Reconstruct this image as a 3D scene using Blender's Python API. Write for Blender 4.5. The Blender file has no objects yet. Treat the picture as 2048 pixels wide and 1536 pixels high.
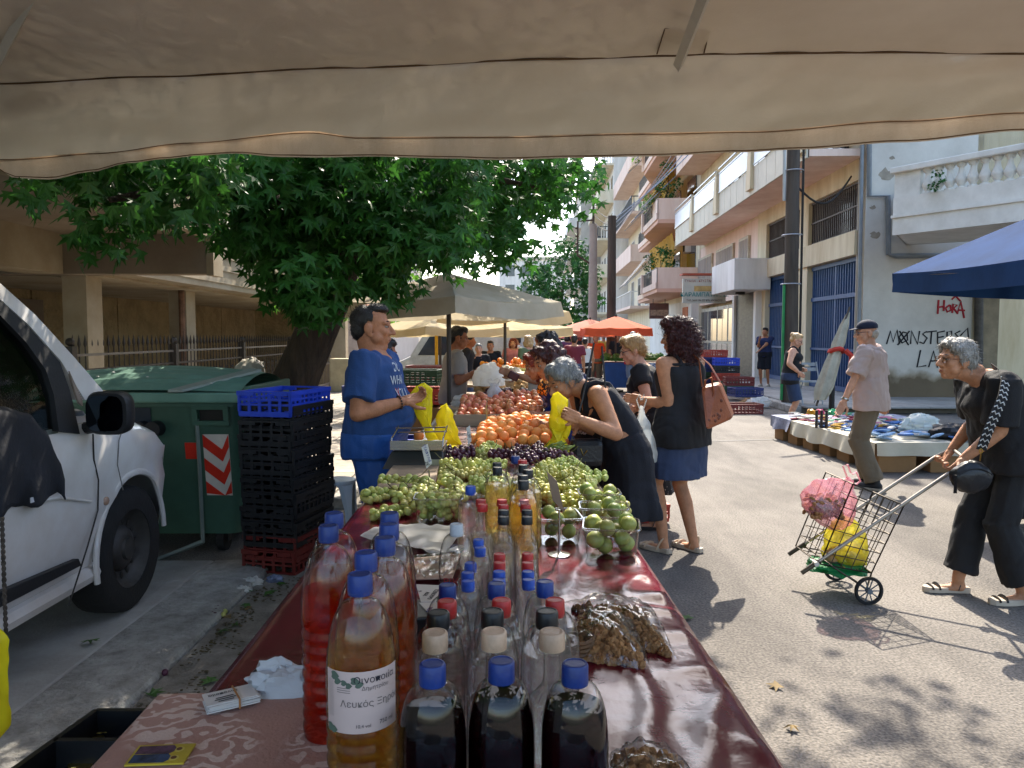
import bpy, bmesh, math, random
from math import sin, cos, pi, radians, atan2, sqrt
from mathutils import Vector, Matrix, noise, Euler
random.seed(7)
V = Vector
scene = bpy.context.scene
COL = scene.collection

# ---------------------------------------------------------------- camera
CAM_H, PITCH, FPX = 1.55, math.atan(98/1538), 1538.0
cam_data = bpy.data.cameras.new('camera'); cam_data.sensor_width = 36; cam_data.lens = 36*FPX/2048
cam_data.clip_start = 0.02; cam_data.clip_end = 600
cam = bpy.data.objects.new('camera', cam_data); COL.objects.link(cam)
cam.location = (0, 0, CAM_H); cam.rotation_euler = (pi/2-PITCH, 0, 0)
scene.camera = cam
# ---------------------------------------------------------------- sky, sun, exposure
SUN_EL, SUN_AZ = radians(46), radians(11)          # sun ahead of the camera, a little to the right
world = bpy.data.worlds.new('World'); scene.world = world; world.use_nodes = True
wn = world.node_tree.nodes; wl = world.node_tree.links
sky = wn.new('ShaderNodeTexSky'); sky.sky_type = 'NISHITA'; sky.sun_disc = False
sky.sun_elevation = SUN_EL; sky.sun_rotation = SUN_AZ; sky.dust_density = 2; sky.air_density = 1.0; sky.ozone_density = 1.0
wl.new(sky.outputs[0], wn['Background'].inputs[0]); wn['Background'].inputs[1].default_value = 0.15
sun_d = bpy.data.lights.new('sun', 'SUN'); sun_d.energy = 3.1; sun_d.angle = radians(.5); sun_d.color = (1, .91, .77)
sun = bpy.data.objects.new('sun', sun_d); COL.objects.link(sun); sun.location = (0, 0, 30)
SUN = V((sin(SUN_AZ)*cos(SUN_EL), cos(SUN_AZ)*cos(SUN_EL), sin(SUN_EL)))
sun.rotation_euler = (-SUN).to_track_quat('-Z', 'Y').to_euler()
vs = scene.view_settings
scene.display_settings.display_device = 'sRGB'
vs.view_transform = 'Standard'; vs.look = 'None'; vs.gamma = 1; vs.exposure = 1.95; vs.use_curve_mapping = False
scene.render.engine = 'CYCLES'
cy = scene.cycles
cy.max_bounces = 14; cy.transmission_bounces = 14; cy.transparent_max_bounces = 80; cy.diffuse_bounces = 4; cy.glossy_bounces = 4
cy.use_denoising = True; cy.sample_clamp_indirect = 6; cy.caustics_refractive = False; cy.caustics_reflective = False

# ---------------------------------------------------------------- measuring: photo pixel -> point of the place
def ray(px, py):
    u, v = (px-1024)/FPX, (768-py)/FPX
    return V((u, cos(PITCH)+v*sin(PITCH), -sin(PITCH)+v*cos(PITCH)))
def at(px, py, Y):
    d = ray(px, py); return V((0, 0, CAM_H)) + d*(Y/d.y)
def gz(px, py, z=0.0):
    d = ray(px, py); return V((0, 0, CAM_H)) + d*((z-CAM_H)/d.z)

# ---------------------------------------------------------------- mesh collecting
class MB:
    def __init__(s): s.v = []; s.f = []; s.m = []
    def add(s, vs_, fs, mi=0):
        o = len(s.v); s.v += [V(p) for p in vs_]
        for f in fs: s.f.append([i+o for i in f]); s.m.append(mi)
        return s
    def box(s, c, d, rot=None, mi=0):
        x, y, z = d[0]/2, d[1]/2, d[2]/2; c = V(c)
        ps = [V((a*x, b*y, e*z)) for e in (-1, 1) for b in (-1, 1) for a in (-1, 1)]
        if rot is not None: ps = [rot @ p for p in ps]
        return s.add([c+p for p in ps], [(0, 2, 3, 1), (4, 5, 7, 6), (0, 1, 5, 4), (2, 6, 7, 3), (0, 4, 6, 2), (1, 3, 7, 5)], mi)
    def bb(s, a, b, mi=0):
        a, b = V(a), V(b); return s.box((a+b)/2, (abs(b.x-a.x), abs(b.y-a.y), abs(b.z-a.z)), None, mi)
    def loft(s, rings, cap0=True, cap1=True, mi=0, closed=True):
        n = len(rings[0]); o = len(s.v)
        for r in rings: s.v += [V(p) for p in r]
        k = n if closed else n-1
        for i in range(len(rings)-1):
            for j in range(k):
                a = o+i*n+j; b = o+i*n+(j+1) % n
                s.f.append([a, b, b+n, a+n]); s.m.append(mi)
        if cap0: s.f.append([o+j for j in range(n)][::-1]); s.m.append(mi)
        if cap1: s.f.append([o+(len(rings)-1)*n+j for j in range(n)]); s.m.append(mi)
        return s
    def tube(s, pts, r, n=6, mi=0, cap=True, flat=None):
        pts = [V(p) for p in pts]; rs = r if isinstance(r, (list, tuple)) else [r]*len(pts)
        rings = []; up = None
        for i, p in enumerate(pts):
            t = (pts[min(i+1, len(pts)-1)]-pts[max(i-1, 0)]).normalized()
            if up is None:
                up = V((0, 0, 1)) if abs(t.z) < .9 else V((1, 0, 0))
            a = t.cross(up)
            if a.length < 1e-5: a = t.cross(V((.3, .8, .5)))
            a.normalize(); b = a.cross(t).normalized(); up = b
            fl = flat or (1, 1)
            rings.append([p + a*(rs[i]*fl[0]*cos(2*pi*j/n)) - b*(rs[i]*fl[1]*sin(2*pi*j/n)) for j in range(n)])
        return s.loft(rings, cap, cap, mi)
    def caps(s, a, b, ra, rb, n=10, mi=0, flat=(1, 1), side=None):
        a, b = V(a), V(b); t = (b-a); L = t.length; t = t/L if L > 1e-6 else V((0, 0, 1))
        q = V(side) if side is not None else (V((1, 0, 0)) if abs(t.x) < .9 else V((0, 1, 0)))
        q = (q - t*q.dot(t)).normalized(); w = t.cross(q)
        st = [(a-t*ra*cos(k), ra*max(sin(k), .02)) for k in (0.0, .6, 1.1)] + [(a, ra), (b, rb)] + [(b+t*rb*cos(k), rb*max(sin(k), .02)) for k in (1.1, .6, 0.0)]
        rings = [[p+q*(r*flat[0]*cos(2*pi*j/n))+w*(r*flat[1]*sin(2*pi*j/n)) for j in range(n)] for p, r in st]
        return s.loft(rings, True, True, mi)
    def cone(s, a, b, ra, rb, n=14, mi=0, flat=(1, 1), side=None):
        a, b = V(a), V(b); t = (b-a).normalized()
        q = V(side) if side is not None else (V((1, 0, 0)) if abs(t.x) < .9 else V((0, 1, 0)))
        q = (q - t*q.dot(t)).normalized(); w = t.cross(q)
        return s.loft([[p+q*(r*flat[0]*cos(2*pi*j/n))+w*(r*flat[1]*sin(2*pi*j/n)) for j in range(n)] for p, r in ((a, ra), (b, rb))], True, True, mi)
    def sph(s, c, r, nu=12, nv=8, mi=0, rot=None):
        c = V(c); r = (r, r, r) if isinstance(r, (int, float)) else r
        rings = []
        for i in range(nv+1):
            th = pi*i/nv; st = max(sin(th), .01)
            ring = []
            for j in range(nu):
                p = V((r[0]*st*cos(2*pi*j/nu), r[1]*st*sin(2*pi*j/nu), -r[2]*cos(th)))
                ring.append(c+(rot @ p if rot is not None else p))
            rings.append(ring)
        return s.loft(rings, True, True, mi)
    def lathe(s, prof, n=20, c=(0, 0, 0), mi=0, cap=True):
        c = V(c)
        return s.loft([[c+V((max(r, 1e-4)*cos(2*pi*j/n), max(r, 1e-4)*sin(2*pi*j/n), z)) for j in range(n)] for r, z in prof], cap, cap, mi)
    def grid(s, fn, nu, nv, mi=0):
        o = len(s.v)
        for i in range(nu+1):
            for j in range(nv+1): s.v.append(V(fn(i/nu, j/nv)))
        for i in range(nu):
            for j in range(nv):
                a = o+i*(nv+1)+j
                s.f.append([a, a+nv+1, a+nv+2, a+1]); s.m.append(mi)
        return s
    def prism(s, pts, d, mi=0):
        d = V(d); pts = [V(p) for p in pts]
        return s.loft([pts, [p+d for p in pts]], True, True, mi)
    def mesh(s, name, mats, smooth=None):
        me = bpy.data.meshes.new(name)
        me.from_pydata([tuple(p) for p in s.v], [], s.f)
        mats = mats if isinstance(mats, (list, tuple)) else [mats]
        for m in mats: me.materials.append(m)
        if len(mats) > 1: me.polygons.foreach_set('material_index', s.m)
        fix(me)
        if smooth is not None and smooth is not False: shade(me, smooth)
        return me
    def build(s, name, mats, parent=None, smooth=None, local=False, bevel=0, **kw):
        if parent is not None and not local:
            inv = parent['_mw'] if False else mw(parent).inverted()
            s.v = [inv @ p for p in s.v]
        o = link(name, s.mesh(name, mats, smooth), parent)
        if bevel: bev(o, bevel)
        if kw: tag(o, **kw)
        return o
def mw(o):
    m = o.matrix_basis.copy()
    return mw(o.parent) @ m if o.parent else m
def fix(me):
    b = bmesh.new(); b.from_mesh(me)
    bmesh.ops.recalc_face_normals(b, faces=b.faces); b.to_mesh(me); b.free()
def shade(me, ang=40):
    ang = 40 if ang is True else ang
    me.polygons.foreach_set('use_smooth', [True]*len(me.polygons))
    if ang < 170:
        try: me.set_sharp_from_angle(angle=radians(ang))
        except Exception: pass
def link(name, me, parent=None):
    o = bpy.data.objects.new(name, me); COL.objects.link(o)
    if parent is not None: o.parent = parent
    return o
def bev(o, w, seg=2):
    m = o.modifiers.new('bevel', 'BEVEL'); m.width = w; m.segments = seg; m.limit_method = 'ANGLE'; m.angle_limit = radians(40)
def tag(o, label=None, cat=None, group=None, kind=None):
    for k, v in (('label', label), ('category', cat), ('group', group), ('kind', kind)):
        if v: o[k] = v
    return o
def thing(name, label, cat, loc=(0, 0, 0), rz=0, group=None):
    o = bpy.data.objects.new(name, None); COL.objects.link(o); o.location = loc; o.rotation_euler = (0, 0, rz)
    o.empty_display_size = .1
    return tag(o, label, cat, group)
def kids(o):
    return [c for c in KIDS.get(o.name, [])] if False else list(o.children)
def dup(o, loc=None, rz=None, label=None, parent=None, top=True):
    c = o.copy(); COL.objects.link(c); c.parent = parent
    for ch in kids(o): dup(ch, parent=c, top=False)
    if loc is not None: c.location = loc
    if rz is not None: c.rotation_euler = (0, 0, rz) if isinstance(rz, (int, float)) else rz
    if label: c['label'] = label
    return c
# one scratch scene for growing bodies out of overlapping solids
TMP = bpy.data.scenes.new('scratch')
def remesh(mb, voxel, it=4, sub=False):
    me = mb.mesh('tmp', [])
    o = bpy.data.objects.new('tmp', me); TMP.collection.objects.link(o)
    r = o.modifiers.new('r', 'REMESH'); r.mode = 'VOXEL'; r.voxel_size = voxel; r.adaptivity = 0
    if it:
        k = o.modifiers.new('s', 'SMOOTH'); k.factor = .5; k.iterations = it
    vl = TMP.view_layers[0]; vl.update(); dg = vl.depsgraph; dg.update()
    out = bpy.data.meshes.new_from_object(o.evaluated_get(dg))
    bpy.data.objects.remove(o); bpy.data.meshes.remove(me)
    return out
def displace(me, fn):
    ns = [v.normal.copy() for v in me.vertices]
    for v, n in zip(me.vertices, ns): v.co = v.co + n*fn(v.co, n)
    me.update()
def into(mb, me, mi=0):
    o = len(mb.v); mb.v += [v.co.copy() for v in me.vertices]
    for p in me.polygons: mb.f.append([i+o for i in p.vertices]); mb.m.append(mi)
def rmesh(mb, voxel, it, name, mats, parent=None, disp=None):
    me = remesh(mb, voxel, it)
    if disp: displace(me, disp)
    me.name = name
    for m in (mats if isinstance(mats, (list, tuple)) else [mats]): me.materials.append(m)
    shade(me, 180)
    return link(name, me, parent)

# ---------------------------------------------------------------- materials
def hx(h):
    h = h.lstrip('#'); c = [int(h[i:i+2], 16)/255 for i in (0, 2, 4)]
    return tuple((x/12.92 if x <= .04045 else ((x+.055)/1.055)**2.4) for x in c)
def N(nt, t, **kw):
    n = nt.nodes.new(t)
    for k, v in kw.items(): setattr(n, k, v)
    return n
MATS = {}
def mat(name, col, rough=.6, var=.15, vs=5, bump=.15, bs=40, metal=0, spec=.5, col2=None, coat=0, trans=0, rnd=0, stretch=(1, 1, 1),
        alpha=1, ior=1.45, transmission=0, sheen=0, sss=0, bdist=.01, detail=5, hue=0):
    if name in MATS: return MATS[name]
    if isinstance(col, str): col = hx(col)
    if isinstance(col2, str): col2 = hx(col2)
    if col2 is None: col2 = tuple(x*(1-2.2*var) if var < .45 else x*.1 for x in col)
    m = bpy.data.materials.new(name); m.use_nodes = True; nt = m.node_tree; L = nt.links
    b = nt.nodes['Principled BSDF']; out = nt.nodes['Material Output']
    tc = N(nt, 'ShaderNodeTexCoord'); mp = N(nt, 'ShaderNodeMapping'); mp.inputs['Scale'].default_value = stretch
    L.new(tc.outputs['Object'], mp.inputs[0])
    nz = N(nt, 'ShaderNodeTexNoise'); nz.inputs['Scale'].default_value = vs; nz.inputs['Detail'].default_value = detail
    nz.inputs['Roughness'].default_value = .65
    L.new(mp.outputs[0], nz.inputs['Vector'])
    rp = N(nt, 'ShaderNodeValToRGB'); rp.color_ramp.elements[0].position = .32; rp.color_ramp.elements[1].position = .68
    rp.color_ramp.elements[0].color = (*col2, 1); rp.color_ramp.elements[1].color = (*col, 1)
    L.new(nz.outputs['Fac'], rp.inputs[0]); csock = rp.outputs[0]
    if rnd or hue:
        oi = N(nt, 'ShaderNodeObjectInfo'); hs = N(nt, 'ShaderNodeHueSaturation')
        mr = N(nt, 'ShaderNodeMapRange'); mr.inputs[3].default_value = 1-rnd; mr.inputs[4].default_value = 1+rnd
        L.new(oi.outputs['Random'], mr.inputs[0]); L.new(mr.outputs[0], hs.inputs['Value']); L.new(csock, hs.inputs['Color'])
        if hue:
            mh = N(nt, 'ShaderNodeMapRange'); mh.inputs[3].default_value = .5-hue; mh.inputs[4].default_value = .5+hue
            wv = N(nt, 'ShaderNodeMath', operation='FRACT'); ml = N(nt, 'ShaderNodeMath', operation='MULTIPLY'); ml.inputs[1].default_value = 7.31
            L.new(oi.outputs['Random'], ml.inputs[0]); L.new(ml.outputs[0], wv.inputs[0]); L.new(wv.outputs[0], mh.inputs[0]); L.new(mh.outputs[0], hs.inputs['Hue'])
        csock = hs.outputs[0]
    L.new(csock, b.inputs['Base Color'])
    b.inputs['Roughness'].default_value = rough; b.inputs['Metallic'].default_value = metal
    b.inputs['Specular IOR Level'].default_value = spec; b.inputs['IOR'].default_value = ior
    b.inputs['Coat Weight'].default_value = coat; b.inputs['Coat Roughness'].default_value = .08
    b.inputs['Transmission Weight'].default_value = transmission
    b.inputs['Sheen Weight'].default_value = sheen
    if sss:
        b.inputs['Subsurface Weight'].default_value = sss; b.inputs['Subsurface Radius'].default_value = (.012, .005, .003); b.inputs['Subsurface Scale'].default_value = 1
    b.inputs['Alpha'].default_value = alpha
    if bump:
        n2 = N(nt, 'ShaderNodeTexNoise'); n2.inputs['Scale'].default_value = bs; n2.inputs['Detail'].default_value = 4
        L.new(mp.outputs[0], n2.inputs['Vector'])
        bp = N(nt, 'ShaderNodeBump'); bp.inputs['Strength'].default_value = bump; bp.inputs['Distance'].default_value = bdist
        L.new(n2.outputs['Fac'], bp.inputs['Height']); L.new(bp.outputs[0], b.inputs['Normal'])
    if trans:
        tr = N(nt, 'ShaderNodeBsdfTranslucent'); mx = N(nt, 'ShaderNodeMixShader'); mx.inputs[0].default_value = trans
        L.new(csock, tr.inputs[0]); L.new(b.outputs[0], mx.inputs[1]); L.new(tr.outputs[0], mx.inputs[2]); L.new(mx.outputs[0], out.inputs[0])
    MATS[name] = m
    return m
def film(name, tint=(.96, .97, .97), gloss=.05, base=.0, col=(.9, .9, .9), ior=1.45, haze=0.0):
    """thin clear plastic: mostly see-through, mirror-like at glancing angles, a little milky"""
    if name in MATS: return MATS[name]
    m = bpy.data.materials.new(name); m.use_nodes = True; nt = m.node_tree; L = nt.links; nt.nodes.remove(nt.nodes['Principled BSDF'])
    out = nt.nodes['Material Output']
    t = N(nt, 'ShaderNodeBsdfTransparent'); t.inputs[0].default_value = (*tint, 1)
    g = N(nt, 'ShaderNodeBsdfGlossy'); g.inputs['Roughness'].default_value = gloss
    fr = N(nt, 'ShaderNodeLayerWeight'); fr.inputs[0].default_value = .5; pw = N(nt, 'ShaderNodeMath', operation='POWER'); pw.inputs[1].default_value = 4.5
    L.new(fr.outputs['Facing'], pw.inputs[0])
    ml = N(nt, 'ShaderNodeMath', operation='MULTIPLY_ADD'); ml.inputs[1].default_value = .85; ml.inputs[2].default_value = base+.035
    ml.use_clamp = True
    L.new(pw.outputs[0], ml.inputs[0])
    nz = N(nt, 'ShaderNodeTexNoise'); nz.inputs['Scale'].default_value = 55; tc = N(nt, 'ShaderNodeTexCoord'); L.new(tc.outputs['Object'], nz.inputs[0])
    bp = N(nt, 'ShaderNodeBump'); bp.inputs['Strength'].default_value = .06; bp.inputs['Distance'].default_value = .003
    L.new(nz.outputs[0], bp.inputs['Height']); L.new(bp.outputs[0], g.inputs['Normal'])
    rp = N(nt, 'ShaderNodeValToRGB'); rp.color_ramp.elements[0].position = .45; rp.color_ramp.elements[0].color = (*tint, 1); rp.color_ramp.elements[1].position = .97; rp.color_ramp.elements[1].color = (*[x*.42 for x in tint], 1)
    L.new(fr.outputs['Facing'], rp.inputs[0]); L.new(rp.outputs[0], t.inputs[0])      # a longer way through the wall at the rim
    mx = N(nt, 'ShaderNodeMixShader'); L.new(ml.outputs[0], mx.inputs[0]); L.new(t.outputs[0], mx.inputs[1]); L.new(g.outputs[0], mx.inputs[2])
    last = mx
    if haze:
        d = N(nt, 'ShaderNodeBsdfDiffuse'); d.inputs[0].default_value = (*col, 1); tr = N(nt, 'ShaderNodeBsdfTranslucent'); tr.inputs[0].default_value = (*col, 1)
        m2 = N(nt, 'ShaderNodeMixShader'); m2.inputs[0].default_value = .36; L.new(d.outputs[0], m2.inputs[1]); L.new(tr.outputs[0], m2.inputs[2])
        m3 = N(nt, 'ShaderNodeMixShader'); m3.inputs[0].default_value = haze; L.new(mx.outputs[0], m3.inputs[1]); L.new(m2.outputs[0], m3.inputs[2]); last = m3
    L.new(last.outputs[0], out.inputs[0]); MATS[name] = m
    return m
def text(s, size, loc, rot, m, parent=None, name='lettering', extrude=.002, align='CENTER', shear=0, sx=1):
    cu = bpy.data.curves.new('tmp', 'FONT'); cu.body = s; cu.size = size; cu.extrude = extrude; cu.align_x = align; cu.align_y = 'CENTER'; cu.shear = shear
    o = bpy.data.objects.new('tmp', cu); TMP.collection.objects.link(o)
    vl = TMP.view_layers[0]; vl.update(); dg = vl.depsgraph; dg.update()
    me = bpy.data.meshes.new_from_object(o.evaluated_get(dg)); bpy.data.objects.remove(o)
    me.materials.clear(); me.materials.append(m); me.name = name
    M_ = Matrix.Translation(V(loc)) @ (rot.to_matrix().to_4x4() if isinstance(rot, Euler) else rot.to_4x4()) @ Matrix.Diagonal((sx, 1, 1, 1))
    if parent is not None: M_ = mw(parent).inverted() @ M_
    me.transform(M_)
    return link(name, me, parent)
def frame_rot(x, z):
    """matrix whose columns are x, z-cross-x, z: lettering runs along x and faces z"""
    x = V(x).normalized(); z = V(z).normalized(); y = z.cross(x).normalized()
    return Matrix((x, y, z)).transposed()
def rn(a, b): return random.uniform(a, b)
# ================================================================= ground
def asphalt_mat():
    m = mat('asphalt', '#7d7872', .85, .10, .7, .0, 40, col2='#706b66', spec=.3)
    nt = m.node_tree; L = nt.links; b = nt.nodes['Principled BSDF']
    tc = nt.nodes['Texture Coordinate']
    vo = N(nt, 'ShaderNodeTexVoronoi'); vo.inputs['Scale'].default_value = 75
    L.new(tc.outputs['Object'], vo.inputs['Vector'])
    n2 = N(nt, 'ShaderNodeTexNoise'); n2.inputs['Scale'].default_value = 75; n2.inputs['Detail'].default_value = 3
    L.new(tc.outputs['Object'], n2.inputs['Vector'])
    src = b.inputs['Base Color'].links[0].from_socket
    mx = N(nt, 'ShaderNodeMix', data_type='RGBA', blend_type='MULTIPLY'); mx.inputs['Factor'].default_value = .75
    r = N(nt, 'ShaderNodeValToRGB'); r.color_ramp.elements[0].position = .3; r.color_ramp.elements[0].color = (.28, .28, .28, 1); r.color_ramp.elements[1].position = .66; r.color_ramp.elements[1].color = (1.25, 1.22, 1.17, 1)
    L.new(n2.outputs['Fac'], r.inputs[0]); L.new(src, mx.inputs[6]); L.new(r.outputs[0], mx.inputs[7])
    # dark tyre-worn and oil patches
    n3 = N(nt, 'ShaderNodeTexNoise'); n3.inputs['Scale'].default_value = .9; n3.inputs['Detail'].default_value = 8; n3.inputs['Roughness'].default_value = .7
    mp = N(nt, 'ShaderNodeMapping'); mp.inputs['Scale'].default_value = (1, .35, 1); L.new(tc.outputs['Object'], mp.inputs[0]); L.new(mp.outputs[0], n3.inputs[0])
    r3 = N(nt, 'ShaderNodeValToRGB'); r3.color_ramp.elements[0].position = .38; r3.color_ramp.elements[0].color = (.62, .62, .63, 1); r3.color_ramp.elements[1].position = .55; r3.color_ramp.elements[1].color = (1, 1, 1, 1)
    L.new(n3.outputs[0], r3.inputs[0])
    m2 = N(nt, 'ShaderNodeMix', data_type='RGBA', blend_type='MULTIPLY'); m2.inputs['Factor'].default_value = 1
    L.new(mx.outputs[2], m2.inputs[6]); L.new(r3.outputs[0], m2.inputs[7]); L.new(m2.outputs[2], b.inputs['Base Color'])
    bp = N(nt, 'ShaderNodeBump'); bp.inputs['Strength'].default_value = .7; bp.inputs['Distance'].default_value = .006
    L.new(vo.outputs['Distance'], bp.inputs['Height']); L.new(bp.outputs[0], b.inputs['Normal'])
    return m
A_MAT = asphalt_mat()
CONC = mat('concrete_grey', '#aeaba6', .9, .12, 2.2, .35, 60, col2='#8c8882')
KERB = mat('kerb_stone', '#a5a39e', .9, .2, 9, .8, 45, col2='#76736e', bdist=.02)
PAVE = mat('paving', '#a59c8e', .85, .12, 3, .3, 50, rnd=.14, col2='#857c70')
GUT = mat('gutter_dirt', '#8d8880', .95, .2, 7, .9, 70, col2='#5d574e', bdist=.012)
b = MB(); b.grid(lambda u, v: (-120+240*u, -12+220*v, 0), 8, 8); tag(b.build('road', A_MAT), kind='structure')
# bitumen repair seam across the road
b = MB(); b.grid(lambda u, v: (1.3+3.0*u, 11.2+.08*sin(u*9)+.09*v, .004), 20, 1)
tag(b.build('road_seam', mat('bitumen', '#3b3a3a', .7)), kind='structure')
b = MB(); b.grid(lambda u, v: (-1.56+.5*u+.05*sin(v*23)*u, -2+21*v, .004+.02*(1-u)), 6, 60)
tag(b.build('gutter', GUT, smooth=True), kind='structure')
# van's stretch of pavement, concrete, ends short of the bin
pv = tag(link('pavement', None), kind='structure')
b = MB(); b.bb((-9, -4, 0), (-1.98, 4.95, .05)); b.build('concrete_apron', CONC, pv, bevel=.015)
b = MB()
ks = [(-1.98, .049), (-1.66, .056), (-1.59, .045), (-1.565, .0)]
yy = [-4+i*.25 for i in range(36)]+[4.9, 5.05, 5.14]
rings = []
for i, y in enumerate(yy):
    k = [1, .93, .0][len(yy)-i-1 and 0 or 2] if i == len(yy)-1 else (1 if i < len(yy)-2 else .85)
    w = 1 if y < 4.9 else max(.05, 1-(y-4.9)*3.2)
    rings.append([V((-1.98, y, -.02))]+[V((-1.98+(x+1.98)*w+.012*noise.noise((y*2, x*9, 0)), y, z*(1 if y < 5.1 else .25)+.008*noise.noise((y*3, x*5, 4)))) for x, z in ks]+[V((-1.56, y, -.02))])
b.loft(rings); b.build('kerb', KERB, pv, smooth=50)
b = MB(); b.bb((-9, 4.6, 0), (-1.98, 5.05, .053)); b.build('concrete_edge', CONC, pv, bevel=.02)
# paved stretch behind the bin: square slabs
p2 = tag(link('pavement', None), kind='structure')
b = MB(); b.bb((-9.5, 6.75, 0), (-1.62, 40, .10)); b.build('bedding', mat('grout', '#6b655c', .95), p2)
b = MB(); b.bb((-1.615, 6.7, 0), (-1.45, 40, .115)); b.build('kerb', KERB, p2, bevel=.02)
tm = MB(); tm.box((0, 0, 0), (.392, .392, .03)); tile_me = tm.mesh('paving_slab', PAVE)
for ix in range(9):
    for iy in range(17):
        o = link('paving_slab', tile_me, p2); o.location = (-1.83-.4*ix, 6.98+.4*iy, .098+rn(-.003, .003)); o.rotation_euler = (rn(-.006, .006), rn(-.006, .006), rn(-.006, .006))
st = MB()
for ix in range(18):
    for iy in range(40):
        if ix < 9 and iy < 17: continue
        st.box((-1.83-.4*ix, 6.98+.4*iy, .098+rn(-.003, .003)), (.392, .392, .03))
o = st.build('paving', PAVE, p2); o['kind'] = 'stuff'
# right pavement in front of the shops and the side street mouth
p3 = tag(link('pavement', None), kind='structure')
PAVE2 = mat('paving_grey', '#9c9a95', .85, .1, 2, .25, 40, rnd=.08, col2='#817e79')
def rpx(y): return 5.62+.0416*(y-17.4)
b = MB(); b.prism([(rpx(15.2)+.2, 15.2, 0), (rpx(90)+.2, 90, 0), (30, 90, 0), (30, 15.2, 0)], (0, 0, .13)); b.build('bedding', mat('grout', '#6b655c', .95), p3)
for i in range(30):
    y = 15.1+i*1.0
    b = MB(); b.prism([(rpx(y), y, 0), (rpx(y+.985), y+.985, 0), (rpx(y+.985)+.19, y+.985, 0), (rpx(y)+.19, y, 0)], (0, 0, .15)); b.build('kerb_stone', KERB, p3, bevel=.02)
sl = MB()
for iy in range(14):
    for ix in range(6):
        y = 15.32+iy*.8; x = rpx(y)+.62+ix*.8
        b = MB(); b.box((x, y, .135), (.788, .788, .03)); b.build('paving_slab', PAVE2, p3)
# ================================================================= right-hand buildings
F0 = V((7.9, 17.4, 0)); U = V((.0416, .99913, 0)).normalized(); NR = V((-U.y, U.x, 0))
def fac(px, py, o=0.0):
    d = ray(px, py); c = V((0, 0, CAM_H)); t = (o-(c-F0).dot(NR))/d.dot(NR); p = c+d*t
    return ((p-F0).dot(U), p.z)
def FP(s, o, z): return F0+U*s+NR*o+V((0, 0, z))
def fb(mb, s0, s1, o0, o1, z0, z1, mi=0):
    ps = [FP(s, o, z) for z in (z0, z1) for o in (o0, o1) for s in (s0, s1)]
    return mb.add(ps, [(0, 2, 3, 1), (4, 5, 7, 6), (0, 1, 5, 4), (2, 6, 7, 3), (0, 4, 6, 2), (1, 3, 7, 5)], mi)
YEL = mat('plaster_yellow', '#e0d3b4', .9, .08, 2.2, .2, 30, col2='#c2b18e', stretch=(1, 1, .2))
GRY = mat('plaster_grey', '#c9c2b6', .92, .12, .8, .35, 25, col2='#aba397')
WHT = mat('plaster_white', '#e8e4dc', .85, .06, 2, .15, 30, stretch=(1, 1, .2), col2='#d0cbc1')
PNK = mat('plaster_pink', '#ead3c3', .9, .06, 2, .15, 30, stretch=(1, 1, .2), col2='#d9bca9')
PNK2 = mat('plaster_salmon', '#dcb099', .9, .06, 1.0, .15, 30)
CRM = mat('plaster_cream', '#ece2c9', .9, .06, 2, .15, 30, stretch=(1, 1, .2), col2='#d8cbae')
DARK = mat('dark_interior', '#2a2723', .8, .1, 3, 0)
GLS = mat('window_glass', '#39404a', .06, .2, 1.5, .05, 6, spec=.8)
CURT = mat('curtain', '#a89a8e', .8, .2, 3, .2, 20, stretch=(1, 1, .1))
IRON = mat('iron_brown', '#4b3a30', .6, .2, 20, .2, 60)
BLUEI = mat('iron_blue', '#2f5280', .5, .12, 10, .15, 60)
LGREY = mat('pale_panel', '#cfc8b4', .7, .06, 2, .1, 30)
WPAN = mat('white_panel', '#c9ced4', .35, .04, 2, .03, 30)
ALU = mat('aluminium', '#a9aaac', .4, .05, 5, .05, 40, metal=.6)
bA = thing('apartment_building', 'cream yellow building with barred windows and blue grille doors at the street corner', 'building', F0)
w = MB(); LA = 18.6
fb(w, .0, LA, -8, -.5, 0, 17)                                      # core
fb(w, .0, .42, -.5, 0, 0, 17); fb(w, 0, LA, -.5, -.06, 5.5, 17)
s1, zt_ = fac(1697, 466); s2, zb_ = fac(1697, 513)
ZL0, ZL1 = zb_, zt_
fb(w, .42, 9.8, -.5, .06, ZL0, ZL1)                                # ledge beam
cols = [fac(p, 600)[0] for p in (1612, 1600, 1566, 1528, 1520)]
w0, w1, w2, w3 = fac(1697, 600)[0], fac(1613, 600)[0], fac(1596, 600)[0], fac(1530, 600)[0]
for a, c in ((w1, w2), (w3, w3+1.0)):
    fb(w, a, c, -.5, 0, 0, 5.6)
ZW = 5.1
fb(w, .42, w1, -.5, -.002, ZW, 5.6); fb(w, w2, w3, -.5, -.002, ZW, 5.6)
w.build('wall', YEL, bA)
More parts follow.
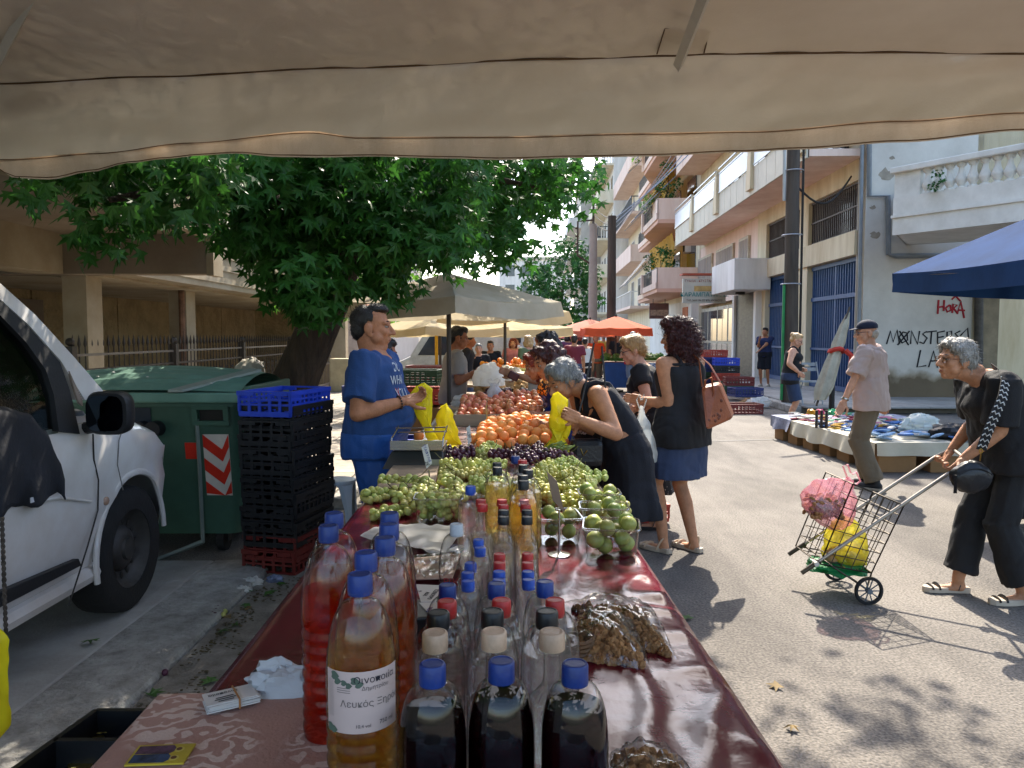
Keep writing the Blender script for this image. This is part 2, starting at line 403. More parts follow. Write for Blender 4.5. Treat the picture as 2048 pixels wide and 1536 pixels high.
for a, c in ((.42, w1), (w2, w3)):
    # barred upper window
    f = MB(); fb(f, a+.03, c-.03, -.46, -.4, ZL1, ZW); wf = f.build('window', GLS, bA)
    f = MB(); nb = max(6, int((c-a)/.13))
    for i in range(nb+1):
        s = a+.05+(c-a-.1)*i/nb
        f = MB(); fb(f, s-.014, s+.014, -.12, -.09, ZL1+.02, ZW-.02); f.build('bar', IRON, wf)
    for z in (ZL1+.02, (ZL1+ZW)/2, ZW-.05):
        f = MB(); fb(f, a+.02, c-.02, -.089, -.07, z, z+.04); f.build('rail', IRON, wf)
    # blue grille door below
    f = MB(); fb(f, a+.03, c-.03, -.48, -.42, .13, ZL0); dr = f.build('door', mat('white_backing', '#aab0b6', .6), bA)
    nb = max(6, int((c-a)/.16))
    for i in range(nb+1):
        s = a+.06+(c-a-.12)*i/nb
        f = MB(); wd = .05 if i in (0, nb, nb//2) else .02
        fb(f, s-wd, s+wd, -.2, -.15, .13, ZL0-.02); f.build('bar', BLUEI, dr)
    for z, t in ((.16, .12), (1.15, .06), (2.45, .1), (ZL0-.12, .1)):
        f = MB(); fb(f, a+.03, c-.03, -.149, -.11, z, z+t); f.build('rail', BLUEI, dr)
# upper floor left part: three tall curtained windows
for (xa, xb, ya, yb) in ((1497, 1478, 460, 523), (1466, 1433, 475, 530), (1424, 1397, 500, 550)):
    a, c = fac(xa, 500, .0)[0], fac(xb, 500, .0)[0]
    f = MB(); fb(f, a, c, -.06, .02, 3.75, 5.05); wf = f.build('window', mat('frame_cream', '#c8bda6', .6), bA)
    n_ = 3
    for i in range(n_):
        q = MB(); d = (c-a-.1)/n_; fb(q, a+.05+d*i+.04, a+.05+d*(i+1)-.04, .021, .03, 3.85, 4.95); q.build('pane', CURT, wf)
w = MB(); fb(w, w3+1.0, LA, -.5, -.07, 2.9, 5.5); w.build('wall', PNK, bA)
# entrance box over the shop door
a0, z0 = fac(1468, 575, 1.1); a1, z1 = fac(1423, 582, 1.1)
w = MB(); fb(w, a0, a1, -.06, 1.1, 3.0, 4.0); ob = w.build('entrance_canopy', WHT, bA, bevel=.02)
w = MB(); w.lathe([(.0, 0), (.16, 0), (.16, .08), (0, .08)], 12, FP(a0+1.2, .6, 2.91)); w.build('lamp', DARK, ob)
# ground floor: marble pier, white posts, shop windows
MARB = mat('dark_marble', '#33322f', .45, .45, 3, 0, 40, col2='#5a564e', stretch=(1, 1, 4), spec=.25)
sa, sb = fac(1508, 700, .12)[0], fac(1471, 700, .12)[0]
w = MB(); fb(w, sa, sb, -.4, .12, .13, 3.0); w.build('marble_pier', MARB, bA)
for s in (sa-.25, sb+.15): 
    w = MB(); fb(w, s-.14, s+.14, -.3, .2, .13, 3.0); w.build('post', WHT, bA)
for i in range(4):
    s = sb+.6+i*1.9
    f = MB(); fb(f, s, s+1.85, -.3, -.18, .13, 2.75); wf = f.build('shop_window', mat('frame_cream', '#c8bda6', .6), bA)
    for (u0, u1, z0, z1) in ((.1, .9, .5, 1.2), (.98, 1.75, .5, 1.2), (.1, .9, 1.3, 2.6), (.98, 1.75, 1.3, 2.6)):
        q = MB(); fb(q, s+u0, s+u1, -.179, -.165, z0, z1); q.build('pane', GLS, wf)
# balcony: soffit slab, facing panels, white screens, rails
s0_, zb = .2, 5.58; s1_ = fac(1351, 479, 1.25)[0]
w = MB(); fb(w, s0_, s1_, -.06, 1.2, zb, zb+.16); bal = w.build('balcony', PNK, bA)
npan = 22
for i in range(npan):
    d = (s1_-s0_)/npan
    q = MB(); fb(q, s0_+d*i+.012, s0_+d*(i+1)-.012, 1.203, 1.26, zb-.03, zb+.72); q.build('facing_panel', LGREY, bal)
q = MB(); fb(q, s0_+.01, s1_-.01, 1.2, 1.225, zb-.02, zb+.7); q.build('panel_backing', IRON, bal)
for i in range(4):
    d = (s1_-s0_)/4; a = s0_+d*i
    q = MB(); q.prism([FP(a+.05, 1.262, zb+.1), FP(a+.55, 1.262, zb+.1), FP(a+.4, 1.262, zb+1.15), FP(a+.05, 1.262, zb+1.5)], NR*.1); q.build('beige_post', YEL, bal)
    q = MB(); fb(q, a+.62, a+d-.1, 1.27, 1.3, zb+.78, zb+1.35); q.build('screen_panel', WPAN, bal)
    for z in (zb+.74, zb+1.37, zb+1.55):
        q = MB(); fb(q, a+.5, a+d+.02, 1.272, 1.305, z, z+.045); q.build('rail', ALU, bal)
w = MB(); fb(w, 0.45, LA, -.06, 1.0, 8.9, 9.1); fb(w, .45, LA, 1.0, 1.1, 8.9, 10.0); fb(w, 0.45, LA, -.06, 1.0, 12.1, 12.3); fb(w, .45, LA, 1.0, 1.1, 12.1, 13.2); w.build('upper_balcony', PNK, bA)
for i in range(5):
    f = MB(); fb(f, 1.2+i*3.4, 2.9+i*3.4, -.059, -.02, 5.75, 8.0); wf = f.build('window', IRON, bA)
    for k in range(2):
        q = MB(); fb(q, 1.28+i*3.4+k*.8, 2.0+i*3.4+k*.8, -.019, .0, 5.85, 7.9); q.build('pane', GLS, wf)
# shop sign on a bracket, standing out from the wall
sg = thing('shop_sign', 'white shop sign with teal lettering hanging out over the glass shop', 'sign', FP(17.4, 1.2, 3.0))
cs = at(1407, 582, 28.5)
P = at(1365, 582, 28.5)
xr = V((1, -.03, 0)).normalized(); zr = V((-.03, -1, 0)).normalized(); Rs = frame_rot(xr, zr)
wid = (at(1450, 582, 28.5)-P).length; hei = at(1407, 563, 28.5).z-at(1407, 612, 28.5).z
q = MB(); q.box(P+xr*wid/2+V((0, 0, 0)), (wid, hei, .16), Rs); 
SIGNW = mat('sign_face', '#c4c2b4', .5, .08, 2, .05, 30)
bd = q.build('board', SIGNW, sg)
q = MB(); q.box(P+xr*wid/2+zr*-.25+V((0, 0, hei/2+.17)), (wid*1.02, .5, .06), None); q.build('red_cap', mat('sign_red', '#b8563c', .6), sg)
q = MB(); q.box(P+xr*wid*.56+zr*.085+V((0, 0, .08)), (wid*.6, hei*.22, .01), Rs); q.build('ochre_band', mat('sign_ochre', '#c9a869', .6, .2, 5), sg)
tr_ = Rs
c0 = P+xr*wid/2+zr*.1
text('ΓΥΑΛΙΑ - ΚΡΥΣΤΑΛΛΑ -', .13, c0+V((0, 0, hei*.40))-xr*.1, tr_, mat('ink_red', '#a35a50', .7), sg, sx=.85)
text('ΚΑΡΑΜΠΑΤΗΣ Δ.', .215, c0+V((0, 0, -hei*.16)), tr_, mat('ink_teal', '#2f8a86', .7), sg, extrude=.004)
text('ΤΗΛ. 2410 236-352 ΚΙΝ. 6942842950', .108, c0+V((0, 0, -hei*.39)), tr_, mat('ink_brown', '#5b4034', .7), sg, sx=.78)
# ---- corner wall with graffiti, facing the side street
wx = V((U.y, -U.x, 0))                         # runs to the right from the corner
def WP(a, z, o=0.0): return F0+wx*a+V((0, 0, z))-U*o
gw = thing('corner_house', 'grey rendered corner house with graffiti on its blank wall', 'house', F0)
def wb(mb, a0, a1, z0, z1, o0, o1, mi=0):
    ps = [WP(a, z, o) for z in (z0, z1) for o in (o0, o1) for a in (a0, a1)]
    return mb.add(ps, [(0, 2, 3, 1), (4, 5, 7, 6), (0, 1, 5, 4), (2, 6, 7, 3), (0, 4, 6, 2), (1, 3, 7, 5)], mi)
def wal(px, py, o=0.0):
    d = ray(px, py); c = V((0, 0, CAM_H)); t = (o-(c-F0).dot(-U))/d.dot(-U); p = c+d*t
    return ((p-F0).dot(wx), p.z)
gm = mat('graffiti_wall', '#cbc5ba', .92, .08, .9, .3, 22, col2='#b3ada2')
nt = gm.node_tree; L = nt.links; bs_ = nt.nodes['Principled BSDF']; src = bs_.inputs['Base Color'].links[0].from_socket
tc = nt.nodes['Texture Coordinate']; sp = N(nt, 'ShaderNodeSeparateXYZ'); L.new(tc.outputs['Object'], sp.inputs[0])
nz = N(nt, 'ShaderNodeTexNoise'); nz.inputs['Scale'].default_value = 1.6; nz.inputs['Detail'].default_value = 8; L.new(tc.outputs['Object'], nz.inputs[0])
ad = N(nt, 'ShaderNodeMath', operation='MULTIPLY_ADD'); ad.inputs[1].default_value = -1.1; L.new(nz.outputs[0], ad.inputs[0]); L.new(sp.outputs['Z'], ad.inputs[2])
rp = N(nt, 'ShaderNodeValToRGB'); rp.color_ramp.elements[0].position = 0; rp.color_ramp.elements[0].color = (.25, .2, .14, 1); rp.color_ramp.elements[1].position = .32; rp.color_ramp.elements[1].color = (1, 1, 1, 1)
e = rp.color_ramp.elements.new(.12); e.color = (.55, .49, .4, 1)
L.new(ad.outputs[0], rp.inputs[0]); mx = N(nt, 'ShaderNodeMix', data_type='RGBA', blend_type='MULTIPLY'); mx.inputs['Factor'].default_value = 1
L.new(src, mx.inputs[6]); L.new(rp.outputs[0], mx.inputs[7]); L.new(mx.outputs[2], bs_.inputs['Base Color'])
e_end = wal(1940, 700)[0]
w = MB(); wb(w, .0, e_end, 0, 13, -.45, .02); w.build('wall', gm, gw)
# old paint and bare plaster patches are thin raised flakes
PL = mat('bare_plaster', '#9e9484', .95, .25, 6, .6, 30, col2='#857b6c')
for (px, py, r) in ((1772, 350, .15), (1745, 415, .06), (1783, 316, .05), (1750, 470, .10)):
    a, z = wal(px, py)
    q = MB(); pts = [WP(a+r*(1+.9*noise.noise((t*2, px, 0)))*cos(t)*1.1, z+r*(1+.9*noise.noise((t*2, 3, px)))*sin(t)*.8, .021) for t in [k*2*pi/14 for k in range(14)]]
    q.prism(pts, -U*.004); q.build('plaster_patch', PL, gw)
def strokes(lines, r, m, name, parent):
    q = MB()
    for ln in lines:
        pts = [WP(*wal(x, y), .028) for x, y in ln]
        q.tube(pts, r, 6, 0, True, flat=(1, 1))
    return q.build(name, m, parent, smooth=True)
INKB = mat('spray_black', '#191a1f', .8); INKR = mat('spray_red', '#a8202a', .7)
HR = [[(1876, 600), (1874, 628)], [(1873, 615), (1886, 613)], [(1887, 600), (1886, 622)], [(1898, 610), (1890, 616), (1893, 624), (1901, 620), (1899, 610)], [(1903, 626), (1905, 608), (1913, 610), (1906, 617), (1914, 627)], [(1913, 628), (1920, 603), (1927, 636)], [(1915, 620), (1928, 621)], [(1902, 599), (1910, 592), (1919, 602)]]
strokes(HR, .022, INKR, 'red_graffiti', gw)
MO = [[(1772, 688), (1780, 662), (1785, 684), (1793, 660), (1798, 688)], [(1805, 664), (1797, 674), (1803, 686), (1814, 680), (1813, 666), (1805, 664)], [(1794, 690), (1818, 662)], [(1798, 662), (1816, 690)], [(1820, 688), (1822, 662), (1834, 688), (1838, 662)], [(1852, 663), (1844, 668), (1853, 676), (1846, 687), (1838, 684)], [(1852, 664), (1872, 662)], [(1862, 664), (1860, 688)], [(1888, 662), (1874, 665), (1874, 687), (1890, 684)], [(1874, 675), (1886, 673)], [(1893, 688), (1893, 664), (1902, 662), (1902, 672), (1893, 676), (1906, 686)], [(1919, 662), (1909, 667), (1917, 676), (1908, 686)], [(1919, 672), (1934, 656), (1936, 686)],
      [(1840, 700), (1833, 734), (1851, 731)], [(1856, 734), (1866, 702), (1874, 735)], [(1859, 722), (1873, 721)], [(1880, 734), (1881, 704), (1893, 706), (1884, 719), (1896, 733)]]
strokes(MO, .017, INKB, 'black_graffiti', gw)
PIPE = mat('drain_pipe_grey', '#7f8589', .5, .1, 5, .05, 40)
def pipe(pxs, r, name, o=.1, m=PIPE):
    q = MB(); q.tube([WP(*wal(x, y, o), o) for x, y in pxs], r, 10); return q.build(name, m, gw, smooth=50)
pipe([(1739, 200), (1738, 392), (1776, 392), (1777, 508), (1792, 512), (1890, 511)], .055, 'drain_pipe')
pipe([(1726, 200), (1716, 770)], .04, 'downpipe', .09)
pipe([(1958, 560), (1957, 770)], .09, 'downpipe', .12, mat('pipe_dark', '#57524b', .7, .3, 6))
w = MB(); wb(w, e_end+.15, e_end+.55, 0, 3.1, -.3, .1); w.build('gate_pier', mat('pier_brown', '#8f8168', .9, .2, 3), gw)
w = MB(); wb(w, e_end, e_end+6, 3.1, 13, -.5, .0); w.build('upper_wall', GRY, gw)
w = MB(); wb(w, e_end+.55, e_end+4.4, 0, 3.1, -.3, -.25); gd = w.build('garage_door', mat('door_rose', '#a78d84', .6, .06, 3), gw)
for i in range(26):
    q = MB(); a = e_end+.58+i*.145; wb(q, a, a+.125, .1, 3.05, -.249, -.2); q.build('plank', mat('door_rose', '#a78d84'), gd)
# balcony with turned balusters
bq = thing('balustrade_balcony', 'white balcony with turned balusters jutting from the corner house', 'balcony', (0, 0, 0))
A0 = at(1790, 400, 15.3); dB = V((.55, -.835, 0)).normalized(); nB = V((-dB.y, dB.x, 0))*-1
nB = V((dB.y, -dB.x, 0)) if V((dB.y, -dB.x, 0)).y < 0 else V((-dB.y, dB.x, 0))
zs0 = at(1790, 466, 15.3).z; zs1 = at(1790, 397, 15.3).z; zr_ = at(1790, 336, 15.3).z
def BP(s, o, z): return V((A0.x, A0.y, 0))+dB*s+nB*o+V((0, 0, z))
def bbx(mb, s0, s1, o0, o1, z0, z1):
    ps = [BP(s, o, z) for z in (z0, z1) for o in (o0, o1) for s in (s0, s1)]
    return mb.add(ps, [(0, 2, 3, 1), (4, 5, 7, 6), (0, 1, 5, 4), (2, 6, 7, 3), (0, 4, 6, 2), (1, 3, 7, 5)])
WB = mat('balcony_white', '#e2ded5', .8, .07, 1.5, .25, 25, col2='#c4bfb4')
w = MB(); w.prism([BP(0, 0, zs0), BP(6, 0, zs0), BP(6, -5, zs0), (8.85, 17.38, zs0)], (0, 0, .3)); w.build('slab', WB, bq)
w = MB(); bbx(w, 0, 6, .0, .06, zs0-.05, zs1); w.build('fascia', WB, bq)
w = MB(); bbx(w, -.02, 6, .062, .1, zs0+.28, zs0+.33); w.build('moulding', WB, bq)
w = MB(); bbx(w, -.06, 6, -.16, .12, zr_-.12, zr_); w.build('handrail', WB, bq, bevel=.02)
w = MB(); bbx(w, 0.0, .5, -.1, .03, zs1, zr_-.12); w.build('end_pier', WB, bq)
w = MB(); w.prism([BP(-.02, 0, zs0), BP(.02, 0, zs0), V((8.87, 17.38, zs0)), V((8.83, 17.38, zs0))], (0, 0, zr_-zs0-.1)); w.build('side_parapet', WB, bq)
hb = zr_-.12-zs1
prof = [(.0, 0), (.085, 0), (.085, .06), (.045, .09), (.05, .13), (.095, .3), (.09, .42), (.055, .6), (.042, .78), (.05, .84), (.075, .88), (.075, .93), (.085, .94), (.085, 1), (0, 1)]
lb = MB(); lb.lathe([(r*1.05, z*hb) for r, z in prof], 14); bme = lb.mesh('baluster', WB, 60)
for i in range(26):
    o = link('baluster', bme, bq); o.location = BP(.62+i*.205, -.03, zs1)
# ---- pink building with stepped balconies and awnings
bB = thing('apartment_building', 'pink apartment block with planted balconies, yellow screens and striped awnings', 'building', FP(19, 0, 0))
w = MB(); fb(w, LA+.05, 33, -8, -.04, 0, 19); w.build('wall', CRM, bB)
w = MB(); fb(w, LA+.1, 32.6, -.039, .3, 0, 3.2); w.build('ground_floor_wall', WHT, bB)
w = MB(); fb(w, 22.5, 25, .301, .33, .1, 2.5); w.build('shutter', WHT, bB)
w = MB(); fb(w, 19.5, 20.8, .301, .34, .1, 2.9); w.build('shop_front', mat('orange_front', '#c8764a', .7), bB)
YSC = mat('screen_yellow', '#d9a83c', .8, .1, 2, .1, 20, trans=.35)
RAIL = mat('rail_dark', '#4d5154', .5)
for k, zf in enumerate((3.55, 6.75, 9.95, 13.2)):
    a, m_, e_ = LA+.15, LA+7.6, LA+13
    pts = [FP(a, -.03, zf), FP(a, 1.9, zf), FP(a+5, 1.9, zf), FP(a+7.5, 1.2, zf), FP(e_, 1.2, zf), FP(e_, -.03, zf)]
    w = MB(); w.prism(pts, (0, 0, .18)); sb_ = w.build('balcony', PNK2, bB)
    w = MB(); fb(w, a, a+.12, .0, 1.92, zf+.181, zf+1.15); fb(w, a+.12, a+1.6, 1.8, 1.92, zf+.181, zf+1.15); w.build('parapet', PNK, sb_)
    w = MB()
    for p, q_ in ((1, 2), (2, 3), (3, 4)):
        P0_, P1_ = pts[p]+V((0, 0, .185)), pts[q_]+V((0, 0, .185)); nn = (P1_-P0_).normalized().cross(V((0, 0, 1)))*.06
        w.prism([P0_-nn, P1_-nn, P1_+nn, P0_+nn], (0, 0, .28))
    w.build('upstand', PNK, sb_)
    for p, q_ in ((1, 2), (2, 3), (3, 4)):
        P0_, P1_ = pts[p]+V((0, 0, .46)), pts[q_]+V((0, 0, .46)); n_ = int((P1_-P0_).length/.3)
        rl = MB()
        for t in range(n_+1):
            pp = P0_.lerp(P1_, t/n_); rl.bb(pp-V((.015, .015, 0)), pp+V((.015, .015, .65)))
        rl.tube([P0_+V((0, 0, .66)), P1_+V((0, 0, .66))], .03, 6)
        rl.build('railing', RAIL, sb_)
    for pst in (pts[2], pts[3]):
        w = MB(); w.box(pst+V((0, 0, .68)), (.25, .25, 1.0)); w.build('post', PNK, sb_)
    if k < 3:
        w = MB(); w.grid(lambda u, v: FP(a+1.5+8*u, 1.0-.15*sin(v*3)+.03*sin(u*40), zf+1.2+1.75*v), 30, 3); w.build('yellow_screen', YSC, bB)
    w = MB(); fb(w, a+.8, a+3, -.038, .0, zf+.2, zf+2.4); fb(w, a+5, a+7, -.038, .0, zf+.2, zf+2.4); fb(w, a+9, a+11, -.038, 0, zf+.2, zf+2.4); w.build('balcony_doors', GLS, bB)
AWN = mat('awning_cloth', '#d6c7b4', .8, .1, 3, .1, 30, trans=.3)
for k, (s_, z_) in enumerate(((LA+1, 9.6), (LA+6, 9.6), (LA+9, 6.4), (LA+4.5, 12.6))):
    w = MB(); w.grid(lambda u, v: FP(s_+3.2*u, .9+1.6*v, z_-1.9*v-.05*sin(v*3)), 4, 6); w.build('awning', AWN, bB, smooth=True)
    w = MB(); w.tube([FP(s_-.02, .8, z_-.4), FP(s_-.02, 2.5, z_-2.0)], .025, 6); w.tube([FP(s_+3.22, .8, z_-.4), FP(s_+3.22, 2.5, z_-2.0)], .025, 6); w.build('awning_arm', ALU, bB)
for i, (s_, z_) in enumerate(((.9, 6.1), (LA+2, 5.6), (LA+11.5, 8.9), (LA+9, 5.4), (6.2, 6.1))):
    w = MB(); fb(w, s_, s_+.8, -.05, .28, z_, z_+.55); ac = w.build('air_conditioner', WHT, bA if s_ < LA else bB, bevel=.02)
    w = MB(); fb(w, s_+.1, s_+.55, .281, .29, z_+.06, z_+.49); w.build('fan_grille', DARK, ac)
# small hanging sign under the pink balcony
hs = thing('hanging_sign', 'small dark sign board hanging below the pink balcony', 'sign', at(1318, 622, 40))
q = MB(); q.box(at(1318, 622, 40), (1.0, .08, .8)); q.build('board', mat('sign_dark', '#6e4f49', .6, .2, 4), hs)
q = MB(); q.box(at(1318, 624, 40)+V((0, -.05, -.04)), (.9, .02, .3)); q.build('pale_panel', mat('sign_pale', '#b9a08c', .6, .3, 9), hs)
q = MB(); q.tube([at(1306, 622, 40)+V((0, 0, .4)), at(1306, 622, 40)+V((0, 0, .62))], .015, 5); q.tube([at(1330, 622, 40)+V((0, 0, .4)), at(1330, 622, 40)+V((0, 0, .62))], .015, 5); q.build('hanger', IRON, hs)
# ---- further blocks down the street
def block(name, label, s0, s1, o, H, wm, bm, floors, zf0=3.3, fh=3.1, shift=0.0, win=GLS, dep=9):
    t = thing('apartment_building', label, 'building', FP(s0, o, 0))
    w = MB(); fb(w, s0, s1, o-dep, o, 0, H); w.build('wall', wm, t)
    w = MB(); fb(w, s0-.1, s1+.1, o-dep, o+.15, H+.002, H+.3); w.build('cornice', WHT, t)
    for k in range(floors):
        z = zf0+k*fh
        w = MB(); fb(w, s0+.3, s1-.3, o+.001, o+1.3, z, z+.18); sb = w.build('balcony', bm, t)
        if k % 2:
            w = MB(); fb(w, s0+.3, s1-.3, o+1.22, o+1.3, z+.181, z+1.1); fb(w, s0+.3, s0+.38, o+.001, o+1.21, z+.181, z+1.1); w.build('parapet', bm, sb)
        else:
            w = MB(); n_ = int((s1-s0)/.35)
            for i in range(n_):
                s = s0+.35+(s1-s0-.7)*i/(n_-1); fb(w, s-.02, s+.02, o+1.24, o+1.28, z+.181, z+1.1)
            fb(w, s0+.3, s1-.3, o+1.22, o+1.3, z+1.1, z+1.16)
            for i in range(4): fb(w, s0+.31, s0+.35, o+.1+i*.33, o+.14+i*.33, z+.181, z+1.1)
            fb(w, s0+.3, s0+.36, o+.02, o+1.21, z+1.1, z+1.16); w.build('railing', RAIL if k else WHT, sb)
        n = max(2, int((s1-s0)/3.5))
        for i in range(n):
            a = s0+.8+(s1-s0-1.2)*i/n
            f = MB(); fb(f, a, a+1.7, o+.002, o+.04, z+.25, z+2.45); wf = f.build('window', WHT, t)
            q = MB(); fb(q, a+.1, a+1.6, o+.041, o+.05, z+.35, z+2.35); q.build('pane', win, wf)
    # end wall windows facing up the street
    for k in range(floors):
        z = zf0+k*fh+.9
        f = MB(); f.prism([FP(s0-.03, o-2.6, z), FP(s0-.03, o-1.4, z), FP(s0-.03, o-1.4, z+1.3), FP(s0-.03, o-2.6, z+1.3)], U*.028); f.build('window', win, t)
    return t
block('c', 'cream apartment block with solid balconies beyond the pink block', 33.3, 47, .2, 17, CRM, PNK, 4)
block('d', 'tall white apartment block with a high window beyond the cream block', 47.4, 62, 1.4, 22.5, WHT, CRM, 5)
block('e', 'grey balconied apartment block farthest along the street', 62.5, 82, 3.4, 17, GRY, WHT, 4)
t = thing('apartment_building', 'low pale house seen end on where the street closes', 'building', (4, 118, 0))
w = MB(); w.bb((-2, 118, 0), (9, 128, 13)); w.build('wall', WHT, t)
w = MB(); w.bb((-2.3, 117.7, 13.002), (9.3, 128, 13.4)); w.build('roof', GRY, t)
for i in range(4):
    for k in range(4):
        w = MB(); w.bb((-1+i*2.6, 117.96, 1.5+k*3), (.4+i*2.6, 117.995, 3.2+k*3)); w.build('window', GLS, t)
# ================================================================= left-hand building on pillars
CON = mat('facade_concrete', '#8c8172', .9, .08, 1.4, .2, 30, col2='#796b5c')
COB = mat('pillar_beige', '#a69b86', .9, .08, 1.5, .2, 30, col2='#8c7d64')
ROU = mat('roughcast', '#9c8a68', .95, .15, 3, 1.0, 16, col2='#7d6d4f', bdist=.05)
bL = thing('apartment_building', 'brown concrete building standing on pillars behind the iron fence', 'building', (-5.2, 9, 0))
EX = at(430, 470, 9).x; ZE = at(430, 470, 9).z; ZBM = at(300, 549, 9).z
w = MB(); w.bb((-12, 1.0, ZE), (EX, 8.9, ZE+.25)); w.build('overhang_slab', CON, bL)
w = MB(); w.bb((EX-.12, 1.0, ZE-.04), (EX+.002, 9.12, ZE+1.3)); w.build('balcony_parapet', COB, bL)
for k in range(4):
    w = MB(); w.bb((EX+.003, 1.0, ZE+.12+k*.3), (EX+.02, 9.1, ZE+.2+k*.3)); w.build('rib', COB, bL)
w = MB(); w.bb((-12, 8.9, ZBM), (EX-.06, 9.15, ZE+.3)); w.build('beam', CON, bL)
w = MB(); w.bb((EX-.06, 8.88, ZBM-.02), (EX+.02, 9.17, ZE+.3)); w.build('beam_cap', COB, bL)
w = MB(); w.bb((-12, 1.0, ZE-.35), (-5.3, 1.3, ZE)); w.bb((-5.6, 1.0, ZBM), (-5.15, 8.89, ZE-.001)); w.build('beam', COB, bL)
for (xa, xb, Y) in ((125, 173, 9.15), (337, 372, 12.2), (655, 690, 21.5)):
    p0, p1 = at(xa, 600, Y), at(xb, 600, Y)
    w = MB(); w.bb((p0.x, Y, 0), (p1.x, Y+.35, 3.2)); w.build('pillar', COB, bL)
z2 = at(450, 580, 12).z; z2t = at(450, 553, 12).z
w = MB(); w.bb((-12, 9.2, z2), (-4.9, 22, z2+.22)); w.build('slab', COB, bL)
w = MB(); w.bb((-4.899, 9.2, z2+.03), (-4.6, 22, z2+.75)); w.build('fascia', COB, bL)
for k in range(3):
    w = MB(); w.bb((-4.599, 9.2, z2+.12+k*.2), (-4.58, 22, z2+.2+k*.2)); w.build('rib', COB, bL)
w = MB(); w.bb((-12, 9.2, z2+.76), (-4.7, 22, 12)); w.build('upper_wall', COB, bL)
w = MB(); w.bb((-12, -2, ZE+.26), (EX-1.3, 9.18, 12)); w.build('upper_wall', CON, bL)
w = MB(); w.bb((-9.6, 16, 0), (-9.3, 22.4, 3.0)); w.bb((-9.6, 22.4, 0), (-5.05, 22.7, 3.6)); w.build('end_wall', ROU, bL)
for i in range(5):
    w = MB(); w.bb((-7.6, 9.4+i*2.6, .1), (-7.45, 11.96+i*2.6, 2.25)); w.build('roughcast_panel', ROU, bL)
w = MB(); w.bb((-10, 8, 0), (-7.65, 22, 2.4)); w.build('back_wall', DARK, bL)
w = MB(); w.bb((-7.44, 10.8, .1), (-7.40, 12.2, 2.1)); w.build('door', mat('door_taupe', '#6d5f50', .7), bL)
q = MB(); q.tube([at(362, 556, 12.1), at(362, 560, 12.1)+V((0, 0, -2.3))], .05, 8); q.build('downpipe', mat('rust', '#7a5a44', .8, .3, 8), bL)
# iron fence with spear heads
FEN = mat('fence_iron', '#3a332d', .6, .2, 20, .2, 60)
fn = thing('iron_fence', 'black spear topped iron fence with scroll ornaments along the pavement', 'fence', (-5.05, 8.8, 0))
XF = -5.05
sb = MB(); sb.tube([(0, 0, .12), (0, 0, 1.40)], .009, 5); sb.lathe([(.009, 1.40), (.022, 1.44), (.02, 1.46), (.0, 1.56)], 6); bar_me = sb.mesh('spear_bar', FEN)
orn = MB()
for s in (1, -1):
    orn.tube([(0, 0, .95), (0, .035*s, .86), (0, 0.012*s, .78), (0, .01*s, .74), (0, .035*s, .7), (0, .03*s, .66)], .006, 4)
    orn.tube([(0, 0, .98), (0, .03*s, 1.02), (0, .04*s, .99), (0, .025*s, .97)], .006, 4)
orn_me = orn.mesh('scroll', FEN)
yb = 8.85; i = 0
while yb < 17.4:
    o = link('spear_bar', bar_me, fn); o.location = V((XF, yb, 0))-V(fn.location)
    if i % 2 == 0:
        o2 = link('scroll', orn_me, fn); o2.location = V((XF, yb+.065, 0))-V(fn.location)
    yb += .13; i += 1
for z in (.2, .55, 1.12, 1.3):
    w = MB(); w.bb((XF-.014, 8.8, z), (XF+.014, 17.5, z+.03)); w.build('rail', FEN if z < 1.2 else mat('rail_pale', '#6e675f', .5), fn)
for y in (8.8, 11.5, 14.4, 17.5):
    w = MB(); w.bb((XF-.05, y-.05, 0), (XF+.05, y+.05, 1.42)); w.sph((XF, y, 1.47), .05); w.build('post', FEN, fn)
w = MB(); w.bb((XF-.1, 8.8, .1), (XF+.1, 17.5, .22)); w.build('plinth', CONC, fn)
gt = thing('iron_gate', 'grey iron bar gate standing at the end of the fence', 'gate', (XF, 18, 0))
GRI = mat('gate_grey', '#77736d', .5)
for k in range(22):
    w = MB(); y = 17.8+k*.16; w.bb((XF-.01, y-.01, .2), (XF+.01, y+.01, 1.42)); w.build('bar', GRI, gt)
for z in (.2, .75, .95, 1.4):
    w = MB(); w.bb((XF-.02, 17.7, z), (XF+.02, 21.4, z+.05)); w.build('rail', GRI, gt)
for k in range(10):
    w = MB()
    for s in (1, -1): w.tube([(XF, 17.9+k*.34, .98), (XF, 17.9+k*.34+.07*s, 1.15), (XF, 17.9+k*.34, 1.34)], .008, 4)
    w.build('scroll', GRI, gt)
pl = thing('stone_pier', 'low pale stone pier beside the iron gate', 'pier', (XF+.6, 17.2, 0))
w = MB(); w.bb((XF+.42, 19.5, .1), (XF+.9, 20.0, .95)); w.build('pier_body', mat('pale_stone', '#b7aa8c', .9, .12, 4, .3), pl, bevel=.02)
# far left house with peach columns
hL = thing('house', 'pale house with peach columns behind the blue shirted seller', 'house', (-5, 25, 0))
w = MB(); w.bb((-14, 25, 0), (-5.0, 26, 6)); w.build('wall', mat('plaster_lilac', '#bcb0a8', .9), hL)
for i, px in enumerate((716, 742, 768)):
    p = at(px, 700, 27+i*1.5); w = MB(); w.bb((p.x-.25, p.y-.25, 0), (p.x+.25, p.y+.25, 5)); w.build('column', mat('peach', '#d09a74', .8, .08, 2), hL)
w = MB(); w.bb((-8, 33, 0), (-4.0, 34, 6)); w.build('white_wall', WHT, hL)
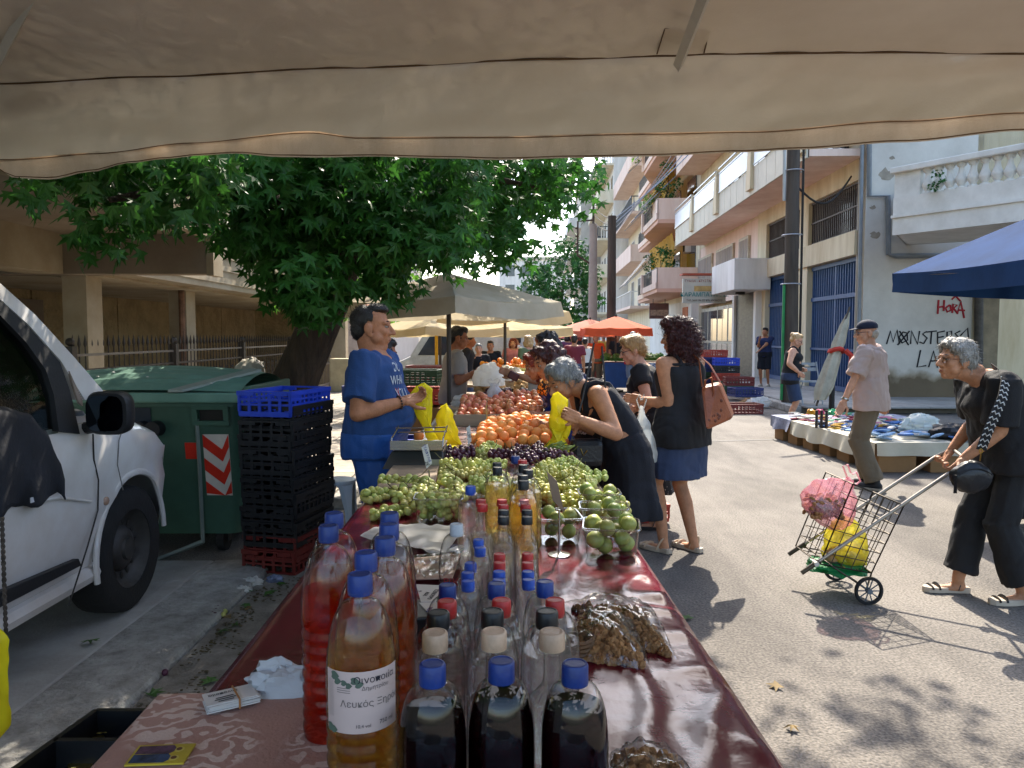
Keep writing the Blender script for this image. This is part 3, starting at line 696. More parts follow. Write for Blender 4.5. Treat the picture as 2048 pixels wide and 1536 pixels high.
# ================================================================= trees
LEAF = mat('leaf_green', '#3d7028', .45, .25, 30, .0, 40, trans=.45, spec=.4, col2='#2a521e', rnd=.12)
LEAF2 = mat('leaf_bright', '#6d9c34', .5, .25, 30, .0, 40, trans=.5, spec=.35, col2='#47782a')
LEAF3 = mat('leaf_far', '#3b6b35', .6, .3, 3, .0, 40, trans=.3, spec=.2, col2='#254d25')
BARK = mat('bark', '#4a3a2c', .95, .3, 14, 1.0, 30, col2='#2b2118', stretch=(1, 1, .25), bdist=.03)
LO = []
for a, r in ((90, 1), (68, .40), (42, .92), (18, .36), (-14, .66), (-55, .22), (-90, .12), (-125, .22), (194, .66), (162, .36), (138, .92), (112, .40)):
    LO.append((cos(radians(a))*r, sin(radians(a))*r+.15, -.16*r*r))
def leaf_verts(R, c, s): return [c]+[c+R @ (V(p)*s) for p in LO]
LEAF_F = [(0, 1+i, 1+(i+1) % 12) for i in range(12)]
def leaf_rot(nrm, tip):
    n = nrm.normalized(); t = (tip-n*tip.dot(n))
    t = t.normalized() if t.length > 1e-3 else n.orthogonal().normalized()
    x = t.cross(n); return Matrix((x, t, n)).transposed()
def rdir():
    while True:
        p = V((rn(-1, 1), rn(-1, 1), rn(-1, 1)))
        if .05 < p.length < 1: return p.normalized()
def inpoly(x, y, P):
    c = False; j = len(P)-1
    for i in range(len(P)):
        if (P[i][1] > y) != (P[j][1] > y) and x < (P[j][0]-P[i][0])*(y-P[i][1])/(P[j][1]-P[i][1])+P[i][0]: c = not c
        j = i
    return c
def spray(c, r, n, s0, s1, out):
    for _ in range(n):
        p = c+rdir()*r*rn(.2, 1)**.6; p.z -= .25*r
        nr = V((rn(-1, 1), rn(-1, .5), rn(.0, 1.3)))+(p-c).normalized()*.5
        out.append((p, leaf_rot(nr, V((rn(-.7, .7), rn(-.7, .7), -1))+(p-c)*2), rn(s0, s1)))
def leaves_mesh(name, ls, m, parent, stuff=True):
    mb = MB(); inv = mw(parent).inverted()
    for p, R, s in ls: mb.add(leaf_verts(R, p, s), LEAF_F)
    mb.v = [inv @ v for v in mb.v]
    me = bpy.data.meshes.new(name); me.from_pydata([tuple(v) for v in mb.v], [], mb.f); me.materials.append(m)
    o = link(name, me, parent)
    if stuff: o['kind'] = 'stuff'
    return o
CROWN = [(40, 372), (110, 385), (150, 372), (132, 430), (150, 485), (215, 492), (300, 478), (330, 440), (400, 452), (450, 515), (500, 560), (540, 600), (572, 655), (640, 672), (688, 640), (672, 570), (700, 560), (770, 600), (800, 560), (850, 530), (900, 552), (960, 535), (1030, 545), (1060, 520), (1040, 470), (1100, 470), (1185, 435), (1188, 385), (1130, 345), (1105, 330), (1105, 240), (-40, 240), (-40, 300)]
tr = thing('broadleaf_tree', 'leaning dark trunked tree with star shaped leaves hanging over the stall', 'tree', (-2.1, 7, 0))
tp = [at(535, 1010, 6.9), at(562, 850, 6.9), at(585, 770, 6.9), at(625, 680, 6.9), at(662, 590, 6.9), at(690, 470, 6.9), at(712, 330, 6.9), at(735, 180, 7.0), at(760, -60, 7.0)]
w = MB()
NT = 18
rings = []
for i, p in enumerate(tp):
    r = [.34, .24, .215, .20, .195, .18, .18, .16, .11][i]
    rings.append([p+V((cos(2*pi*j/NT)*r*(1+.14*noise.noise((j*.9, i*.7, 0))), sin(2*pi*j/NT)*r*(1+.14*noise.noise((j*.9, i*.7, 5))), 0)) for j in range(NT)])
w.loft(rings); w.build('trunk', BARK, tr, smooth=60)
for pts, r in (([tp[5], at(600, 420, 6.3), at(480, 380, 5.6), at(330, 380, 5.0), at(220, 400, 4.7)], .09), ([tp[6], at(820, 330, 7.2), at(950, 350, 7.8), at(1100, 380, 8.6)], .09), ([tp[4], at(720, 520, 7.0), at(800, 470, 7.3), at(900, 440, 7.6)], .07), ([tp[6], at(640, 260, 6.0), at(600, 200, 5.2), at(560, 100, 4.6)], .1), ([tp[7], at(800, 100, 6.2), at(900, 0, 5.5)], .08)):
    w = MB(); w.tube(pts, [r*(1-.8*i/(len(pts)-1)) for i in range(len(pts))], 8); w.build('limb', BARK, tr, smooth=60)
ls = []
k = 0
while k < 520:
    px, py = rn(-40, 1190), rn(240, 690)
    if not inpoly(px-(48 if px < 440 else 0), py+(68 if 480 < px < 740 else 42), CROWN): continue
    # denser towards the trunk, thinner at the fringe
    if px < 460 and random.random() < .42: continue
    if px < 440: Y = rn(4.3, 6.0)
    elif px < 950: Y = rn(5.2, 8.0)
    else: Y = rn(7.5, 9.8)
    if py > 560 and 540 < px < 700: Y = rn(5.6, 6.6)
    if 690 < px < 1000 and py > 500: Y = rn(5.6, 6.4)
    spray(at(px, py, Y), .20 if px < 950 else .27, 20 if px > 440 else 15, .07 if px < 950 else .085, .125 if px < 950 else .135, ls); k += 1
for px, py, Y in ((160, 470, 4.4), (200, 450, 4.4), (240, 470, 4.5), (180, 420, 4.3), (280, 430, 4.6), (605, 585, 5.6), (640, 610, 5.6), (660, 600, 5.7), (70, 372, 4.0), (780, 560, 5.8), (820, 570, 5.8)):
    spray(at(px, py, Y), .13, 16, .06, .1, ls)
up = []
k = 0
while k < 430:
    q = rdir()*rn(.3, 1)**.5
    p = V((-1.6+3.0*q.x, 6.4+3.2*q.y, 4.7+1.9*q.z))
    y_ = 670-(p.z-1.55)/p.y*1538
    if y_ > 290 and p.x/p.y*1538+1024 > 1080: continue
    if p.z < 3.2+(0 if p.y > 4 else .6): continue
    spray(p, .32, 20, .07, .12, up); k += 1
for _ in range(16): spray(V((rn(1.3, 2.7), rn(7.0, 8.2), rn(4.9, 5.5))), .3, 18, .07, .12, up)
ls.sort(key=lambda t: t[0].y)
near = [l for l in ls if (l[0].z-1.55)/l[0].y < .232][:300]
ids = set(id(l) for l in near)
lm = bpy.data.meshes.new('leaf'); lm.from_pydata([(0, 0, 0)]+LO, [], LEAF_F); lm.materials.append(LEAF)
for p, R, s in near:
    o = link('leaf', lm, tr); o.matrix_basis = Matrix.Translation(p-V(tr.location)) @ R.to_4x4() @ Matrix.Scale(s, 4)
leaves_mesh('crown', [l for l in ls if id(l) not in ids]+up, LEAF, tr)
def crown_tree(name, label, base, c, rad, n, m, s0, s1, r, nl, trunk_r=.15, keep=None):
    t = thing(name, label, 'tree', base)
    w = MB(); w.tube([V(base), V(base).lerp(V(c), .5)+V((.1, 0, 0)), V(c)], [trunk_r, trunk_r*.8, trunk_r*.4], 8); w.build('trunk', BARK, t)
    out = []; k = 0
    while k < n:
        q = rdir()*rn(.35, 1)**.45; p = V((c[0]+rad[0]*q.x, c[1]+rad[1]*q.y, c[2]+rad[2]*q.z))
        if noise.noise(p*.9) < -.22: k += .3; continue
        spray(p, r, nl, s0, s1, out); k += 1
    leaves_mesh('crown', out, m, t); return t
crown_tree('broadleaf_tree', 'sunlit tree with bright yellow green leaves behind the dark trunk', (-3.0, 15.5, 0), (-2.6, 15.5, 3.9), (2.9, 2.2, 2.1), 170, LEAF2, .09, .14, .4, 20)
crown_tree('broadleaf_tree', 'bushy green tree standing beyond the cream umbrellas', (2.3, 40, 0), (2.6, 40, 3.9), (1.9, 2.2, 2.9), 150, LEAF3, .16, .26, .5, 20)
crown_tree('broadleaf_tree', 'green tree behind the parked white van', (-7.5, 38, 0), (-7.0, 38, 3.2), (3, 2.2, 2.6), 120, LEAF2, .16, .26, .5, 18)
crown_tree('balcony_plant', 'climbing plant spilling over the lowest pink balcony', tuple(FP(LA+2.6, 1.5, 4.7)), tuple(FP(LA+3.2, 1.3, 5.3)), (.7, 2.2, .75), 45, LEAF3, .06, .12, .22, 16, .03)
crown_tree('balcony_plant', 'potted plants along the middle pink balcony', tuple(FP(LA+5, 1.5, 7.9)), tuple(FP(LA+5.4, 1.5, 8.4)), (.5, 2.2, .7), 40, LEAF2, .06, .12, .22, 16, .03)
crown_tree('balcony_plant', 'dark bushy plant on the corner of the middle pink balcony', tuple(FP(LA+.8, 1.5, 7.9)), tuple(FP(LA+.9, 1.3, 9.0)), (.6, .8, 1.0), 30, LEAF3, .06, .12, .22, 16, .03)
crown_tree('balcony_plant', 'green plant hanging on the highest pink balcony', tuple(FP(LA+7, 1.5, 11)), tuple(FP(LA+6.8, 1.8, 11.6)), (.5, 1.2, .7), 24, LEAF2, .06, .12, .22, 16, .03)
crown_tree('balcony_plant', 'leafy plant behind the white turned balusters', tuple(BP(3.0, -.5, zs1)), tuple(BP(3.0, -.5, zs1+.45)), (.9, .5, .45), 26, LEAF3, .05, .09, .16, 14, .02)
crown_tree('balcony_plant', 'small trailing plant at the end of the balustrade', tuple(BP(.85, .12, zs1+.1)), tuple(BP(.9, .12, zs1+.25)), (.12, .08, .3), 8, LEAF3, .04, .07, .1, 10, .01)
# ================================================================= poles and wires
WOOD = mat('pole_wood', '#5b5148', .9, .25, 4, .6, 25, stretch=(1, 1, .12), col2='#3b342d')
up_ = thing('utility_pole', 'thick weathered wooden utility pole in front of the blue doors', 'pole', at(1578, 745, 16.0)*1)
pb, pt_ = at(1580, 740, 16.0), at(1577, 300, 16.0); up_.location = (pb.x, pb.y, .13)
w = MB(); w.tube([V((pb.x, 16, .13)), V((pb.x-.02, 16, 3)), V((pb.x-.05, 16, 8.5))], [.165, .14, .115], 14); w.build('shaft', WOOD, up_, smooth=60)
w = MB(); w.tube([V((pb.x+.17, 15.93, .2)), V((pb.x+.14, 15.93, 8))], .025, 6); w.build('cable', DARK, up_)
w = MB(); w.tube([V((pb.x-.185, 15.95, .2)), V((pb.x-.18, 15.95, 2.6))], .03, 6); w.build('cable_guard', mat('guard_green', '#2e8a4e', .6), up_)
for z in (2.6, 3.6, 4.9):
    w = MB(); w.tube([V((pb.x+.2*cos(t*pi/8)-.02, 16+.2*sin(t*pi/8), z)) for t in range(17)], .012, 5); w.build('strap', ALU, up_)
w = MB(); w.tube([V((pb.x-.2, 16, 4.3)), V((pb.x-.25, 15.9, 5.4)), V((pb.x-.5, 15.8, 6.0)), V((pb.x-1.2, 15.7, 6.35))], .035, 8); w.build('lamp_arm', ALU, up_)
w = MB(); 
pa, pb2 = V((pb.x+.1, 16, 4.55)), FP(.6, .1, 5.2)
w.tube([pa.lerp(pb2, t/10)+V((0, 0, -.45*sin(pi*t/10))) for t in range(11)], .022, 6); w.build('slack_cable', DARK, up_)
def pole(px, y0, y1, Y, r, m, label, z0=0):
    p = at(px, 700, Y); t = thing('utility_pole', label, 'pole', (p.x, Y, z0)); zt = at(px, y1, Y).z
    w = MB(); w.tube([V((p.x, Y, z0)), V((p.x, Y, zt))], [r, r*.8], 12); w.build('shaft', m, t, smooth=60); return t, p, zt
t1, p1, zt1 = pole(1185, 690, 448, 30, .19, mat('pole_concrete', '#a59a90', .9, .08, 3), 'pale concrete pole with a wire bracket among the balconies')
w = MB(); w.tube([V((p1.x-.6, 30, zt1-1.2)), V((p1.x-.6, 30, zt1+.1)), V((p1.x, 30, zt1+.15))], .04, 6); w.tube([V((p1.x-.6, 30, zt1-1.2)), V((p1.x, 30, zt1-1.6))], .04, 6); w.tube([V((p1.x, 30, zt1)), V((p1.x, 30, zt1+.9))], .05, 6); w.build('bracket', IRON, t1)
for i in range(4):
    w = MB(); w.lathe([(.02, 0), (.05, .02), (.05, .07), (.02, .09)], 8, (p1.x-.66, 30, zt1-1.1+i*.3)); w.build('insulator', IRON, t1)
t2, p2_, zt2 = pole(1222, 640, 432, 26, .17, WOOD, 'dark wooden pole standing above the orange umbrellas')
wr = thing('overhead_wires', 'overhead cables sagging between the street poles', 'cable', (p2_.x, 26, zt2))
for k in range(4):
    w = MB(); a = V((p2_.x, 26, zt2-.15-k*.18)); c = FP(9+2*k, .9, 9.2+.5*k)
    w.tube([a.lerp(c, t/10)+V((0, 0, -.25*sin(pi*t/10))) for t in range(11)], .018, 4); w.build('wire', ALU, wr)
for k in range(3):
    w = MB(); a = V((p2_.x, 26, zt2-.1-k*.2)); c = V((p1.x, 30, zt1+.7-k*.3))
    w.tube([a.lerp(c, t/8)+V((0, 0, -.1*sin(pi*t/8))) for t in range(9)], .018, 4); w.build('wire', DARK, wr)
# ================================================================= stall canopy over the camera
CANV = mat('canvas_beige', '#dfd1be', .9, .08, 1.2, .22, 90, col2='#d0c0ac', trans=.011, bdist=.004)
cn = thing('stall_canopy', 'beige canvas market canopy overhead with a hanging front flap', 'canopy', (0, 2.5, 2.6))
def interp(pts, x):
    if x <= pts[0][0]: return pts[0][1]
    for (a, b_), (c, d) in zip(pts, pts[1:]):
        if x <= c:
            t = (x-a)/(c-a); t = t*t*(3-2*t); return b_+(d-b_)*t
    return pts[-1][1]
SEAM = [(-400, 190), (0, 166), (300, 152), (700, 134), (1100, 117), (1345, 110), (1420, 106), (1800, 103), (2048, 106), (2500, 112)]
FOLD = [(-400, 330), (0, 318), (200, 305), (380, 285), (620, 262), (720, 274), (1000, 272), (1300, 265), (1500, 262), (1800, 240), (2048, 224), (2500, 200)]
HEM = [(-400, 270), (-120, 300), (-20, 330), (30, 356), (100, 359), (180, 344), (260, 326), (330, 318), (400, 311), (470, 307), (560, 314), (640, 315), (740, 313), (900, 317), (1000, 320), (1150, 316), (1300, 313), (1480, 305), (1600, 299), (1800, 285), (2048, 262), (2500, 225)]
def cY(px): return 3.35/(1+.2*(px-1024)/1538)
nU = 150
def flap(u, v):
    px = -380+2880*u; Y = cY(px)
    ys, yf = interp(SEAM, px), interp(FOLD, px)
    py = ys+(yf-ys)*v
    belly = .10*sin(pi*v)*(1+.5*noise.noise((px*.004, 3, 0)))
    wr_ = .022*noise.noise((px*.006+v*1.5, v*3, 1))+.012*noise.noise((px*.02+v*4, v*2.2, 8))
    if px < 700: wr_ += .05*noise.noise((px*.006-v*2.6, v*1.1, 3))*v*(700-px)/700
    return at(px, py, Y+.05*v+belly*.6+wr_)
fl = MB(); fl.grid(flap, nU, 22); fl.build('front_flap', CANV, cn, smooth=180)
def vala(u, v):
    px = -380+2880*u; Y = cY(px)
    yf, yh = interp(FOLD, px), interp(HEM, px)
    py = yf-2+(yh-yf+2)*v
    return at(px, py, Y+.075+.012*noise.noise((px*.012, v, 2))+.01*sin(pi*v))
BAND = mat('canvas_band', '#cbb9a6', .9, .1, 3, .3, 120, col2='#b8a590', trans=.011, stretch=(3, 3, 1))
va = MB(); va.grid(vala, nU, 6); va.build('valance', BAND, cn, smooth=180)
ST = mat('stitching', '#6a5138', .9)
for off, y_ in ((.93, 0), (.12, 0)):
    q = MB(); q.tube([vala(i/140, off)+V((0, -.006, 0)) for i in range(141)], .0022, 4); q.build('seam', ST, cn)
q = MB(); q.tube([flap(i/140, .004)+V((0, -.008, -.004)) for i in range(141)], .005, 4); q.build('seam', ST, cn)
def roof(u, v):
    px = -380+2880*u; p = at(px, interp(SEAM, px), cY(px)); q = V((p.x*.97, -1.2, p.z+.45-.06*abs(p.x)))
    r = p.lerp(q, v); r.z += -.05*sin(pi*min(1, v*2))*(.6+.6*noise.noise((px*.002, v*2, 0)))+.012*min(1, v*8)*noise.noise((px*.008, v*9, 4)); r.z -= .004; return r
q = MB(); q.grid(roof, 80, 24); q.build('roof', CANV, cn, smooth=180)
RIBM = mat('rib_white', '#c9c1b4', .5, .06, 4, .05, 40)
for e, s_ in ((at(1357, 118, 3.12), at(1424, -60, 2.4)), (at(-45, 190, 3.75), at(75, -40, 2.9))):
    d = (s_-e).normalized(); q = MB(); q.tube([e+V((0, 0, -.02)), s_+d*2+V((0, 0, -.02))], .026, 4, flat=(.8, 1.2)); q.build('rib', RIBM, cn)
q = MB()
pp = [(1314, 108), (1330, 56), (1421, 54), (1408, 106)]
q.tube([at(x, y, 2.98-(y-54)*-.0035) for x, y in pp], .003, 4); q.build('patch_stitching', ST, cn)
q = MB(); q.add([at(x, y, 2.99-(y-54)*-.0035) for x, y in pp], [(0, 1, 2, 3)]); q.build('reinforcement_patch', CANV, cn)
# ================================================================= market umbrellas
def umbrella(name, label, c, half, z_edge, z_top, val, m, rot=0, n=4, mv=None, sag=.05, pole_m=None, flap_=.0, group=None, tear=0, z0=0):
    t = thing(name, label, 'umbrella', (c[0], c[1], z0), 0, group)
    C_ = V((c[0], c[1], 0)); R_ = half*(sqrt(2) if n == 4 else 1)
    cor = [C_+V((R_*cos(rot+2*pi*i/n+pi/n), R_*sin(rot+2*pi*i/n+pi/n), z_edge)) for i in range(n)]
    top = C_+V((0, 0, z_top))
    w = MB()
    for i in range(n):
        a, b_ = cor[i], cor[(i+1) % n]
        def f(u, v, a=a, b_=b_):
            e = a.lerp(b_, u); p = top.lerp(e, v)
            p.z -= sag*4*u*(1-u)*v*v+.02*noise.noise((p.x*2, p.y*2, 1))*v; return p
        w.grid(f, 8, 8)
    w.build('canopy', m, t, smooth=30)
    w = MB()
    for i in range(n):
        a, b_ = cor[i], cor[(i+1) % n]
        def f2(u, v, a=a, b_=b_):
            e = a.lerp(b_, u); e.z -= sag*4*u*(1-u); o = (V((e.x, e.y, 0))-C_).normalized()
            return e+V((0, 0, -val*v*(1+.15*noise.noise((u*5+i, 2, i)))))+o*(.004+.02*v+.03*v*noise.noise((u*6+i*3, v, 7))+flap_*v)
        w.grid(f2, 14, 3)
    w.build('valance', mv or m, t, smooth=60)
    pm = pole_m or mat('umbrella_pole', '#4a4440', .4, .1, 5, .05, 40, metal=.5)
    w = MB(); w.tube([V((c[0], c[1], z0)), V((c[0], c[1], z_top-.02))], .024, 10); w.build('pole', pm, t, smooth=60)
    for i in range(n):
        w = MB(); w.tube([top-V((0, 0, .05)), cor[i]-V((0, 0, .02))], .011, 5); w.build('rib', pm, t)
        w = MB(); w.tube([C_+V((0, 0, z_edge-.1)), top.lerp(cor[i], .5)-V((0, 0, .03))], .009, 5); w.build('strut', pm, t)
    w = MB(); w.lathe([(0, 0), (.035, 0), (.03, .06), (0, .09)], 8, (c[0], c[1], z_top-.02)); w.build('finial', pm, t)
    w = MB(); w.lathe([(0, 0), (.22, 0), (.22, .05), (.04, .08), (0, .08)], 14, (c[0], c[1], z0)); w.build('foot', pm, t)
    return t
GREYC = mat('canvas_grey', '#c9c0aa', .9, .1, 2, .2, 50, trans=.4, col2='#b3a88f')
CREAM = mat('canvas_cream', '#d9c9a4', .85, .1, 2, .2, 40, trans=.5, col2='#c9b58a')
WCAN = mat('canvas_white', '#dcd8cc', .85, .06, 2, .15, 40, trans=.45)
ORNG = mat('canvas_orange', '#d9683f', .8, .08, 2, .1, 40, trans=.4)
SALM = mat('canvas_salmon', '#d98a70', .8, .08, 2, .1, 40, trans=.45)
PINK = mat('canvas_pink', '#d0668a', .8, .08, 2, .1, 40, trans=.4)
REDC = mat('canvas_red', '#b83a2e', .8, .08, 2, .1, 40, trans=.4)
g = 'market umbrellas along the street'
p = at(897, 546, 7.7); umbrella('market_umbrella', 'wide grey beige umbrella over the peach stall with a dark pole', (p.x, 7.7), .80, at(905, 602, 7.7).z, p.z, .15, GREYC, -pi/4+.13, 4, sag=.04, group=g, flap_=.02)
p = at(1010, 590, 11.5); umbrella('market_umbrella', 'cream umbrella with a crumpled corner behind the grey one', (p.x, 11.5), .68, at(1010, 622, 11.5).z, at(1010, 588, 11.5).z, .17, CREAM, -pi/4+.1, 4, group=g, flap_=.04)
p = at(880, 632, 13.5); umbrella('market_umbrella', 'white topped umbrella with orange glowing valance beyond the seller', (p.x, 13.5), .85, at(880, 654, 13.5).z, at(880, 626, 13.5).z, .13, CREAM, -pi/4-.1, 4, group=g)
p = at(1010, 640, 17); umbrella('market_umbrella', 'yellowish umbrella low beyond the cream one', (p.x, 17), 1.2, at(1010, 655, 16).z, at(1010, 630, 17).z, .16, CREAM, .2, 4, group=g)
p = at(990, 655, 22); umbrella('market_umbrella', 'red umbrella beyond the cream umbrellas', (p.x, 22), 1.5, at(990, 664, 21).z, at(990, 645, 22).z, .18, REDC, .2, 4, group=g)
p = at(1232, 632, 21); umbrella('market_umbrella', 'orange octagonal umbrella behind the red haired shopper', (p.x, 21), .98, at(1232, 656, 21).z, at(1232, 632, 21).z, .2, ORNG, .1, 8, group=g, sag=.02)
p = at(1180, 638, 25); umbrella('market_umbrella', 'salmon umbrella with a pale sunlit top', (p.x, 25), 1.25, at(1180, 661, 25).z, at(1180, 638, 25).z, .2, SALM, .3, 8, group=g, sag=.02)
p = at(1105, 652, 31); umbrella('market_umbrella', 'pink umbrella farther up the street', (p.x, 31), 1.2, at(1105, 666, 31).z, at(1105, 650, 31).z, .2, PINK, .2, 8, group=g, sag=.02)
# navy umbrella at the edge of the road, its corner reaching in
BLUC = mat('canvas_navy', '#24426f', .9, .1, 2, .12, 40, trans=.05, col2='#1e375c', spec=.08)
A = at(1785, 547, 7.5); B_ = V((3.45, 3.3, A.z)); D_ = A+V((3.9, .45, 0)); E_ = B_+V((3.9, .35, 0)); T_ = (A+E_)/2+V((0, 0, 1.0))
t = thing('market_umbrella', 'navy blue umbrella reaching in over the road beside the graffiti wall', 'umbrella', (T_.x, T_.y, 0), 0, g)
w = MB()
for a, b_ in ((A, B_), (B_, E_), (E_, D_), (D_, A)):
    w.grid(lambda u, v, a=a, b_=b_: T_.lerp(a.lerp(b_, u), v)-V((0, 0, .1*4*u*(1-u)*v*v-.0)), 8, 8)
w.build('canopy', BLUC, t, smooth=30)
w = MB()
for a, b_ in ((A, B_), (B_, E_), (E_, D_), (D_, A)):
    w.grid(lambda u, v, a=a, b_=b_: a.lerp(b_, u)-V((0, 0, .07*4*u*(1-u)+.18*v))+V((.02*noise.noise((u*7, v, a.x)), .015*noise.noise((u*7, v, a.y)), 0)), 16, 3)
w.build('valance', BLUC, t, smooth=60)
LIN = mat('lining_beige', '#a08a70', .9, .1, 2, trans=.2)
w = MB()
for a, b_ in ((A, B_), (B_, E_), (E_, D_), (D_, A)):
    w.grid(lambda u, v, a=a, b_=b_: T_.lerp(a.lerp(b_, u), v)-V((0, 0, .1*4*u*(1-u)*v*v+.012)), 8, 8)
w.build('lining', LIN, t, smooth=30)
w = MB(); w.tube([V((T_.x, T_.y, 0)), T_], .03, 10); w.build('pole', ALU, t)
# folded umbrella leaning by the blue grille
t = thing('folded_umbrella', 'folded beige umbrella tied with a red cloth leaning by the grille', 'umbrella', at(1650, 790, 13.6))
a, c = at(1640, 800, 13.4), at(1697, 625, 14.0)
w = MB(); n = 16; rings = []
for i in range(15):
    f = i/14; p = a.lerp(c, f); r = interp([(0, .08), (.12, .13), (.45, .11), (.55, .085), (.62, .10), (.85, .07), (1, .025)], f)
    rings.append([p+V((r*(1+.32*cos(6*q*2*pi/n+f))*cos(2*pi*q/n), r*(1+.32*sin(5*q*2*pi/n))*sin(2*pi*q/n), 0)) for q in range(n)])
w.loft(rings); w.build('furled_cloth', mat('canvas_furled', '#b0a68e', .9, .15, 4, .3, 40), t, smooth=80)
w = MB(); p = a.lerp(c, .56); w.tube([p+V((.11*cos(q*.6), .11*sin(q*.6), .03*sin(q))) for q in range(12)], .045, 6); w.tube([p+V((.1, -.15, 0)), p+V((.2, -.18, -.1)), p+V((.19, -.18, -.3))], .05, 6); w.build('red_tie', mat('cloth_red', '#c23b2c', .8), t, smooth=True)
w = MB(); w.tube([a+V((-.06, 0, -.1)), c+V((.02, 0, .1))], .02, 6); w.build('shaft', WOOD, t)
t = thing('iron_post', 'dark iron post and foot beside the folded umbrella', 'stand', at(1668, 782, 13.8))
p = at(1664, 782, 13.8); w = MB(); w.lathe([(0, 0), (.3, 0), (.3, .1), (.05, .14), (.045, 1.05), (0, 1.05)], 14, (p.x, p.y, .0)); w.build('post', DARK, t)
# ================================================================= the white van
XS = -2.05
def sv(px, py, off=0.0, tumble=.28):
    """photo point on the van's flank (leaning in above the belt line)"""
    d = ray(px, py); c = V((0, 0, CAM_H)); t = (XS+off-c.x)/d.x; p = c+d*t
    for _ in range(6):
        x = XS+off-max(0, p.z-1.12)*tumble; t = (x-c.x)/d.x; p = c+d*t
    return p
PAINT = mat('van_paint', '#d6d4d2', .3, .05, 1.8, .04, 8, col2='#bdb3a9', coat=.5, detail=9)
BLK = mat('black_plastic', '#1c1d20', .55, .15, 6, .1, 80)
RUB = mat('rubber', '#1d1d1e', .85, .2, 10, .3, 60)
STEEL = mat('wheel_steel', '#4b4947', .6, .25, 9, .15, 40, metal=.4)
VGL = film('van_glass', tint=(.42, .47, .46), gloss=.02, base=.04)
van = thing('parked_van', 'dirty white van parked half on the pavement beside the bin', 'van', (-3.0, 2.2, .1))
sts = []
def ztop(y):
    y -= .13 if y > 3.7 else 0
    return interp([(-1, 1.14), (3.7, 1.14), (3.95, 1.13), (4.2, 1.05), (4.4, .94), (4.55, .80), (4.66, .62), (4.7, .5)], y)
def inset(y):
    y -= .13
    return interp([(-1, 0), (4.15, 0), (4.4, .03), (4.55, .10), (4.66, .24), (4.7, .4)], y)
ysd = [-.6, 0, 1, 2, 3, 3.6, 3.85, 4.08, 4.23, 4.38, 4.53, 4.63, 4.71, 4.78, 4.83]
rings = []
for y in ysd:
    zt, q = ztop(y), inset(y)
    pr = [(-.09, .36), (-.03, .42), (-.01, .55), (.015, .72), (.0, .82), (.02, .9), (.012, min(1.02, zt-.04)), (-.03, zt-.015), (-.1, zt)]
    pr = [(o-q, min(z, zt)) for o, z in pr]
    s = [V((XS+o, y, z)) for o, z in pr]
    m_ = [V((-3.95-o, y, z)) for o, z in pr][::-1]
    rings.append(s+m_)
body = MB(); body.loft(rings); bm_ = body.mesh('body', PAINT)
cut = MB(); cut.tube([(XS-.55, 4.13, .40), (XS+.3, 4.13, .40)], .39, 40); cme = cut.mesh('cut', PAINT)
ob, oc = bpy.data.objects.new('b', bm_), bpy.data.objects.new('c', cme)
TMP.collection.objects.link(ob); TMP.collection.objects.link(oc)
md = ob.modifiers.new('x', 'BOOLEAN'); md.object = oc; md.operation = 'DIFFERENCE'; md.solver = 'EXACT'
TMP.view_layers[0].update(); dg = TMP.view_layers[0].depsgraph; dg.update()
bme2 = bpy.data.meshes.new_from_object(ob.evaluated_get(dg)); bme2.name = 'body'
bpy.data.objects.remove(ob); bpy.data.objects.remove(oc)
bme2.transform(Matrix.Translation(-V(van.location))); shade(bme2, 35)
o = link('body', bme2, van)
w = MB(); w.bb((-3.8, -.5, .3), (XS-.56, 4.5, .55)); w.build('underbody', DARK, van)
w = MB()
ar = [(4.13+.405*cos(a), .40+.405*sin(a)) for a in [radians(x) for x in range(2, 200, 9)]]
w.tube([V((XS-inset(y)*1.05, y, z)) for y, z in ar], .018, 8, flat=(1, .8)); w.build('wheel_arch', PAINT, van, smooth=True)
# greenhouse: pillars, glass, roof
def strip(pxs1, pxs2, off, th, name, m, parent=van):
    w = MB(); A_ = [sv(x, y, off) for x, y in pxs1]; B2 = [sv(x, y, off) for x, y in pxs2]
    ri = [[a, b_, b_+V((-th, 0, 0)), a+V((-th, 0, 0))] for a, b_ in zip(A_, B2)]
    w.loft(ri); return w.build(name, m, parent, smooth=35)
strip([(-260, 400), (-100, 488), (0, 566), (70, 629), (150, 716), (222, 800)], [(-260, 440), (-100, 524), (0, 598), (58, 650), (122, 722), (170, 800)], .0, .10, 'windscreen_pillar', PAINT)
strip([(-260, 442), (-100, 526), (0, 600), (56, 652), (120, 724), (140, 780), (160, 868)], [(-260, 470), (-100, 556), (0, 630), (52, 684), (92, 740), (108, 790), (118, 862)], .003, .07, 'door_frame', BLK)
w = MB(); gp = [sv(x, y, -.02) for x, y in ((-260, 470), (-100, 556), (0, 630), (52, 684), (92, 740), (108, 790), (116, 866), (0, 890), (-260, 960))]
w.prism(gp, (-.006, 0, 0)); w.build('side_window', VGL, van)
w = MB(); gp = [sv(x, y, .006) for x, y in ((139, 742), (165, 800), (166, 812), (158, 806), (146, 770))]; w.prism(gp, (-.01, 0, 0)); w.build('quarter_window', mat('quarter_glass', '#8d7f74', .1), van)
zb_w = 1.13
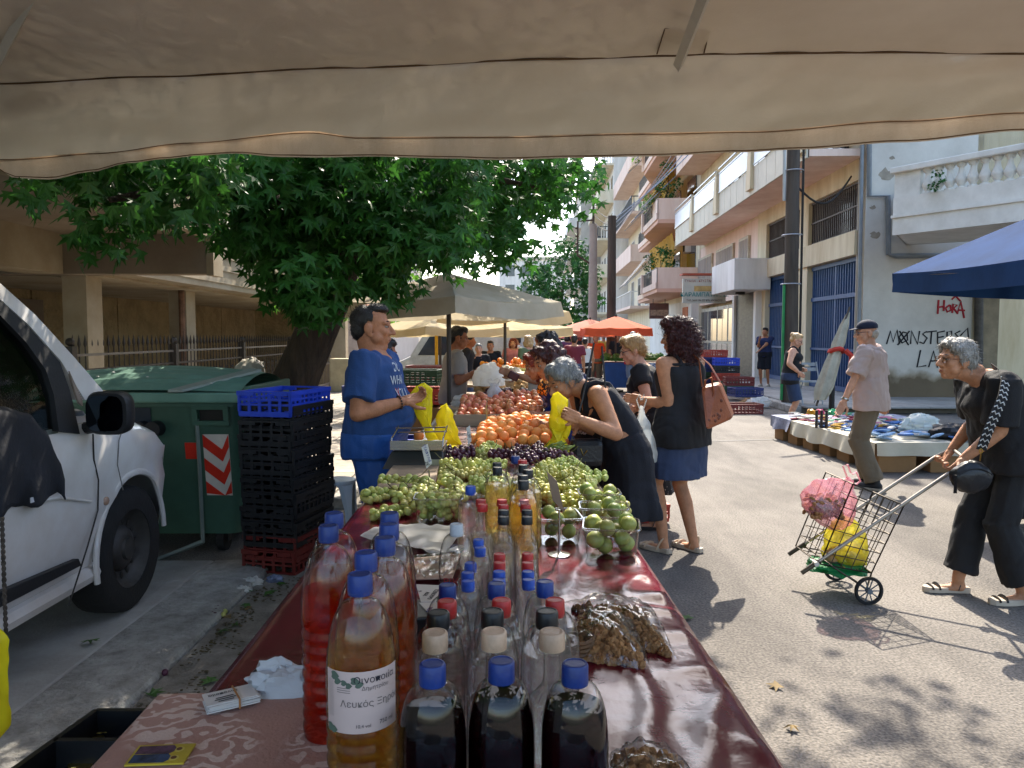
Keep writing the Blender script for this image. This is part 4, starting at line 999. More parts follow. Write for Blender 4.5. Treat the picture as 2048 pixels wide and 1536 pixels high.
# windscreen, roof, far side
P0_ = sv(0, 566); P1_ = sv(222, 800)
rt = [sv(-260, 400), sv(-100, 488), sv(0, 566), sv(70, 629), sv(150, 716), sv(222, 800)]
w = MB()
for a, b_ in zip(rt, rt[1:]):
    w.add([a, b_, V((-3.95-(b_.x-XS), b_.y, b_.z)), V((-3.95-(a.x-XS), a.y, a.z))], [(0, 1, 2, 3)])
w.build('windscreen', film('windscreen_glass', tint=(.55, .6, .6), gloss=.02, base=.05), van)
w = MB(); z0 = rt[0].z
w.bb((-3.65, -.6, z0), (rt[0].x, rt[0].y+.02, z0+.06)); w.build('roof', PAINT, van, bevel=.04)
w = MB(); w.bb((-3.9, -.6, 1.145), (-3.86, 2.3, z0-.002)); w.bb((XS-.2, -.6, 1.145), (XS-.02, .8, z0-.002)); w.build('cabin_wall', PAINT, van)
w = MB(); w.bb((-3.85, 3.2, 1.0), (XS-.16, 4.0, 1.17)); w.build('dashboard', mat('dash_grey', '#3d434a', .7, .1, 5), van, bevel=.04)
for i in range(4):
    w = MB(); p = sv(70, 800+i*9, -.25); w.box(p, (.02, .14, .008)); w.build('air_vent_fin', BLK, van)
w = MB(); w.bb((-3.85, 1.6, 1.0), (XS-.2, 1.8, 1.75)); w.build('seat_back', DARK, van, bevel=.05)
# mirror
p = at(212, 827, 3.62)
w = MB(); 
rr = []
for y, s_ in ((0, .92), (.02, 1), (.07, .97), (.12, .75), (.14, .3)):
    rr.append([p+V((.105*s_*abs(cos(a))**.55*(1 if cos(a) > 0 else -1), y, .105*s_*abs(sin(a))**.55*(1 if sin(a) > 0 else -1))) for a in [2*pi*k/28 for k in range(28)]])
w.loft(rr); mr = w.build('mirror', BLK, van, smooth=50)
w = MB(); w.add([p+V((.088*abs(cos(a))**.55*(1 if cos(a) > 0 else -1)-.008, -.003, .085*abs(sin(a))**.55*(1 if sin(a) > 0 else -1))) for a in [2*pi*k/28 for k in range(28)]], [list(range(28))[::-1]])
w.build('mirror_glass', mat('mirror_glass', '#33373c', .03, .02, 2, 0, metal=1), mr)
w = MB(); w.tube([p+V((-.09, .06, -.07)), p+V((-.2, .12, -.09))], .03, 8); w.build('mirror_arm', BLK, mr)
# trims
w = MB(); A_, B2 = [sv(x, y, .022) for x, y in ((-200, 1275), (0, 1184), (158, 1117))], [sv(x, y, .022) for x, y in ((-200, 1308), (0, 1216), (164, 1131))]
w.loft([[a, b_, b_+V((-.03, 0, 0)), a+V((-.03, 0, 0))] for a, b_ in zip(A_, B2)]); w.build('side_moulding', BLK, van, bevel=.004)
w = MB(); w.sph(sv(212, 1002, .014), (.012, .026, .022), 14, 8); w.build('indicator', mat('indicator_lens', '#b08f7a', .2), van, smooth=True)
w = MB(); w.tube([sv(x, y, .02) for x, y in ((186, 868), (188, 920), (197, 960), (196, 1020), (176, 1090), (154, 1160), (137, 1212))], .004, 5); w.build('door_gap', DARK, van)
w = MB(); w.tube([sv(x, y, .022) for x, y in ((250, 845), (238, 880), (235, 930), (246, 980))], .003, 5); w.build('panel_gap', mat('gap_grey', '#77736f', .8), van)
w = MB(); w.tube([V((XS-.05, -.5, .37)), V((XS-.05, 3.78, .37))], .05, 8, flat=(.9, 1)); w.build('sill', PAINT, van, smooth=True)
w = MB(); w.tube([sv(x, y, .016) for x, y in ((60, 1005), (120, 995), (182, 1003))], .007, 6); w.build('door_crease', PAINT, van, smooth=True)
def wheel(y):
    whl = link('wheel', None, van); whl.location = V((XS-.12, y, .39))-V(van.location); whl.scale = (1, 1.03, 1.03)
    w = MB(); rp_ = [(.20, -.1), (.30, -.105), (.325, -.085), (.33, -.04), (.33, .04), (.325, .085), (.30, .105), (.205, .1)]
    Rm = Matrix.Rotation(pi/2, 3, 'Y')
    def lath(prof, n, mi=0):
        q = MB(); q.lathe(prof, n, cap=False); q.v = [Rm @ v for v in q.v]; return q
    q = lath(rp_+[rp_[0]], 44); q.build('tyre', RUB, whl, smooth=50, local=True)
    q = lath([(.205, .095), (.19, .06), (.165, .035), (.12, .03), (.105, .055), (.075, .07), (.06, .07), (.055, .085), (0.001, .088)], 40); q.build('rim', STEEL, whl, smooth=40, local=True)
    for k in range(15):
        a = 2*pi*k/15; q = MB(); c = Rm @ V((.145*cos(a), .145*sin(a), .036)); q.sph(c, (.006, .016, .02), 8, 6, rot=Matrix.Rotation(a, 3, 'X')); q.build('vent_hole', DARK, whl, local=True)
    return whl
wheel(4.13); wheel(1.0)
# jacket hung over the door
CLB = mat('cloth_black', '#22242c', .9, .2, 6, .3, 60)
jk = thing('draped_jacket', 'black cloth jacket draped over the open van door window', 'jacket', sv(40, 900))
def jack(u, v):
    px = -220+350*u
    top = interp([(-220, 800), (0, 812), (55, 826), (90, 860), (118, 915), (131, 958)], px)
    bot = interp([(-220, 1110), (-40, 1050), (0, 1040), (25, 1012), (75, 1016), (102, 992), (118, 985), (131, 1000)], px)
    py = top+(bot-top)*v+5*noise.noise((px*.05, v*2, 0))*v
    off = .03+.05*v*(1-v)+.022*sin(px*.09+v*1.2)*v+.02*noise.noise((px*.03, v*2, 1))-(.05 if v < .04 else 0)
    p = sv(px, py, off, .0); return p
w = MB(); w.grid(jack, 46, 22)
w.build('cloth', CLB, jk, smooth=180); sm = jk.children[0].modifiers.new('t', 'SOLIDIFY'); sm.thickness = .008
w = MB(); p = jack(.785, .93); w.box(p+V((.02, 0, 0)), (.004, .022, .022)); w.build('care_label', mat('label_white', '#cfcfd6', .7), jk)
rpn = thing('hanging_rope', 'twisted dark rope hanging down the van door', 'rope', sv(6, 1100, .05))
w = MB()
for s in (0, pi): w.tube([sv(4+i*.11, 1035+i*3.2, .06, 0)+V((.004*cos(i*.9+s), .004*sin(i*.9+s), 0)) for i in range(80)], .005, 5)
w.build('strands', mat('rope_dark', '#5a5148', .9, .3, 30), rpn, smooth=True)
# ================================================================= rubbish container
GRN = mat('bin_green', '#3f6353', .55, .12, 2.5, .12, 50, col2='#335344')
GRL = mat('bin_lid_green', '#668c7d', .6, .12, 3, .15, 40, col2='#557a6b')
BX0, BX1, BY0, BY1 = -3.25, -1.88, 5.28, 6.3
bn = thing('rubbish_container', 'large green wheeled rubbish container with chevron sticker', 'bin', ((BX0+BX1)/2, 5.8, 0))
w = MB()
def bring(z, k):
    x0, x1, y0, y1 = BX0+.07*k, BX1-.05*k, BY0+.10*k, BY1-.1*k; r = .07
    pts = []
    for cx, cy_, a0 in ((x1-r, y1-r, 0), (x0+r, y1-r, 90), (x0+r, y0+r, 180), (x1-r, y0+r, 270)):
        for a in (0, 30, 60, 90): pts.append(V((cx+r*cos(radians(a0+a)), cy_+r*sin(radians(a0+a)), z)))
    return pts
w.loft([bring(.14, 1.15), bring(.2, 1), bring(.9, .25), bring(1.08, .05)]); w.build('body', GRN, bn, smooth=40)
w = MB(); w.loft([bring(1.06, -.4), bring(1.10, -.4), bring(1.105, -.1)]); w.build('rim', GRN, bn, smooth=40)
def lid(u, v):
    x = BX0-.03+(BX1-BX0+.06)*u; y = BY0-.06+(BY1-BY0+.08)*v
    z = 1.115+.20*sin(pi*min(1, .06+v*.95))**.7*(.75+.25*sin(pi*u)); 
    if .04 < u < .96 and .1 < v < .92: z += .008*(1 if (v*11) % 1 < .45 else 0)
    return (x, y, z)
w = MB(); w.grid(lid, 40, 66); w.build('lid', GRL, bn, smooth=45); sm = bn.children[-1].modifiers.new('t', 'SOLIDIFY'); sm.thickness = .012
w = MB(); w.bb((BX0-.03, BY0-.1, 1.09), (BX1+.06, BY0-.055, 1.16)); w.build('lid_lip', GRL, bn, bevel=.012)
w = MB(); w.bb((BX1+.045, BY0-.05, 1.08), (BX1+.09, BY1-.1, 1.2)); w.build('side_handle', GRN, bn, bevel=.012)
w = MB(); w.prism([(BX1-.44, BY0-.11, 1.165), (BX1-.34, BY0-.11, 1.165), (BX1+.06, BY0+.30, 1.285), (BX1-.02, BY0+.30, 1.29)], (0, 0, .018)); w.build('lid_arm', mat('arm_grey', '#8b938a', .5, .1, 6), bn)
def fpan(x0, x1, z0, z1, m, name, d=.02, y=None):
    w = MB(); k0 = (1.08-z0)/.9; 
    yy0 = BY0+.11*min(1, (1.08-z0)/.88)-d; yy1 = BY0+.11*max(0, (1.08-z1)/.88)-d
    w.prism([(x0, yy0, z0), (x1, yy0, z0), (x1, yy1, z1), (x0, yy1, z1)], (0, d*.9, 0)); return w.build(name, m, bn)
DKP = mat('bin_slot', '#23303f', .6)
def bx_(px): return at(px, 900, BY0).x
fpan(bx_(268), bx_(303), .82, 1.05, DKP, 'slot', .006)
fpan(bx_(390), bx_(462), 1.04, 1.07, GRN, 'lifting_pocket_top', .05); fpan(bx_(390), bx_(462), .93, .96, GRN, 'lifting_pocket_base', .05)
fpan(bx_(390), bx_(400), .961, 1.039, GRN, 'lifting_pocket_side', .05); fpan(bx_(452), bx_(462), .961, 1.039, GRN, 'lifting_pocket_side', .05)
fpan(bx_(401), bx_(451), .962, 1.038, DARK, 'slot', .01)
w = MB()
for px in (283, 310):
    p = at(px, 858, BY0-.02); w.tube([p+V((0, -.05, 0)), p+V((0, .05, 0))], .055, 16)
w.build('trunnion', BLK, bn, smooth=40)
REF = mat('sticker_red', '#d8321f', .4, .08, 8, .03, 30); REFW = mat('sticker_white', '#d9d2c8', .4, .08, 8, .03, 30)
def zpx(y): return at(400, y, BY0+.04).z
fpan(bx_(366), bx_(390), zpx(918), zpx(885), REF, 'red_sticker', .006)
cxl, cxr, cz0, cz1 = bx_(403), bx_(455), zpx(993), zpx(868)
chv = fpan(cxl, cxr, cz0, cz1, REFW, 'chevron_sticker', .006)
hh = (cz1-cz0)
for k in range(3):
    zt = cz1-.001-k*hh*.38; dd = hh*.30; th = hh*.2
    for (xa, xb, za, zb2) in ((cxl+.001, cxl+(cxr-cxl)*.72, zt, zt-dd*.8), (cxl+(cxr-cxl)*.72, cxr-.001, zt-dd*.8, zt)):
        q = [(xa, za), (xb, zb2), (xb, zb2-th), (xa, za-th)] if k else [(xa, min(za, cz1-.001)), (xb, zb2), (xb, zb2-th), (xa, za-th)]
        q = [(x, max(cz0+.001, min(cz1-.001, z))) for x, z in q]
        w = MB(); w.prism([(x, BY0+.11*(1.08-z)/.88-.0085, z) for x, z in q], (0, .002, 0)); w.build('stripe', REF, chv)
w = MB(); w.tube([at(393, 838, BY0-.02), at(399, 930, BY0+.0), at(406, 1085, BY0+.04)], .014, 4); w.tube([at(406, 1083, BY0+.03), at(308, 1122, BY0-.1)], .016, 4); w.build('pedal_bar', mat('pedal_grey', '#7d8a86', .5, .1, 6), bn)
for x, y in ((BX0+.2, BY0+.2), (BX1-.2, BY0+.2), (BX0+.2, BY1-.2), (BX1-.2, BY1-.2)):
    w = MB(); w.tube([(x-.025, y, .09), (x+.025, y, .09)], .09, 18); cs_ = w.build('caster', RUB, bn, smooth=40)
    w = MB(); w.bb((x-.045, y-.03, .07), (x-.035, y+.03, .2)); w.bb((x+.035, y-.03, .07), (x+.045, y+.03, .2)); w.build('fork', STEEL, cs_)
for i, (x, y) in enumerate(((-2.9, 5.45), (-2.82, 5.5), (-2.55, 5.42), (-2.1, 5.36))):
    w = MB(); w.lathe([(0, 0), (.012, .0), (.006, .004), (0, .005)], 7, V(lid((x-BX0)/(BX1-BX0), (y-BY0)/(BY1-BY0)))+V((0, 0, .008))); w.build('dropping', REFW, bn)
# ================================================================= crates
def crate_mesh(name, m, L=.52, W=.36, H=.16, nl=9):
    w = MB(); t = .008
    for s in (-1, 1):
        for z0, z1 in ((0, .03), (H*.42, H*.42+.012), (H*.62, H*.62+.012)): 
            w.bb((-L/2, s*(W/2)-t, z0), (L/2, s*(W/2)+t, z1)); w.bb((s*(L/2)-t, -W/2+t, z0), (s*(L/2)+t, W/2-t, z1))
        w.bb((-L/2-.01, s*W/2-.014, H-.028), (L/2+.01, s*W/2+.014, H)); w.bb((s*L/2-.014, -W/2+.015, H-.028), (s*L/2+.014, -.07, H)); w.bb((s*L/2-.014, .07, H-.028), (s*L/2+.014, W/2-.015, H)); w.bb((s*L/2-.013, -.07, H-.01), (s*L/2+.013, .07, H))
        for i in range(nl+1):
            x = -L/2+L*i/nl; w.bb((x-.009, s*W/2-t*.7, .03), (x+.009, s*W/2+t*.7, H-.028))
        for i in range(6):
            y = -W/2+W*i/5; w.bb((s*L/2-t*.7, y-.010, .03), (s*L/2+t*.7, y+.010, H-.028))
        for x0, x1 in ((-L/2, -L*.3), (L*.3, L/2)): w.bb((x0, s*W/2-t*.8, H*.6), (x1, s*W/2+t*.8, H-.02))
    w.bb((-L/2, -W/2, -.004), (L/2, W/2, .006))
    return w.mesh(name, m)
CBL = mat('crate_blue', '#2347c8', .45, .1, 8, .08, 60, rnd=.12); CBK = mat('crate_black', '#1d1e21', .5, .15, 8, .1, 60, rnd=.2)
CMR = mat('crate_maroon', '#6d211d', .5, .15, 8, .1, 60, rnd=.1); CGR = mat('crate_green', '#27452c', .5, .15, 8, .1, 60, rnd=.1); CNV = mat('crate_navy', '#23306a', .5, .1, 8, .1, 60); CRD = mat('crate_red', '#b03a28', .5, .1, 8, .1, 60)
cme_ = {k: crate_mesh('crate', m) for k, m in (('blue', CBL), ('black', CBK), ('maroon', CMR), ('green', CGR), ('navy', CNV), ('red', CRD))}
def crate(kind, loc, rz, label, group, s=1):
    o = link('plastic_crate', cme_[kind]); o.location = loc; o.rotation_euler = (0, 0, rz); o.scale = (s, s, s)
    return tag(o, label, 'crate', group)
ORD = ['lowest', 'second', 'third', 'fourth', 'fifth', 'sixth', 'seventh', 'eighth', 'ninth', 'tenth', 'eleventh', 'topmost']
pc = gz(573, 1148, 0); pc = V((-1.5, 5.12, 0))
g = 'stacked crates beside the rubbish container'
for i in range(12):
    kind = 'maroon' if i < 2 else ('black' if i < 11 else 'blue')
    lab = ('blue crate crowning the tall stack beside the green bin' if i == 11 else '%s crate, %s from the ground in the stack by the bin' % (kind, ORD[i]))
    crate(kind, (pc.x+rn(-.012, .012), pc.y+rn(-.012, .012), .005+i*.0935), radians(77)+rn(-.04, .04), lab, g, 1.0)
# odds and ends on the ground by the fence behind the bin
p = at(395, 735, 7.6); crate('black', (p.x, 7.6, 1.02), .3, 'black crate resting behind the container lid', 'crates behind the container'); 
crate('maroon', (p.x+.28, 7.75, 1.02), .2, 'maroon crate beside the black one behind the container', 'crates behind the container')
t = thing('pile_of_pallets', 'low pile of boards behind the rubbish container', 'boards', (p.x, 7.65, .1))
for k in range(6):
    w = MB(); w.bb((p.x-.6, 7.3, .12+k*.15), (p.x+1.0, 8.0, .2+k*.15)); w.build('board', WOOD, t)
p = at(498, 760, 7.6)
# ================================================================= stool
ST_W = mat('stool_white', '#b9c4cf', .45, .06, 4, .04, 40)
p = at(676, 962, 5.5); stl = thing('plastic_stool', 'white plastic stool between the crates and the seller', 'stool', (p.x, 5.5, .0))
w = MB(); w.lathe([(0, -.01), (.125, -.012), (.13, 0), (.125, .012), (.11, .016), (0, .012)], 28, (p.x, 5.5, p.z)); w.build('seat', ST_W, stl, smooth=50)
for k in range(4):
    a = pi/4+k*pi/2; d = V((cos(a), sin(a), 0))
    w = MB(); q = V((p.x, 5.5, 0)); s_ = V((-sin(a), cos(a), 0))
    w.loft([[q+d*(r-.012)+s_*wd+V((0, 0, z)), q+d*(r-.012)-s_*wd+V((0, 0, z)), q+d*(r+.012)-s_*wd*.6+V((0, 0, z)), q+d*(r+.012)+s_*wd*.6+V((0, 0, z))] for r, wd, z in ((.165, .022, 0), (.135, .026, p.z*.6), (.115, .06, p.z-.03), (.105, .08, p.z-.012))]); w.build('leg', ST_W, stl, smooth=40)
# ================================================================= the stall in front of the camera
ZT = .88
def xl(y): return -.565-.016*(y-1.4)
def xr(y): return .415-.022*(y-1.15)
VIN = mat('vinyl_burgundy', '#651226', .2, .1, 3, .16, 26, col2='#560e1e', spec=.5, bdist=.008)
LEG = mat('table_leg', '#6d6a66', .5, .1, 5, 0)
def table(label, y0, y1, zt=ZT):
    t = thing('market_table', label, 'table', (-.08, (y0+y1)/2, 0))
    w = MB(); w.bb((xl(y0)+.03, y0, zt-.045), (xr(y0)-.03, y1, zt-.014)); w.build('table_top', mat('board', '#8a765c', .8, .2, 3), t)
    for x in (xl(y0)+.08, xr(y0)-.08):
        for y in (y0+.1, y1-.1):
            w = MB(); w.tube([(x, y, 0), (x, y, zt-.046)], .018, 8); w.build('leg', LEG, t)
    return t
table('long trestle table under the burgundy cloth', .45, 3.95)
table('trestle table under the peaches', 4.0, 5.55); table('trestle table carrying the fruit trays', 5.6, 9.2)
def cloth(name, label, y0, y1, m, drop, zt=ZT, fold=1.0, n=90):
    def f(u, v):
        y = y0+(y1-y0)*v; a, b_ = xl(y), xr(y); W_ = b_-a
        s = -drop+(W_+2*drop)*u
        z = zt; x = a+s
        if s < 0: x = a-.012-.02*sin(y*7)*min(1, -s/.1)-.04*(-s); z = zt+s
        elif s > W_: x = b_+.012+.035*(s-W_)*(1+.8*sin(y*6.3+1)+.6*sin(y*14)); z = zt-(s-W_)
        else:
            ed = min(1, max(0, 1-(W_-s)/.14)); 
            # stretched creases near the clipped right-hand edge
            z += fold*(.009*ed*max(0, sin(y*11+3.2*noise.noise((x*5, y*1.5, 1))))**2+.007*ed*max(0, sin(y*29+x*9+4*noise.noise((x*6, y*2.5, 4))))**2+.0035*noise.noise((x*7, y*3.2, 2))+.002*noise.noise((x*22, y*9, 5)))
            cr = noise.noise((x*3+y*1.1, y*2.0-x*2.0, 9)); z += fold*.008*max(0, 1-abs(cr)*9)*max(0, min(1, (x-.0)/.25))
            for k in (-.22, .13): z += fold*.003*max(0, 1-abs(x-k)/.01)
        r = .012
        return V((x, y, z-(r if s < 0 or s > W_ else 0)*0))
    w = MB(); w.grid(f, 110, int((y1-y0)*60)); o = w.build(name, m, None, smooth=180)
    return tag(o, label, 'tablecloth')
cloth('tablecloth', 'shiny burgundy vinyl cloth spread over the near table', .42, 3.97, VIN, .42)
PLAID = mat('vinyl_plaid', '#a08078', .25, .35, 16, .06, 20, col2='#6a3a34', spec=.7)
cloth('tablecloth', 'glossy brown checked cloth under the peaches', 3.985, 5.58, PLAID, .4)
cloth('tablecloth', 'pale cloth under the fruit trays', 5.6, 9.2, mat('cloth_pale', '#b9aea0', .7, .15, 4), .45, ZT-.03, .6)
# near corner: small table under a flowered cloth
LACE = mat('lace_cloth', '#b08b7e', .75, .08, 4, .25, 150, col2='#a47e71')
nt = LACE.node_tree; L = nt.links; bs_ = nt.nodes['Principled BSDF']; src = bs_.inputs['Base Color'].links[0].from_socket; tc = nt.nodes['Texture Coordinate']
vo = N(nt, 'ShaderNodeTexVoronoi', feature='SMOOTH_F1'); vo.inputs['Scale'].default_value = 7.5; L.new(tc.outputs['Object'], vo.inputs[0])
wv = N(nt, 'ShaderNodeTexWave', wave_type='RINGS', rings_direction='SPHERICAL'); wv.inputs['Scale'].default_value = 9; wv.inputs['Distortion'].default_value = 12; wv.inputs['Detail'].default_value = 2; wv.inputs['Detail Scale'].default_value = 2.6
L.new(tc.outputs['Object'], wv.inputs[0])
r1 = N(nt, 'ShaderNodeValToRGB'); r1.color_ramp.elements[0].position = .40; r1.color_ramp.elements[0].color = (1, 1, 1, 1); r1.color_ramp.elements[1].position = .50; r1.color_ramp.elements[1].color = (0, 0, 0, 1)
L.new(vo.outputs['Distance'], r1.inputs[0])
r2 = N(nt, 'ShaderNodeValToRGB'); r2.color_ramp.elements[0].position = .55; r2.color_ramp.elements[0].color = (0, 0, 0, 1); r2.color_ramp.elements[1].position = .75
L.new(wv.outputs['Fac'], r2.inputs[0])
mm = N(nt, 'ShaderNodeMath', operation='MULTIPLY'); L.new(r1.outputs[0], mm.inputs[0]); L.new(r2.outputs[0], mm.inputs[1])
m3_ = N(nt, 'ShaderNodeMath', operation='MULTIPLY'); m3_.inputs[1].default_value = .65; L.new(mm.outputs[0], m3_.inputs[0])
mx = N(nt, 'ShaderNodeMix', data_type='RGBA'); mx.inputs[7].default_value = (*hx('#dcc9bd'), 1); L.new(m3_.outputs[0], mx.inputs[0]); L.new(src, mx.inputs[6]); L.new(mx.outputs[2], bs_.inputs['Base Color'])
c1, c2, c3 = gz(322, 1384, ZT+.012), gz(620, 1372, ZT+.012), gz(160, 1560, ZT+.012)
def lace(u, v):
    s = -.3+u*(.62+.3); x0 = c1.x+(c3.x-c1.x)*v*1.6; y = c1.y+(c3.y-c1.y)*v*1.6
    if s < 0: return V((x0-.01-.06*(-s)+.02*sin(y*16)*(-s)/.3, y, ZT+.012+s))
    z = ZT+.012+.002*noise.noise((s*9, y*9, 0))
    if v < .02: z -= .012
    return V((x0+s, y+.012*sin(s*4), z))
w = MB(); w.grid(lace, 70, 50); tag(w.build('tablecloth', LACE, None, smooth=180), 'dusty pink flowered cloth over the near end of the table', 'tablecloth')
# ---------------------------------------------------------------- things lying on the near cloth
PAP = mat('paper_white', '#d8d6d2', .7, .04, 5, .1, 60); INK = mat('ink_black', '#20202a', .7); INKBL = mat('ink_blue', '#2a3a9a', .7)
p = gz(463, 1406, ZT+.016); cd = thing('card_bundle', 'bundle of white printed cards held by a rubber band', 'cards', p, radians(32))
for k in range(7):
    w = MB(); w.box((rn(-.003, .003), rn(-.003, .003), .0012+k*.0022), (.086, .052, .0016), Matrix.Rotation(rn(-.05, .05), 3, 'Z')); w.build('card', PAP, cd, local=True)
w = MB(); w.tube([(.008, -.029, .0), (.008, -.029, .0175), (.008, .029, .0175), (.008, .029, .0)], .0018, 5); w.build('rubber_band', mat('rubber_band', '#a9743f', .6), cd, local=True)
Mz = mw(cd)
text('Οινοποιία', .011, Mz @ V((-.012, .012, .0168)), Matrix.Rotation(radians(32+180), 3, 'Z'), INK, cd, extrude=.0002)
for i, (l, yy) in enumerate(((.03, -.004), (.036, -.011), (.026, -.018))):
    w = MB(); w.box((-.012, yy, .0168), (l, .0024, .0004)); w.build('print_line', INK, cd, local=True)
p = gz(322, 1512, ZT+.014); ic = thing('picture_card', 'small yellow picture card with two robed figures lying on the cloth', 'card', p, radians(4))
w = MB(); w.box((0, 0, .002), (.088, .056, .003)); w.build('card', mat('card_yellow', '#c9b23a', .4), ic, local=True)
for k, (yy, c_) in enumerate(((.012, '#6a4a63'), (-.013, '#3b5377'))):
    m_ = mat('robe_%d' % k, c_, .5, .4, 60, 0)
    w = MB(); w.prism([(-.04, yy-.011, .0036), (.012, yy-.012, .0036), (.018, yy-.005, .0036), (.018, yy+.005, .0036), (.012, yy+.012, .0036), (-.04, yy+.011, .0036)], (0, 0, .0006)); w.build('robed_figure', m_, ic, local=True)
    w = MB(); w.lathe([(0, 0), (.0075, 0), (.0075, .0005), (0, .0005)], 14, (.024, yy, .0036)); w.build('halo', mat('halo', '#d9c667', .4), ic, local=True)
    w = MB(); w.lathe([(0, 0), (.0045, 0), (.0045, .0004), (0, .0004)], 12, (.024, yy, .0042)); w.build('face', mat('icon_face', '#6b4228', .5), ic, local=True)
def crumple(name, label, cat, c, dims, m, seed, amp=.35, parent=None):
    w = MB(); w.sph((0, 0, 0), 1, 28, 18)
    out = []
    for v in w.v:
        d = v.normalized(); k = 1+amp*noise.noise(d*2.3+V((seed, 0, 0)))+amp*.6*abs(noise.noise(d*5+V((seed, 3, 0))))+amp*.25*noise.noise(d*11+V((0, seed, 0)))
        q = d*k; out.append(V((c[0]+q.x*dims[0], c[1]+q.y*dims[1], c[2]+max(q.z, -.35)*dims[2])))
    w.v = out; o = w.build(name, m, parent, smooth=25)
    return tag(o, label, cat) if label else o
TISS = mat('tissue', '#d6dade', .8, .05, 5, .3, 60, trans=.3)
crumple('crumpled_tissue', 'crumpled white tissue behind the card bundle', 'tissue', gz(560, 1372, ZT+.02), (.062, .03, .035), TISS, 2, .6)
# coin tray left of the cloth
q0, q1 = gz(192, 1424, .80), gz(286, 1424, .80); q2 = gz(20, 1548, .80)
bx = thing('cash_tray', 'black tray with a few coins left of the flowered cloth', 'tray', (q0.x, q0.y-.15, .72))
dv = (q2-q0); dv.z = 0; dvn = dv.normalized(); wv_ = V((.30, 0, 0))
TRAY = mat('tray_black', '#17181a', .35, .1, 5, .05, 60)
w = MB(); a = V((q0.x, q0.y, .745)); w.prism([a, a+dv*1.6, a+dv*1.6+wv_, a+wv_], (0, 0, .01)); w.build('tray_floor', TRAY, bx)
for e0, e1 in ((a, a+dv*1.6), (a, a+wv_), (a+dv*.52, a+dv*.52+wv_)):
    t_ = (e1-e0).normalized(); n_ = V((-t_.y, t_.x, 0))*.006
    w = MB(); w.prism([e0-n_, e1-n_, e1+n_, e0+n_], (0, 0, .06)); w.build('tray_wall', TRAY, bx)
for (px, py) in ((200, 1462), (216, 1460), (195, 1478), (150, 1530), (170, 1534)):
    c = gz(px, py, .76); cn_ = tag(MB().lathe([(0, 0), (.012, 0), (.0125, .001), (.012, .0022), (0, .0022)], 20, c).build('coin', mat('coin_gold', '#b99a4a', .3, .1, 30, .1, 80, metal=1)), 'gold coloured coin lying in the black tray', 'coin', 'coins in the tray')
stand = thing('tray_table', 'low box carrying the black tray', 'box', (q0.x, q0.y, 0)); w = MB(); w.prism([V((a.x, a.y, 0)), V((a.x, a.y, 0))+dv*1.6, V((a.x, a.y, 0))+dv*1.6+wv_, V((a.x, a.y, 0))+wv_], (0, 0, .742)); w.build('box', mat('cardboard', '#9a7650', .9, .1, 3, .1, 20), stand)
# ---------------------------------------------------------------- plastic bags
def bagmat(name, c, tr=.5, al=.75, rough=.3):
    m = mat(name, c, rough, .06, 6, .25, 22, trans=tr, alpha=1, spec=.6, bdist=.02)
    return m
YBAG = film('bag_yellow', tint=(1, .95, .4), gloss=.2, base=.03, haze=.78, col=(.88, .76, .03)); WBAG = bagmat('bag_white', '#ebebe8'); PBAG = bagmat('bag_pink', '#e79aa8'); GBAG = bagmat('bag_green', '#2f9a5c')
def plastic_bag(name, label, top, bot, width, depth, m, seed=0, handles=True, prof=None, axis=(1, 0, 0), group=None, cat='bag', n=40, fold=.16):
    """a hanging carrier bag: gathered at the top, bellied below, with two loop handles"""
    top, bot = V(top), V(bot); t = thing(name, label, cat, bot, 0, group)
    ax = V(axis).normalized(); ay = V((0, 0, 1)).cross(ax); rings = []
    prof = prof or [(0, .18), (.08, .26), (.25, .5), (.5, .85), (.75, 1), (.9, .92), (.97, .6), (1, .1)]
    for i in range(33):
        f = i/32; k = interp(prof, f); c = top.lerp(bot, f)
        ring = []
        for j in range(n):
            a = 2*pi*j/n; fo = 1+fold*(1.2-f)*sin(7*a+seed+f*3)*.6+fold*.9*noise.noise((cos(a)*2+seed, sin(a)*2, f*4))+fold*.4*noise.noise((cos(a)*5, sin(a)*5+seed, f*12))
            ring.append(c+ax*(width/2*k*fo*cos(a))+ay*(depth/2*k*fo*sin(a))+V((0, 0, .012*noise.noise((a, f*5, seed)))))
        rings.append(ring)
    w = MB(); w.loft(rings, False, True); w.build('bag_body', m, t, smooth=45)
    if handles:
        L_ = (top-bot).length
        for s in (-1, 1):
            w = MB(); a0 = top+ax*(s*width*.08); w.tube([a0+V((0, 0, -.02)), a0+ax*(s*width*.12)+V((0, 0, L_*.10)), a0+ax*(s*width*.02)+V((0, 0, L_*.2)), a0+ax*(-s*width*.06)+V((0, 0, L_*.1))], .012, 6, flat=(1, .35)); w.build('handle', m, t, smooth=True)
    return t
